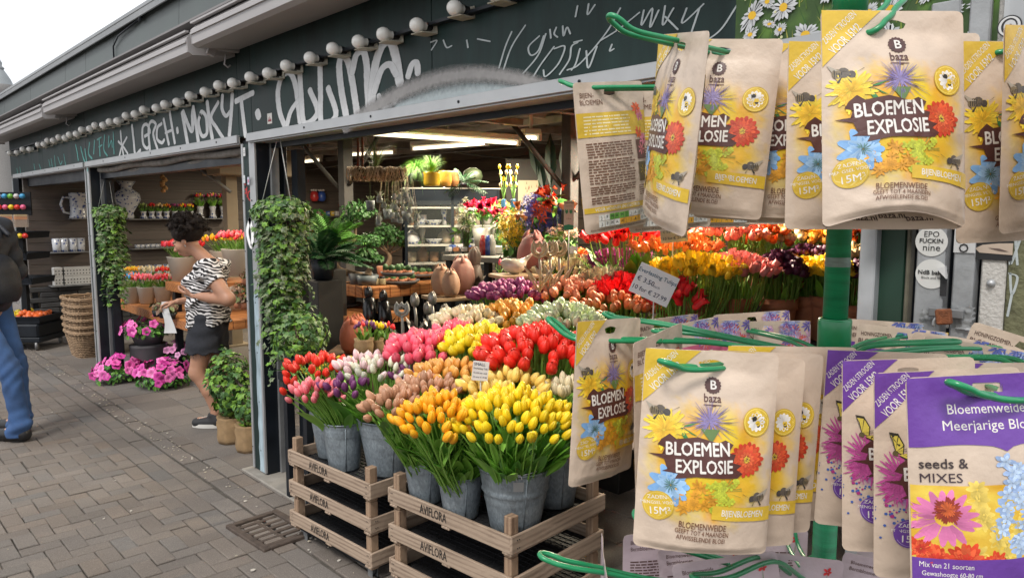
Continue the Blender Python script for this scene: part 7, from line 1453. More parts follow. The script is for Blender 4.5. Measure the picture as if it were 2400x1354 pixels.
z_ = shelf(170, 206, 512, YW, 'small glass shelf under the big blue and white mug')
p = sh_at(186, z_, YI); t = lath('big_mug', 'oversized blue and white lidded mug with a handle on the upper left shelf', 'mug', p, [(0, .0), (.11, 0), (.115, .02), (.10, .05), (.10, .28), (.11, .29), (.11, .32), (.095, .33), (.0, .33)], DM); mb = MB(); mb.tube([(-.1, 0, .26), (-.17, 0, .27), (-.2, 0, .18), (-.17, 0, .08), (-.1, 0, .06)], .016, 8); mb.obj('handle', DM, t)
z_ = shelf(118, 210, 592, YW, 'dark shelf carrying four blue patterned mugs')
for k, px_ in enumerate((134, 151, 172, 190)): lath('patterned_beaker', ['leftmost', 'second', 'third', 'rightmost'][k] + ' tall blue patterned beaker of the four on the dark left shelf', 'beaker', sh_at(px_, z_, YI), [(0, 0), (.045, 0), (.048, .04), (.055, .17), (.051, .17), (.042, .02), (0, .02)], DM)
z_ = shelf(122, 212, 671, YW, 'shelf carrying two rows of small white boxes')
wb_ = mat('white_box', (.50, .50, .49), .6, var=.08)
for j in range(2):
    for k, px_ in enumerate((138, 158, 180, 202)): p = sh_at(px_, z_, YI); mb = MB(); mb.box((0, 0, .057), (.118, .11, .112), bev=.004); o = mb.obj('gift_box', wb_, None, (p[0], p[1], p[2] + j * .115)); tag(o, '%s white printed gift box in the %s row on the left wall shelf' % (['first', 'second', 'third', 'fourth'][k], ['lower', 'upper'][j]), 'box'); m2 = MB(); [m2.box((x, -.056, .03 + z), (.012, .002, .014)) for x in (-.035, 0, .035) for z in (0, .04)]; m2.obj('printed_mark', black, o)
z_ = shelf(300, 535, 513, YW, 'long upper shelf carrying small vases of tulips behind the woman')
p = sh_at(300, z_, YI); lath('delft_vase', 'tall rounded blue and white vase partly behind the left hanging ivy', 'vase', p, [(0, 0), (.07, 0), (.08, .03), (.07, .08), (.17, .25), (.16, .33), (.07, .40), (.07, .43), (.12, .50), (.11, .50), (.05, .42), (0, .4)], DM)
def tulip_bunch(t, z, r_, cols, n, g, size=.03, h=.10, kind='bud'):
    hm = MB(); st = MB()
    for i in range(n):
        a = i * 2.4; q_ = r_ * math.sqrt((i + .5) / n); p_ = np.array([q_ * math.cos(a), q_ * math.sin(a), z + h + g.normal(0, .006) - .02 * (q_ / r_) ** 2]); c = cols[g.integers(len(cols))]; k_ = (c, g.integers(2))
        if k_ not in _hc: _hc[k_] = head(kind, c, n=9, seed=int(k_[1]))
        hm.inst(_hc[k_], [xf(p_) @ xf(rot=(g.normal(0, .3), g.normal(0, .3), g.uniform(0, 6)), sc=size)]); st.tube([(p_[0] * .4, p_[1] * .4, z - .02), p_], .002, 4, col=STEMC, cap=False)
    for i in range(n): a = g.uniform(0, 6.28); st.inst(LB[i % 3], [xf((r_ * .3 * math.cos(a), r_ * .3 * math.sin(a), z - .01), (0, 0, a)) @ xf(rot=(0, g.uniform(.1, .5), 0), sc=h * g.uniform(.7, 1.1))])
    hm.obj('tulip_heads', PETAL, t); st.obj('greens', GREENLEAF, t)
G = np.random.default_rng(17)
sv = [(0, 0), (.045, 0), (.05, .01), (.03, .05), (.035, .08), (.045, .10), (.04, .10), (.0, .06)]
for k, (px_, c) in enumerate(((337, (GRN_ := ((.3, .4, .1), (.4, .5, .2), (.2, .3, .1)),)), (356, (RF,)), (373, (CYP,)), (391, (ORG, RO)), (410, (PUR, MAG)), (428, (YEL, RF, ORG)), (447, (RF, YEL, PNK)))):
    p = sh_at(px_, z_, YI); t = lath('bud_vase', 'small blue and white vase with %s wooden tulips on the long upper shelf' % ['green', 'red', 'cream', 'orange', 'purple', 'yellow and red', 'red and pink'][k], 'vase', p, sv, DM, 16); tulip_bunch(t, .09, .055, c, 12, G, .035, .09)
tv = [(0, 0), (.05, 0), (.055, .01), (.035, .06), (.04, .12), (.055, .17), (.05, .17), (.0, .1)]
for k, px_ in enumerate((470, 499, 524)): p = sh_at(px_, z_, YI); t = lath('tall_vase', ['left', 'middle', 'right'][k] + ' of the three taller vases of mixed tulips at the end of the upper shelf', 'vase', p, tv, DM, 16); tulip_bunch(t, .16, .075, (RF, YEL, CYP, MAG, PNK), 13, G, .042, .16)
z_ = shelf(310, 425, 583, YW, 'middle shelf with small cups and figures behind the woman')
for k, px_ in enumerate((322, 333, 345, 357, 368, 379, 390, 400, 411)): p = sh_at(px_, z_, YI); lath('small_cup', 'small white and blue cup, number %s along the middle shelf' % ['one', 'two', 'three', 'four', 'five', 'six', 'seven', 'eight', 'nine'][k], 'cup', p, [(0, 0), (.03, 0), (.036, .05), (.032, .05), (0, .02)], DM, 12, group='small cups on the middle shelf')
# souvenir photo table in the middle bay: orange wooden block tables
tw = wood('block_wood', (.42, .17, .055), (.20, .07, .025), 10, 0, .55)
def table(name, label, x0, x1, y0, y1, z, th=.085, blk=.11):
    t = thing(name, label, 'table', ((x0 + x1) / 2, (y0 + y1) / 2, 0)); g = np.random.default_rng(int(abs(x0 * 100))); mb = MB(); w_, d_ = x1 - x0, y1 - y0
    n = max(1, int(w_ / blk)); m_ = max(1, int(d_ / blk))
    for i in range(n): mb.box((-w_ / 2 + (i + .5) * w_ / n, -d_ / 2 + .045, z - th / 2), (w_ / n - .003, .09, th + g.normal(0, .002)), bev=.004)
    for j in range(1, m_): mb.box((-w_ / 2 + .045, -d_ / 2 + (j + .5) * d_ / m_, z - th / 2), (.09, d_ / m_ - .003, th + g.normal(0, .002)), bev=.004)
    mb.box((.045, .045, z - th / 2 - .002), (w_ - .1, d_ - .1, th - .006)); mb.obj('table_top', tw, t)
    for sx in (-1, 1):
        for sy in (-1, 1): mb = MB(); mb.box((sx * (w_ / 2 - .08), sy * (d_ / 2 - .08), (z - th) / 2), (.06, .06, z - th)); mb.obj('leg', black, t)
    return t
A = onz(457, 760, .62); B2 = onz(245, 712, .62); table('block_table', 'long low orange wooden block table behind the woman', A[0], A[0] + 1.0, A[1], A[1] + 2.6, .62)
whp = mat('white_pail', (.55, .52, .46), .5, var=.06)
pr_ = [(0, 0), (.065, 0), (.095, .17), (.10, .175), (.093, .175), (0, .15)]
for k, (px_, py_, c, nm) in enumerate(((287, 712, ((RO, ((.05, .3, .6), (.1, .4, .7), (.05, .2, .3)))), 'blue and orange'), (324, 712, (HPK, PNK), 'pink'), (362, 711, (RF, HPK, PNK), 'red and pink'), (401, 709, (CRM, WHG), 'cream'))):
    p = onz(px_, py_ + 1, .62) + np.array([.1, .04, 0]); t = lath('white_pail', 'white pail of small %s tulips on the low block table' % nm, 'pail', p, pr_, whp); tulip_bunch(t, .17, .12, c, 32, G, .045, .10)
for k, (px_, c, nm) in enumerate(((315, (YEL, ORG), 'yellow'), (350, (CRM,), 'ivory'), (392, (RO, RF), 'orange red'), (420, (ORC,), 'copper'))):
    p = onz(px_, 690, .62); p[2] = .62; t = lath('white_pail', 'white pail of %s tulips in the back row of the low block table' % nm, 'pail', p, pr_, whp); tulip_bunch(t, .17, .11, c, 24, G, .045, .12)
p0 = at(365, 656, 9.2)
mb = MB(); mb.box((0, .1, -.02), (1.3, .3, .035), bev=.004); o = mb.obj('raised_board', tw, None, tuple(p0)); tag(o, 'raised orange board holding boxed vases behind the tulip pails', 'board')
for k in range(8): mb = MB(); mb.prism([(-.035, -.035, 0), (.035, -.035, 0), (.035, .035, 0), (-.035, .035, 0)], (0, 0, .19)); mb.lathe([(.036, .08), (.032, .12), (.037, .19)], 4); o = mb.obj('boxed_vase', DM, None, (p0[0] - .4 + k * .11, p0[1] + .02, -.002 + p0[2]), (0, 0, .2 * (k % 3 - 1))); tag(o, 'blue and white boxed vase, number %s from the left on the raised board' % ['one', 'two', 'three', 'four', 'five', 'six', 'seven', 'eight'][k], 'boxed vase', 'boxed vases on the raised board')
for k, (px_, d_, z0, c, nm) in enumerate(((432, 7.2, 0, (RF, HPK), 'red tulips left of the woman'), (560, 6.8, 0, (HPK, PNK, RF), 'pink and red tulips right of the woman'), (530, 7.3, 0, (YEL, ORG, RO), 'yellow and orange tulips behind the woman'))):
    p = at(px_, 660 if k == 0 else 645, d_); t = lath('tall_white_pail', 'tall white pail of ' + nm, 'pail', p, [(0, 0), (.10, 0), (.145, .24), (.15, .245), (.14, .245), (0, .2)], whp); tulip_bunch(t, .24, .19, c, 46, G, .055, .12); 
p = at(520, 662, 7.0); table('block_table', 'orange block table carrying the tall white pails behind the woman', p[0] - .35, p[0] + .7, p[1] - .05, p[1] + .5, p[2])
succ = [tmpl_leaf(.3, (.10, .14, .05), (.16, .2, .09)), tmpl_leaf(.4, (.12, .07, .05), (.2, .12, .08))]
for k, (px_, py_) in enumerate(((370, 742), (385, 745), (400, 748), (560, 722), (575, 724), (562, 700), (578, 668))): p = onz(px_, py_, .62) if k < 3 else at(px_, py_, 6.6); bush('succulent', ['grey succulent nearest the pillar on the low block table', 'second grey succulent on the low block table', 'succulent next to the hanging paper bag', 'small red potted cactus just left of the central pillar', 'small cactus touching the central pillar', 'cactus on the upper shelf left of the central pillar', 'leafy succulent left of the pillar under the tall pail'][k], 'succulent', tuple(p), .06, .05, 50, succ, .05, 60 + k, blackpot(.05, .06, terra if k > 2 else black), .05)
# string of onions hanging
p = at(382, 415, 9.5); t = thing('garlic_string', 'small string of dried bulbs hanging high in the middle bay', 'bulb string', tuple(p)); mb = MB(); [mb.lathe([(0, -.03), (.03, -.02), (.035, 0), (.02, .025), (0, .04)], 10, c=(.02 * math.sin(k * 2), .02 * math.cos(k * 2), -k * .035)) for k in range(6)]; mb.tube([(0, 0, -.1), (0, 0, .25)], .004, 5); mb.obj('bulbs', mat('dried', (.35, .2, .08), .8), t)
# ------------------------------------------------------------------ inside the near bay
T1 = onz(865, 674, 1.0); table('block_table', 'upper orange block table carrying the bonsai trees', T1[0], T1[0] + 1.15, T1[1], T1[1] + .9, 1.0, .09, .095)
T2 = onz(700, 757, .80); table('block_table', 'lower orange block table under the big grey plastic pot', T2[0], T2[0] + .95, T2[1], T2[1] + .7, .80, .08, .1)
def on(px_, py_, z): p = onz(px_, py_, z); p[2] = z; return p
potg = mat('plastic_pot', (.13, .125, .13), .55, var=.12)
p = on(803, 716, .80); t = lath('big_pot', 'big grey brown plastic plant pot with rim and a small white tag', 'pot', p, [(0, 0), (.105, 0), (.135, .15), (.137, .155), (.143, .16), (.15, .20), (.155, .21), (.145, .21), (.13, .18), (0, .17)], potg, 32)
mb = MB(); mb.box((-.10, -.12, .235), (.002, .045, .07), rot=(0, 0, R(45)), col=(.6, .6, .58)); mb.box((-.105, -.125, .235), (.002, .02, .02), rot=(0, 0, R(45)), col=(.03, .03, .03)); mb.obj('tag', VC, t)
lath('grey_saucer', 'pale grey saucer under the big plastic pot', 'saucer', p - np.array([0, 0, .0]), [(0, .001), (.15, .001), (.165, .02), (.155, .02), (.14, .006), (0, .006)], greyb, 28)
# plates and saucers of cacti
def cactus_tray(label, px_, py_, z, r_, n, seed, m=potg, pm=terra, tm=None, hgt=.05):
    g = np.random.default_rng(seed); p = on(px_, py_, z); t = lath('plant_tray', label, 'plant tray', p, [(0, .002), (r_ * .85, .002), (r_, .03), (r_ * .96, .03), (r_ * .82, .01), (0, .01)], m, 28); pm_ = MB(); cc = MB(); lf = MB()
    for k in range(n):
        a = k * 2.4; q = r_ * .78 * math.sqrt((k + .5) / n); x, y = q * math.cos(a), q * math.sin(a); pm_.lathe([(0, .01), (.020, .01), (.027, .045), (.023, .045), (0, .04)], 10, c=(x, y, 0)); h = hgt * g.uniform(.6, 1.3)
        cc.lathe([(.017, .04), (.021, .04 + h * .5), (.014, .04 + h * .9), (0, .04 + h)], 10, c=(x, y, 0), col=np.array((.05, .11, .04)) * g.uniform(.6, 1.6), wob=lambda th, f: 1 + .12 * np.cos(5 * th))
    pm_.obj('little_pots', pm, t); cc.obj('cacti', LEAF, t); return t
cactus_tray('grey tray of small cacti in red pots by the hanging ivy', 752, 702, .88, .09, 9, 1); cactus_tray('low tray of red pots under the grey cactus tray', 720, 735, .81, .10, 9, 2)
lath('tray_stand', 'small stand lifting the grey cactus tray', 'stand', on(752, 702, .80), [(0, 0), (.05, 0), (.02, .02), (.02, .078), (0, .078)], black, 12)
for k, (px_, z_) in enumerate(((787, .80), (797, .80))): lath('glass_cactus', ['left', 'right'][k] + ' slim cactus in a small silver cup on the lower block table', 'cactus', on(px_ - 2, 745 - k, z_), [(0, 0), (.018, 0), (.022, .05), (.014, .055), (.014, .10), (0, .125)], mat('pale_cactus', (.20, .21, .15), .6, var=.3, scale=60), 12)
# two tier saucer stand on the upper table
for k, (px_, py_, z_, r_, lb) in enumerate(((938, 664, 1.0, .16, 'lower wide saucer of potted succulents on the upper table'), (932, 646, 1.10, .13, 'upper saucer of red succulent pots on the upper table'), (985, 648, 1.02, .13, 'right saucer of mixed cacti at the end of the upper table'), (1005, 640, 1.01, .10, 'last saucer of tiny cacti behind the end of the upper table'))):
    cactus_tray(lb, px_, py_, z_, r_, 12, 5 + k, hgt=.045)
for k, px_ in enumerate((883, 897)): t = lath('spice_jar', ['left', 'right'][k] + ' small glass jar with a dark lid at the front of the upper table', 'jar', on(px_, 668, 1.0), [(0, 0), (.024, 0), (.025, .01), (.025, .05), (.02, .055)], mat('jar_glass', (.30, .26, .16), .15, var=.4, scale=70), 14); mb = MB(); mb.lathe([(.022, .055), (.022, .07), (0, .071)], 14); mb.obj('lid', black, t)
# bonsai trees
def bonsai(label, loc, tp, clouds, potm, seed, potr=.10, poth=.09, trad=.022):
    g = np.random.default_rng(seed); t = thing('bonsai_tree', label, 'bonsai tree', tuple(loc)); mb = MB(); mb.lathe([(0, 0), (potr * .8, 0), (potr, poth), (potr * .9, poth), (0, poth * .85)], 22); mb.obj('pot', potm, t); P = smooth(tp, 8); mb = MB(); mb.tube(P, np.linspace(trad * 1.4, trad * .4, len(P)), 10, col=(.20, .14, .09))
    for c, r_ in clouds: mb.tube([P[int(len(P) * .6)], (P[int(len(P) * .6)] + np.array(c)) / 2 + np.array([0, 0, -.01]), c], (.010, .006, .003), 6, col=(.16, .11, .07))
    mb.obj('trunk', mat('bonsai_bark', attr=True, rough=.8, var=.3, scale=40, bump=.4), t); pts, out = [], []
    for c, r_ in clouds:
        for _ in range(int(2600 * r_ + 90)): v = g.normal(0, 1, 3); v /= np.linalg.norm(v); pts.append(np.array(c) + v * np.array([r_, r_, r_ * .55]) * g.uniform(.5, 1)); out.append(v + np.array([0, 0, .5]))
    mb = MB(); scatter(mb, DK, pts, .028, g, out=out); mb.obj('foliage', LEAF, t)
p = on(845, 665, 1.0); bonsai('bonsai with a thick S curved trunk and dark leaf pads on the upper table', p, [(.02, 0, .06), (-.14, .09, .12), (-.16, .10, .24), (-.04, .03, .34), (-.02, .02, .50)], [((.0, .0, .60), .15), ((-.08, .05, .50), .09), ((.07, -.06, .36), .10)], greyb, 3)
p = on(907, 650, 1.0); bonsai('broad bonsai with forked trunk in a terracotta pot on the upper table', p, [(0, 0, .08), (.02, -.02, .18), (-.02, .02, .28)], [((-.10, .08, .34), .13), ((.08, -.06, .36), .14), ((0, 0, .42), .12), ((.16, -.14, .32), .09)], terra, 4, .09, .10)
p = on(862, 668, 1.0); bonsai('small bonsai in a blue grey pot in front of the bigger bonsai trees', p, [(0, 0, .08), (.02, 0, .14), (0, .02, .2)], [((0, 0, .26), .085), ((.05, -.05, .22), .06), ((-.05, .05, .22), .06)], mat('bluegrey_pot', (.12, .15, .17), .4), 5, .09, .08)
# palm and fern masses behind the hanging ivy
def palm(name, label, cat_, loc, n, L_, seed, col, droop=.8, w_=.02, leaflets=12, spread=1.0, potr=.09, zp=.15):
    g = np.random.default_rng(seed); t = thing(name, label, cat_, tuple(loc)); mb = MB(); st = MB()
    for k in range(n):
        a = g.uniform(0, 6.28); l_ = L_ * g.uniform(.7, 1.1); e = g.uniform(.2, 1.2) * spread; P = [np.array([l_ * f * math.sin(e) * math.cos(a), l_ * f * math.sin(e) * math.sin(a), zp + l_ * (f * math.cos(e) - droop * .4 * f * f)]) for f in np.linspace(0, 1, 8)]; st.tube(P, .002, 4, col=np.array(col) * .8, cap=False)
        d_ = np.array([-math.sin(a), math.cos(a), 0])
        for j in range(leaflets):
            f = .15 + .85 * j / leaflets; i = min(6, int(f * 7)); b_ = P[i] + (P[i + 1] - P[i]) * (f * 7 - i); q_ = (P[i + 1] - P[i]); q_ /= np.linalg.norm(q_); ll = l_ * .32 * math.sin(math.pi * min(1, f * .8 + .15)); c = np.array(col) * g.uniform(.6, 1.4)
            for s_ in (-1, 1): e_ = b_ + (d_ * s_ * .8 + q_ * .6) * ll + np.array([0, 0, -.25 * ll]); m_ = (b_ + e_) / 2 + np.array([0, 0, .06 * ll]); mb.add([b_, m_ + q_ * w_ * .5, e_, m_ - q_ * w_ * .5], [(0, 1, 2, 3)], None, c, 0, False)
    mb.obj('fronds', LEAF, t); st.obj('stalk', LEAF, t); blackpot(potr, zp)(t); return t
def pedestal(p, label):
    mb = MB(); mb.box((0, 0, -p[2] / 2 - .002), (.2, .2, p[2] - .004), bev=.005); o = mb.obj('pedestal', mat('dark_plinth'), None, tuple(p)); tag(o, label, 'pedestal')
p = at(768, 630, 5.6); palm('parlour_palm', 'bright green palm with fine fronds behind the hanging ivy', 'palm', p, 26, .42, 1, (.07, .20, .03), leaflets=16, w_=.014); pedestal(p, 'dark pedestal under the bright green palm')
p = at(758, 655, 5.3); palm('dark_fern', 'dark green fern below the bright palm', 'fern', p, 34, .34, 2, (.02, .08, .025), leaflets=16, w_=.016, spread=1.3); pedestal(p, 'dark pedestal under the dark fern')
# hanging log wreath, grasses and little bottles
LW = at(885, 408, 5.0); t = thing('twig_log', 'long bundle of woven pale twigs hanging by red brown cords', 'twig bundle', tuple(LW), (0, 0, -PSI + R(5))); mb = MB(); g = np.random.default_rng(6)
for k in range(190):
    x = g.uniform(-.18, .18); a0 = g.uniform(0, 6.28); r_ = g.uniform(.042, .066); sx = g.uniform(.02, .09) * g.choice((-1, 1)); mb.tube([(np.clip(x + sx * f, -.2, .2), r_ * math.cos(a0 + 4.5 * f), r_ * .8 * math.sin(a0 + 4.5 * f)) for f in np.linspace(0, 1, 9)], .0024, 4, col=np.array((.55, .42, .28)) * g.uniform(.6, 1.25), cap=False)
mb.tube([(-.17, 0, 0), (.17, 0, 0)], .036, 10, col=(.06, .045, .03)); mb.obj('twigs', mat('twig', attr=True, rough=.8), t)
for x in (-.13, -.10): mb = MB(); mb.tube([(x, 0, .03), (x + .004, 0, .2), (x, 0, .42)], .009, 6); mb.obj('cord', mat('red_cord', (.14, .05, .03), .9, bump=.5), t)
def grassy(name, label, cat_, loc, n, L_, seed, cols, w_=.004, droop=1.2, pot=None, zp=0):
    g = np.random.default_rng(seed); t = thing(name, label, cat_, tuple(loc)); mb = MB()
    for k in range(n):
        a = g.uniform(0, 6.28); l_ = L_ * g.uniform(.6, 1.15); e = abs(g.normal(.35, .3)); P = np.array([(l_ * f * math.sin(e + .5 * f) * math.cos(a), l_ * f * math.sin(e + .5 * f) * math.sin(a), zp + l_ * (f * math.cos(e) - droop * .5 * f ** 2.5 * math.sin(min(1.5, e + .4)))) for f in np.linspace(0, 1, 7)]); d_ = np.array([-math.sin(a), math.cos(a), 0]) * w_; V = np.vstack([P + d_ * np.linspace(1, .15, 7)[:, None], P - d_ * np.linspace(1, .15, 7)[:, None]]); mb.add(V, [(i, i + 1, i + 8, i + 7) for i in range(6)], None, np.array(cols[k % len(cols)]) * g.uniform(.7, 1.25))
    mb.obj('blades', LEAF, t)
    if pot: pot(t)
    return t
grassy('air_plant', 'wispy pale green air plant on top of the twig bundle', 'air plant', LW + np.array([0, .02, .04]), 60, .22, 7, [(.16, .22, .08), (.10, .18, .06)], .003, .4)
yel = mat('yellow_glaze', (.50, .33, .02), .25, var=.1, coat=.4)
p = at(977, 425, 5.6); grassy('spider_grass', 'dense bright green grassy plant hanging over beside the yellow pot', 'grassy plant', p, 420, .20, 8, [(.10, .26, .03), (.16, .34, .05), (.06, .18, .02)], .0022, 2.4, blackpot(.07, .06), .05)
p = at(1012, 436, 5.5); lath('yellow_pot', 'glossy yellow pot under the upright bright grass', 'pot', p, [(0, 0), (.055, 0), (.062, .02), (.06, .09), (.066, .1), (.06, .1), (0, .08)], yel, 20); grassy('upright_grass', 'upright bright green grass growing in the glossy yellow pot', 'grassy plant', p + np.array([0, 0, .09]), 300, .16, 9, [(.12, .30, .03), (.18, .36, .06)], .0022, .8)
for k, (px_, w_, lb) in enumerate(((1043, .055, 'ochre pot right of the grassy yellow one'), (1062, .05, 'brown ochre vase on the cabinet, third from the left'))): lath('ochre_pot', lb, 'pot', at(px_, 437, 5.8 + k * .1), [(0, 0), (w_ * .8, 0), (w_, .05), (w_ * .85, .11), (w_ * .9, .12), (0, .1)], mat('ochre_%d' % k, ((.34, .19, .03), (.26, .13, .05))[k], .3), 18)
p = at(1108, 436, 6.2); lath('round_vase', 'round dark green vase on the glass cabinet', 'vase', p, [(0, 0), (.03, 0), (.07, .035), (.085, .08), (.07, .125), (.03, .15), (.025, .15), (0, .13)], mat('green_glaze', (.02, .03, .012), .5), 24)
p = at(1088, 438, 5.9); palm('leaf_spray', 'dark spiky leaf spray lying in front of the round green vase', 'leaf spray', p, 16, .22, 11, (.015, .05, .02), .9, .012, 10, 1.6, .03, .03)
hb = thing('hanging_bottles', 'cluster of small hanging glass bottles with air plants under the twig bundle', 'hanging bottles', at(925, 440, 5.1)); g = np.random.default_rng(3); mb = MB(); gl = MB(); gr = MB(); tg = MB()
for k in range(26):
    x, z, y = g.uniform(-.13, .15), g.uniform(-.26, -.02), g.normal(0, .04); x_, y_ = x * math.cos(PSI), -x * math.sin(PSI) + y; mb.tube([(x_, y_, z), (x_ * .8, y_ * .8, .06)], .0012, 3, col=(.35, .28, .18), cap=False); gl.lathe([(0, -.035), (.018, -.033), (.02, -.01), (.012, .0), (.012, .01)], 10, c=(x_, y_, z), col=(.30, .33, .32))
    for j in range(9): a = g.uniform(0, 6.28); gr.tube([(x_, y_, z), (x_ + .03 * math.cos(a), y_ + .03 * math.sin(a), z + .03)], .0012, 3, col=np.array((.20, .24, .14)) * g.uniform(.6, 1.4), cap=False)
    if k % 3 == 0: tg.box((x_, y_ - .02, z + .03), (.016, .002, .024), col=(.5, .48, .44))
for m_, nm, mt in ((mb, 'string', LEAF), (gl, 'bottle_glass', mat('bottle_glass', attr=True, rough=.1, var=.05, alpha=.75)), (gr, 'sprigs', LEAF), (tg, 'paper_tags', VC)): m_.obj(nm, mt, hb)
for k, (px_, py_, d_) in enumerate(((908, 500, 5.3), (925, 508, 5.4), (952, 505, 5.2), (868, 480, 5.2))): t = lath('hanging_planter', ['leftmost small', 'second small', 'right small', 'upper left small'][k] + ' grey hanging planter cup below the bottles', 'planter', at(px_, py_, d_), [(0, -.04), (.026, -.04), (.032, .03), (.028, .03), (0, .01)], mat('planter_grey', (.16, .18, .2), .6), 14); mb = MB(); mb.tube([(0, 0, .02), (0, 0, .30)], .0014, 4); [mb.tube([(0, 0, .02), (.03 * math.cos(a), .03 * math.sin(a), .06)], .002, 4) for a in np.linspace(0, 6, 9)]; mb.obj('sprig', mat('sprig_green', (.12, .17, .06), .7), t)
# glass cabinet
P = at(1055, 620, 6.6); cab = thing('glass_cabinet', 'dark framed glass display cabinet of white crockery behind the bonsai trees', 'cabinet', (P[0], P[1], 0), (0, 0, -PSI + R(12))); W2, D2, ZT2 = .82, .40, at(1055, 445, 6.6)[2]; navy = mat('navy_frame', (.006, .010, .016), .6, spec=.15)
mb = MB(); mb.box((0, 0, ZT2 - .07), (W2, D2, .14), bev=.006); mb.box((0, D2 / 2, ZT2 / 2), (W2, .02, ZT2)); 
for sx in (-1, 0, 1): mb.box((sx * (W2 / 2 - .012), -D2 / 2 + .012, ZT2 / 2), (.024, .024, ZT2))
mb.obj('frame', navy, cab); mb = MB(); mb.box((0, 0, ZT2 + .006), (W2 + .02, D2 + .02, .01)); zs_ = [at(1055, y, 6.6)[2] for y in (487, 529, 572, 614, 650)]
for z in zs_: mb.box((0, 0, z), (W2 - .03, D2 - .03, .014))
mb.obj('shelf_board', mat('shelf_white', (.36, .36, .33), .5), cab)
mb = MB(); mb.box((0, -D2 / 2 - .002, ZT2 / 2), (W2 - .05, .004, ZT2 - .2)); gm = mat('cabinet_glass', (.3, .33, .33), .03, var=0, alpha=.04); mb.obj('glass_pane', gm, cab)
crk = [mat('crock_white', (.36, .35, .32), .25), mat('crock_cream', (.30, .25, .18), .3), DM, mat('crock_brown', (.22, .12, .06), .4)]; g = np.random.default_rng(4); Mc = Matrix.Rotation(-PSI + R(12), 4, 'Z'); cnt = 0
shp = [[(0, 0), (.04, 0), (.075, .04), (.08, .045), (.07, .04), (0, .01)], [(0, 0), (.03, 0), (.04, .02), (.04, .09), (.035, .09), (0, .02)], [(0, 0), (.05, 0), (.07, .04), (.05, .09), (.02, .11), (.015, .13), (0, .13)], [(0, 0), (.025, 0), (.015, .06), (.03, .12), (.012, .17), (0, .18)]]
cn = ['white bowl', 'cream mug', 'round patterned pot', 'slim figure vase']; sn = ['lowest', 'second', 'third', 'fourth', 'top']
for i, z in enumerate(zs_[::-1]):
    for k in range(8):
        x = -W2 / 2 + .07 + k * (W2 - .14) / 7; v = Mc @ Vector((x, -.05 + .05 * (k % 2), 0)); q = int(g.integers(4)); lath('crockery', '%s, piece %s from the left on the %s cabinet shelf' % (cn[q], ['one', 'two', 'three', 'four', 'five', 'six', 'seven', 'eight'][k], sn[i]), 'crockery', (P[0] + v.x, P[1] + v.y, z + .008), shp[q], crk[(q + k) % 4], 14, group='crockery in the glass cabinet')
# souvenir table with flowers
ZS = at(1130, 592, 5.9)[2]; ta, tb = onz(1042, 597, ZS), onz(1215, 606, ZS); t = thing('souvenir_table', 'grey topped table of flasks and small boxes before the glass cabinet', 'table', tuple((ta + tb) / 2 * np.array([1, 1, 0])), (0, 0, math.atan2(tb[1] - ta[1], tb[0] - ta[0]))); L3 = np.linalg.norm(tb - ta); mb = MB(); mb.box((0, .25, ZS - .02), (L3, .55, .04), bev=.004); mb.obj('table_top', mat('grey_board', (.13, .125, .11), .7, var=.3), t)
for sx in (-1, 1):
    for y in (.03, .48): mb = MB(); mb.box((sx * (L3 / 2 - .03), y, (ZS - .04) / 2), (.05, .05, ZS - .04)); mb.obj('leg', black, t)
bt = [(0, 0), (.026, 0), (.027, .10), (.02, .125), (.014, .13), (.014, .15), (0, .152)]
for k, (px_, c, nm) in enumerate(((1132, (.25, .015, .02), 'red'), (1143, (.02, .05, .25), 'blue'), (1154, (.45, .45, .45), 'white'))): lath('drink_flask', nm + ' metal flask standing on the grey souvenir table', 'flask', onz(px_, 598, ZS) + (tb - ta) * 0, bt, mat('flask_' + nm, c, .25, coat=.5), 16)
for k in range(9): p = onz(1052 + k * 9, 590 - (k % 2) * 6, ZS); mb = MB(); mb.box((0, 0, .02), (.045, .045, .035), rot=.3 * k, col=[(.5, .5, .5), (.05, .1, .3), (.45, .2, .1), (.4, .4, .45)][k % 4], bev=.004); o = mb.obj('souvenir_box', VC, None, tuple(p)); tag(o, 'tiny souvenir box, number %s from the left on the grey table' % ['one', 'two', 'three', 'four', 'five', 'six', 'seven', 'eight', 'nine'][k], 'box', 'tiny souvenir boxes')
for k, px_ in enumerate((1172, 1195)): p = onz(px_, 596, ZS); mb = MB(); mb.box((0, 0, .035), (.10, .08, .06), rot=.5, col=(.5, .5, .48), bev=.004); o = mb.obj('white_carton', VC, None, tuple(p)); tag(o, ['left', 'right'][k] + ' white carton at the right end of the grey table', 'carton')
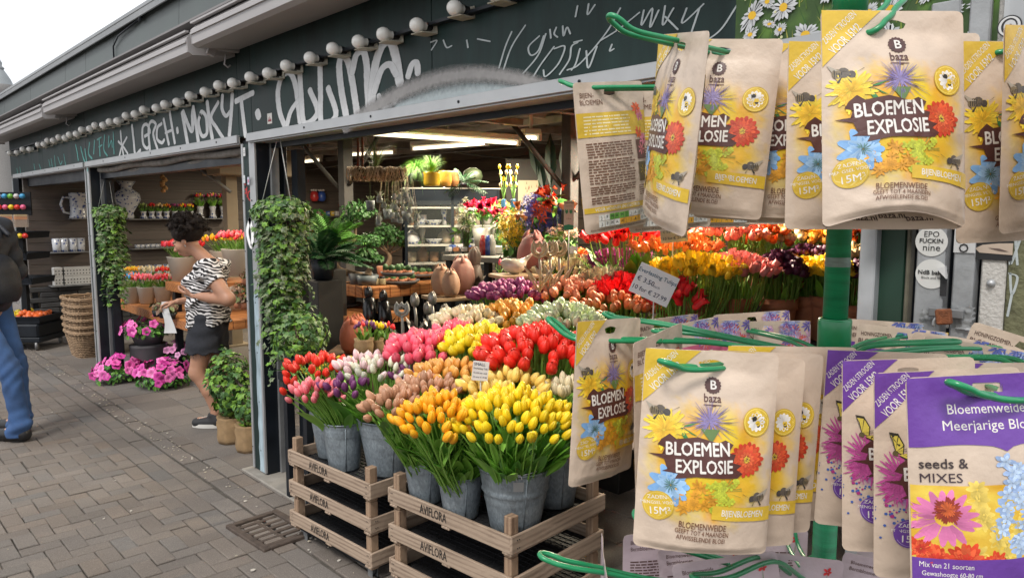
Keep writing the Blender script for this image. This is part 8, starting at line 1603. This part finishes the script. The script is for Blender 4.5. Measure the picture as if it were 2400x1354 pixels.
# bouquets: many-petalled sprays
def blob_t(c, r_=.5):
    mb = MB()
    for k in range(6): a = k * 1.047; mb.add([(0, 0, 0), (.35 * math.cos(a - .35), .35 * math.sin(a - .35), .25), (math.cos(a), math.sin(a), .30), (.35 * math.cos(a + .35), .35 * math.sin(a + .35), .25)], [(0, 1, 2, 3)], None, [np.array(c) * .6, c, np.clip(np.array(c) * 1.2, 0, 1), c])
    return mb
def bouquet(label, px_, py_, d_, rx, rz, col, n, size, seed, col2=None, stem=.25, leafn=40, tm=None, base=None):
    g = np.random.default_rng(seed); p = at(px_, py_, d_); t = thing('flower_bouquet', label, 'bouquet', tuple(p)); fl = MB(); st = MB(); c_ = [col] + ([col2] if col2 else [])
    pts = []; out = []
    for _ in range(n): v = g.normal(0, 1, 3); v /= np.linalg.norm(v); q = v * np.array([rx, rx, rz]) * g.uniform(.3, 1) ** .6; pts.append(q); out.append(v + np.array([-.4, -.4, .4]))
    scatter(fl, [tm(c) if tm else blob_t(c) for c in c_], pts, size, g, out=out); fl.obj('blossoms', PETAL, t)
    for q in pts[::3]: st.tube([(q[0] * .15, q[1] * .15, -rz - stem), (q[0] * .5, q[1] * .5, -rz * .6), q], .002, 4, col=(.12, .16, .06), cap=False)
    lp = [np.array([g.normal(0, rx * .5), g.normal(0, rx * .5), -rz * g.uniform(.2, 1.3)]) for _ in range(leafn)]; scatter(st, GR, lp, .06, g); st.obj('stems', LEAF, t)
    if base: mb = MB(); mb.lathe([(0, 0), (.07, 0), (.09, .15), (.085, .15), (0, .1)], 16, c=(0, 0, -rz - stem - .02)); mb.obj('vase', base, t)
    return t
whg = mat('white_vase', (.42, .42, .38), .4)
amar = lambda c: head('lily', (c, c, tuple(np.array(c) * .6)), n=9)
bouquet('crimson amaryllis blooms above the grey table', 1133, 484, 5.9, .09, .05, (.62, .02, .09), 20, .055, 1, base=whg, tm=amar); bouquet('second cluster of crimson blooms right of the amaryllis', 1172, 500, 5.8, .05, .09, (.55, .015, .06), 14, .045, 2, tm=amar)
bouquet('white blossom spray left of the crimson amaryllis', 1092, 505, 6.0, .08, .15, (.6, .6, .52), 130, .028, 3, (.5, .48, .3)); bouquet('white blossom among the green shoots over the flasks', 1165, 540, 6.0, .09, .07, (.5, .52, .42), 60, .02, 4)
bouquet('yellow forsythia spray left of the blue flowers', 1205, 535, 5.3, .12, .15, (.80, .55, .02), 330, .026, 5); bouquet('further yellow blossom behind the crimson blooms', 1170, 480, 6.1, .10, .05, (.6, .5, .1), 60, .02, 6)
bouquet('blue violet delphinium spray in the middle of the bouquets', 1265, 500, 5.2, .14, .17, (.14, .16, .60), 420, .030, 7, (.2, .2, .55)); bouquet('lower blue spray right beside the authorised card', 1305, 520, 5.1, .08, .11, (.10, .12, .46), 200, .028, 8)
bouquet('vermilion lilies at the top right of the bouquets', 1300, 455, 5.0, .08, .045, (.75, .09, .03), 12, .058, 9, tm=amar); bouquet('peach orange tulips among the yellow forsythia', 1217, 498, 5.1, .02, .03, (.75, .30, .10), 3, .08, 10, tm=amar, leafn=4); bouquet('single peach bloom beside the authorised card', 1307, 482, 4.95, .015, .01, (.78, .35, .2), 2, .08, 12, tm=amar, leafn=3); bouquet('red blossoms scattered in the blue spray', 1270, 495, 5.1, .08, .10, (.7, .10, .06), 22, .055, 11, leafn=4)
bouquet('small pink beige berries under the blue spray', 1320, 545, 4.8, .12, .05, (.45, .25, .16), 120, .014, 13)
for k, px_ in enumerate((1065, 1080, 1100)): p = onz(px_, 575, ZS + .02); grassy('bulb_shoots', ['left', 'middle', 'right'][k] + ' clump of green bulb shoots at the back of the grey table', 'bulb shoots', p, 40, .17, 40 + k, [(.12, .28, .04), (.2, .38, .08)], .006, .1, blackpot(.045, .05), .05)
# yellow and white narcissus stems in blue holders hanging in the window
for k, px_ in enumerate((1180, 1203)):
    p = at(px_, 470, 5.6); t = thing('tulip_tube', ['left', 'right'][k] + ' tall bunch of pale yellow tulips in a blue holder', 'flower tube', tuple(p)); mb = MB(); mb.box((0, 0, -.02), (.03, .03, .06), bev=.004); mb.obj('blue_holder', mat('holder_blue', (.05, .2, .4), .5), t); s_ = MB(); h_ = MB()
    for j in range(8): a = j * .8; e = np.array([.03 * math.cos(a), .03 * math.sin(a), .10 + .045 * (j % 4)]); s_.tube([(0, 0, -.22), (0, 0, 0), e], .003, 4, col=(.15, .32, .05)); h_.inst(head('bud', (CYP, YEL)[j % 2], n=8), [xf(e, sc=.038)])
    s_.obj('stems', GREENLEAF, t); h_.obj('buds', PETAL, t)
# botanical print, authorised card, leaning big leaves
P = at(1240, 452, 6.6); t = thing('botanical_poster', 'pale botanical print hanging on the dark back boards', 'poster', tuple(P), (0, 0, -PSI + R(8))); mb = MB(); mb.box((0, 0, 0), (.20, .006, .22), col=(.30, .25, .17)); g = np.random.default_rng(2)
for k in range(14): x, z = g.uniform(-.08, .08), g.uniform(-.08, .09); mb.prism([(x, -.004, z), (x + .006, -.004, z + .03), (x + .012, -.004, z)], (0, -.001, 0), col=[(.12, .13, .08), (.2, .12, .08)][k % 2])
mb.obj('print', VC, t)
mb = MB(); mb.box((.05, .05, -.05), (.5, .02, .7)); mb.obj('backing_panel', mat('dark_plinth'), t)
P = at(1333, 505, 4.6); t = thing('info_card', 'upright white card with green tulip marks beside the steel column', 'card', tuple(P), (0, 0, -PSI)); mb = MB(); mb.box((0, 0, 0), (.062, .003, .18), col=(.5, .5, .48)); ex, ez = np.array([1., 0, 0]), np.array([0, 0, 1.]); q3 = np.array([0, -.002, 0])
text_on(mb, 'Authorised', q3 + ez * .078, ex, ez, .015, col=(.02, .02, .02), bold=.01); text_on(mb, 'Content', q3 + ez * .058, ex, ez, .011, col=(.02, .02, .02)); text_on(mb, '1.5 m', q3 - ez * .02, ex, ez, .013, col=(.02, .02, .02), bold=.01)
for s_ in (-1, 1): mb.prism([q3 + ex * (s_ * .013 + a) + ez * b for a, b in ((0, .008), (.009, .02), (.008, .04), (0, .032), (-.008, .04), (-.009, .02))], (0, -.0006, 0), col=(.02, .22, .12))
mb.prism([q3 + ex * a + ez * b for a, b in ((-.031, -.09), (.031, -.09), (.031, -.062), (0, -.055), (-.031, -.062))], (0, -.0006, 0), col=(.02, .25, .14)); mb.tube([(0, .004, -.09), (0, .01, -.5)], .004, 5, col=(.1, .1, .1)); mb.obj('card_face', VC, t)
bl_ = tmpl_leaf(.11, (.012, .028, .018), (.025, .05, .03))
t = thing('banana_leaves', 'tall dark strelitzia leaves leaning by the steel column under the roof', 'tall plant', tuple(at(1300, 600, 5.4))); mb = MB(); z0 = -at(1300, 600, 5.4)[2]
for px_, py_, py2, sx in ((1262, 420, 330, -.3), (1290, 440, 320, .0), (1318, 420, 300, .25), (1345, 430, 320, .3), (1275, 450, 370, -.2)):
    b_ = at(px_, py_, 5.4) - np.array(t.location); e = at(px_ + sx * 60, py2, 5.4) - np.array(t.location); d_ = e - b_; L_ = np.linalg.norm(d_); M = np.eye(4); y = d_ / L_; z = -fw - y * (-fw @ y); z /= np.linalg.norm(z); x = np.cross(y, z); M[:3, :3] = np.stack([x, y, z], 1) * L_ * 1.1; M[:3, 3] = b_; mb.inst(bl_, [M]); mb.tube([(0, 0, z0 + .2), b_ * .7 + np.array([0, 0, -.1]), b_], .008, 5, col=(.06, .09, .04))
mb.obj('leaves', LEAF, t); mb = MB(); mb.lathe([(0, z0), (.12, z0), (.16, z0 + .25), (.15, z0 + .25), (0, z0 + .2)], 20); mb.obj('pot', black, t)
# terracotta leaf vases
def leafvase(label, p, h, col, lean=(0, 0, 0), group=None):
    mb = MB(); n = 36; pr = [(0, 0), (.42, .0), (.62, .18), (.72, .42), (.66, .68), (.46, .9), (.24, 1.0), (.16, .98), (.10, .8)]; r_ = h * .5
    t = thing('leaf_vase', label, 'vase', tuple(p), lean, group); mb.lathe([(a * r_, b * h) for a, b in pr], n, wob=lambda th, f: 1 + .05 * np.abs(np.sin(th * 1.5)) + .018 * np.sin(14 * f * 3.14 + 9 * np.abs(np.sin(th * 1.5))))
    for a in (0, 2.094, 4.188): mb.tube([(r_ * .42 * math.cos(a), r_ * .42 * math.sin(a), h * .88), (r_ * .30 * math.cos(a), r_ * .30 * math.sin(a), h * 1.02), (r_ * .18 * math.cos(a), r_ * .18 * math.sin(a), h * 1.10)], (h * .07, h * .045, .002), 8)
    mb.obj('vase_body', mat('leafclay_' + col[0], col[1], .65, var=.18, scale=9, bump=.2), t); return t
tan_, pnk_, red_ = ('tan', (.40, .23, .14)), ('rose', (.38, .19, .15)), ('red', (.50, .13, .06))
P = at(1060, 692, 4.9); st_ = thing('wood_stool', 'light topped stool carrying three leaf patterned clay vases', 'stool', (P[0], P[1], 0), (0, 0, -PSI + .5)); zt = P[2]; mb = MB(); mb.box((0, 0, zt - .012), (.34, .26, .022), bev=.003); mb.obj('seat', mat('oak_top', (.33, .22, .12), .6, var=.15), st_)
for sx in (-1, 1):
    for sy in (-1, 1): mb = MB(); mb.box((sx * .15, sy * .11, (zt - .02) / 2), (.018, .018, zt - .024)); mb.obj('leg', black, st_)
leafvase('left tan leaf patterned vase on the stool', at(1035, 690, 4.95), .19, tan_); leafvase('middle short tan leaf vase on the stool', at(1057, 694, 4.8), .165, tan_); leafvase('tall rose leaf vase on the right of the stool', at(1083, 688, 5.0), .24, pnk_)
P = at(826, 826, 4.6); zt = P[2]; leafvase('orange red leaf patterned clay vase behind the red tulips', P, .21, red_); leafvase('second orange red leaf vase behind the first', at(840, 812, 4.85), .20, red_)
mb = MB(); mb.box((0, 0, -.03), (.5, .42, .05)); mb.box((0, 0, -.35), (.4, .34, .58)); o = mb.obj('sacking_bench', mat('sack_brown', (.13, .075, .04), .9, var=.3, bump=.5), None, tuple(P + np.array([.12, .0, 0])), (0, 0, -PSI)); tag(o, 'low brown bench under the orange red clay vases', 'bench')
P = at(1250, 655, 4.9); leafvase('large dark rose leaf vase behind the white bird bowl', P, .30, ('deep', (.26, .09, .08)))
P2 = at(1205, 642, 4.7); st_ = thing('wood_stool', 'second light topped stool holding the white bird bowl', 'stool', (P2[0], P2[1], 0), (0, 0, -PSI + .4)); zt = P2[2]; mb = MB(); mb.box((.06, 0, zt - .012), (.38, .24, .022), bev=.003); mb.obj('seat', mat('oak_top'), st_)
for sx in (-.1, .22):
    for sy in (-1, 1): mb = MB(); mb.box((sx, sy * .1, (zt - .02) / 2), (.018, .018, zt - .024)); mb.obj('leg', black, st_)
bb = SDF((-.16, -.1, -.02), (.16, .1, .2), .005); bb.ell((0, 0, .055), (.075, .06, .055), .02); bb.ell((-.055, 0, .07), (.03, .028, .028), .015); bb.cone((.05, 0, .07), (.11, 0, .125), .02, .008, .02); bb.cone((-.08, 0, .07), (-.095, 0, .068), .008, .003, .005); bb.ell((.0, 0, .10), (.045, .04, .03), 0, op='-'); sl_, (X, Y, Z) = bb.sub((-9,) * 3, (9,) * 3); bb.f[sl_] = np.maximum(bb.f[sl_], .002 - Z)
t = thing('bird_bowl', 'glossy cream bowl shaped like a small bird', 'bowl', tuple(P2), (0, 0, -PSI)); sdf_obj(bb, 'bowl_body', mat('cream_glaze', (.50, .46, .38), .2, coat=.5), t)
for k, (px_, nm) in enumerate(((1172, 'left'), (1188, 'right'))): p = at(px_, 643, 4.8); t = thing('wooden_tulip', nm + ' small pink wooden tulip standing left of the bird bowl', 'wooden tulip', tuple(p)); mb = MB(); mb.inst(head('bud', (HPK, PNK)[k:] [0], n=10), [xf((0, 0, .06), sc=.04)]); mb.obj('bud', PETAL, t); mb = MB(); mb.tube([(0, 0, 0), (0, 0, .065)], .003, 5, col=STEMC); [mb.inst(LB[0], [xf((0, 0, 0), (0, 0, a)) @ xf(rot=(0, .3, 0), sc=.06)]) for a in (0, 2, 4)]; mb.obj('stem', GREENLEAF, t)
# carved, black and metal tulip sculptures
def tulip_sculpt(label, p, h, m, hr=.045, stemr=.02, leaves=3, open_=False, name='tulip_sculpture', flat=False):
    t = thing(name, label, 'sculpture', tuple(p), (0, 0, -PSI)); mb = MB()
    if flat:
        for s_ in (1, .62): mb.tube([(hr * s_ * x, 0, h + hr * (y - .2) * s_) for x, y in ((0, -1), (-.75, -.6), (-1, 0), (-.9, .7), (-.8, 1.1), (-.4, .6), (0, 1.1), (.4, .6), (.8, 1.1), (.9, .7), (1, 0), (.75, -.6), (0, -1))], .009, 6)
        mb.tube([(0, 0, 0), (.006, 0, h * .5), (0, 0, h - hr)], .009, 6); [mb.tube([(0, 0, .02), (s_ * .05, 0, h * .35), (s_ * .085, 0, h * .62), (s_ * .05, 0, h * .45), (s_ * .01, 0, .06)], .007, 6) for s_ in (-1, 1)]
    else:
        q = head('cup', ((1, 1, 1),) * 3, n=14); mb.inst(q, [xf((0, 0, h - hr * 1.9), sc=(hr * 2, hr * 2, hr * 2.3))]); mb.tube([(0, 0, 0), (.008, 0, h * .5), (0, 0, h - hr * 1.7)], (stemr * 1.3, stemr, stemr * .8), 8)
        for k in range(leaves): a = k * 6.28 / leaves + .4; mb.inst(leafblade(6, .13), [xf((0, 0, 0), (0, 0, a)) @ xf(rot=(0, .12, 0), sc=h * .62)])
        mb.lathe([(0, 0), (stemr * 2.4, 0), (stemr * 2, .02), (0, .025)], 14)
    mb.obj('cast_body', m, t); return t
carved = mat('carved_brown', (.12, .085, .065), .6, var=.25, scale=20, bump=.3); blk = mat('gloss_black', (.01, .01, .012), .25); pew = mat('pewter', (.24, .23, .21), .38, metal=.6, var=.4, scale=25); crm_ = mat('cream_metal', (.42, .36, .28), .5)
P = at(1112, 700, 5.1); tulip_sculpt('tall carved brown wooden tulip behind the rose clay vase', P, at(1112, 588, 5.1)[2] - P[2], carved, .055, .05, 4)
for k, (px_, a, b, lb) in enumerate(((866, 800, 676, 'left of two tall glossy black tulip statues'), (900, 800, 684, 'right of two tall glossy black tulip statues'))): P = at(px_, a, 5.0); tulip_sculpt(lb, P, at(px_, b, 5.0)[2] - P[2], blk, .035, .05, 4)
for k, (px_, a, b, lb) in enumerate(((973, 800, 692, 'tall pewter tulip, left one above the cream tulips'), (1014, 800, 690, 'tall pewter tulip, bright headed middle one'), (1003, 800, 716, 'shorter pewter tulip with an open striped head'), (1043, 800, 724, 'rightmost short pewter tulip'))): P = at(px_, a, 4.5 + .05 * k); tulip_sculpt(lb, P, at(px_, b, 4.5)[2] - P[2], pew, .034, .010, 3)
P = at(943, 815, 4.6); tulip_sculpt('flat grey white metal tulip outline right of the black statues', P, at(943, 722, 4.6)[2] - P[2], mat('grey_white', (.33, .33, .31), .5), .042, flat=True)
for k, (px_, lb) in enumerate(((1264, 'left'), (1288, 'middle'), (1309, 'right'))): P = at(px_, 690, 4.3 + .06 * k); tulip_sculpt(lb + ' of the three cream metal tulip outlines above the cream fringed tulips', P, at(px_, 582, 4.3)[2] - P[2], crm_, .044, flat=True)
# small burlap pots of tiny tulips behind the red ones
for k, (px_, c, nm) in enumerate(((853, (RF, YEL, PUR), 'left'), (878, (PUR, YEL), 'middle'), (905, (PUR, ORG, RF), 'right'))): P = at(px_, 828, 4.1 + .1 * k); t = lath('mini_pot', nm + ' little burlap pot of mixed toy tulips behind the pink ones', 'pot', P, [(0, 0), (.05, 0), (.055, .05), (.05, .07), (.055, .085), (.048, .08), (0, .07)], burl, 16); tulip_bunch(t, .08, .055, c, 11, G, .032, .08)
for k, (px_, py_) in enumerate(((725, 858), (765, 850), (845, 852))): p = at(px_, py_, 3.95); bouquet(['left', 'middle', 'right'][k] + ' low bunch of small yellow button flowers behind the red tulips', px_, py_, 3.95, .09, .03, (.75, .55, .03), 30, .022, 80 + k, tm=lambda c: head('cup', (c, c, c), n=7), leafn=20)
# left end: carousel of wooden tulips and toys, wheeled black cart
P = onz(62, 812); cart = thing('wheeled_display', 'black wheeled display stand with tiers of wooden tulips and toys', 'display stand', (P[0], P[1], 0), (0, 0, -PSI)); mb = MB(); mb.box((0, 0, .22), (.62, .5, .16), bev=.02); mb.box((0, 0, .12), (.66, .52, .06), bev=.01); mb.box((0, .05, 1.0), (.06, .06, 1.9)); mb.obj('stand_body', black, cart)
for sx in (-1, 1):
    for sy in (-1, 1): mb = MB(); mb.lathe([(0, -.015), (.05, -.015), (.055, 0), (.05, .015), (0, .015)], 18, M=xf((sx * .27, sy * .22, .055), (0, R(90), .4))); mb.box((sx * .27, sy * .22, .10), (.05, .05, .03)); mb.obj('caster', mat('caster_grey', (.22, .22, .22), .4, metal=.5), cart)
Y_, O_ = (.72, .55, .02), (.72, .14, .03)
for z, nm, w_ in ((.34, 'low', .62), (.78, 'middle', .50), (1.06, 'high', .42), (1.30, 'upper', .44)):
    mb = MB(); mb.box((0, 0, z - .02), (w_, .42, .02)); [mb.box((sx * w_ / 2, 0, z + .01), (.012, .42, .07), rot=(0, sx * .25, 0)) for sx in (-1, 1)]; [mb.box((0, sy * .21, z + .01), (w_, .012, .07), rot=(-sy * .25, 0, 0)) for sy in (-1, 1)]; mb.obj('tray', black, cart)
g = np.random.default_rng(5); Mt = Matrix.Translation(cart.location) @ Matrix.Rotation(-PSI, 4, 'Z')
egg = {}
for nm, c in (('yellow', Y_), ('orange red', O_)): mb = MB(); mb.lathe([(0, 0), (.022, .006), (.032, .028), (.026, .052), (.01, .066), (0, .068)], 12); egg[nm] = mb.mesh('fruit', mat('fruit_' + nm.split()[0], c, .4, var=.25, scale=30))
for k in range(60):
    nm = 'yellow' if k % 2 else 'orange red'; sx = -1 if k % 2 else 1; x = sx * g.uniform(.02, .26); y = g.uniform(-.18, .18); v = Mt @ Vector((x, y, .335 + g.uniform(0, .05) * (1 - abs(x) / .4))); o = bpy.data.objects.new('wooden_fruit', egg[nm]); COL.objects.link(o); o.location = v; o.rotation_euler = (g.uniform(-.8, .8), g.uniform(-.8, .8), 0); tag(o, '%s wooden tulip head heaped in the low black tray' % nm, 'wooden head', '%s wooden heads in the low tray' % nm)
toys = [('pink', (.70, .12, .25)), ('blue', (.05, .30, .55)), ('yellow', (.75, .55, .03)), ('green', (.15, .42, .05)), ('red', (.65, .04, .03)), ('white', (.55, .5, .5))]
for r_, (z, n) in enumerate(((1.62, 7), (1.74, 7), (1.30, 8))):
    for k in range(n):
        nm, c = toys[(k * 2 + r_) % 6]; v = Mt @ Vector((-.2 + k * .4 / (n - 1), -.20, z)); t = thing('toy_tulip', '%s wooden toy tulip, place %s in the %s row of the black stand' % (nm, ['one', 'two', 'three', 'four', 'five', 'six', 'seven', 'eight'][k], ['lower top', 'top', 'shelf'][r_]), 'toy tulip', tuple(v), (R(25), 0, 0), 'wooden toy tulips on the black stand'); mb = MB(); mb.lathe([(0, 0), (.022, .008), (.03, .03), (.024, .055), (.008, .066), (0, .067)], 10, M=xf(rot=(R(60), 0, 0))); mb.obj('toy_bud', mat('toy_' + nm, c, .35), t); mb = MB(); mb.tube([(0, 0, 0), (0, .03, -.05)], .004, 4); mb.obj('stalk', mat('toy_stalk', (.06, .25, .04), .5), t)
mb = MB(); mb.box((0, -.12, 1.66), (.5, .02, .26)); mb.obj('peg_panel', black, cart)
for k in range(3):
    v = Mt @ Vector((-.17 + k * .17, -.2, 1.40)); t = thing('clear_tub', '%s clear tub of orange and red sticks on the black stand' % ['left', 'middle', 'right'][k], 'tub', tuple(v)); mb = MB(); mb.box((0, 0, .07), (.13, .12, .14)); mb.obj('tub_wall', mat('clear_plastic', (.5, .45, .4), .1, alpha=.35), t); mb = MB(); mb.box((0, 0, .04), (.11, .10, .08), col=(.35, .25, .18)); mb.box((0, 0, .10), (.11, .10, .035), col=(.75, .25, .03)); mb.box((0, 0, .13), (.11, .10, .02), col=(.7, .5, .2)); mb.obj('contents', VC, t)
# shelf goods on the far wall seen above the ivy
z_ = shelf(688, 812, 507, YW, 'wall shelf of coloured souvenirs between the pillar and the steel column')
for k in range(10): p = sh_at(705 + k * 10.5, z_, YI); mb = MB(); c = [(.55, .10, .05), (.05, .1, .4), (.6, .4, .05), (.5, .5, .5), (.4, .05, .25)][k % 5]; mb.box((0, 0, .04), (.06, .06, .075), col=c, bev=.006); mb.box((0, -.031, .045), (.04, .003, .02), col=(.5, .5, .45)); o = mb.obj('souvenir_pack', VC, None, tuple(p)); tag(o, 'small coloured souvenir pack, place %s along the shelf by the steel column' % ['one', 'two', 'three', 'four', 'five', 'six', 'seven', 'eight', 'nine', 'ten'][k], 'souvenir', 'souvenir packs on the wall shelf')
for k, (px_, c, nm) in enumerate(((737, (.45, .03, .03), 'red'), (754, (.03, .08, .35), 'blue'))): p = sh_at(px_, at(0, 460, 10)[2], YI); t = lath('clog_pair', nm + ' painted wooden clogs hanging on the slat wall', 'clogs', (p[0], p[1], 1.72), [(0, 0), (.05, .01), (.07, .06), (.06, .13), (.04, .16), (0, .16)], mat('clog_' + nm, c, .35, coat=.4), 14); mb = MB(); [mb.lathe([(0, 0), (.02, .01), (.02, .03), (0, .035)], 8, c=(.04 * math.cos(a), .04 * math.sin(a), .16)) for a in range(6)]; mb.obj('flowers', mat('toy_white', (.55, .5, .5), .35), t)
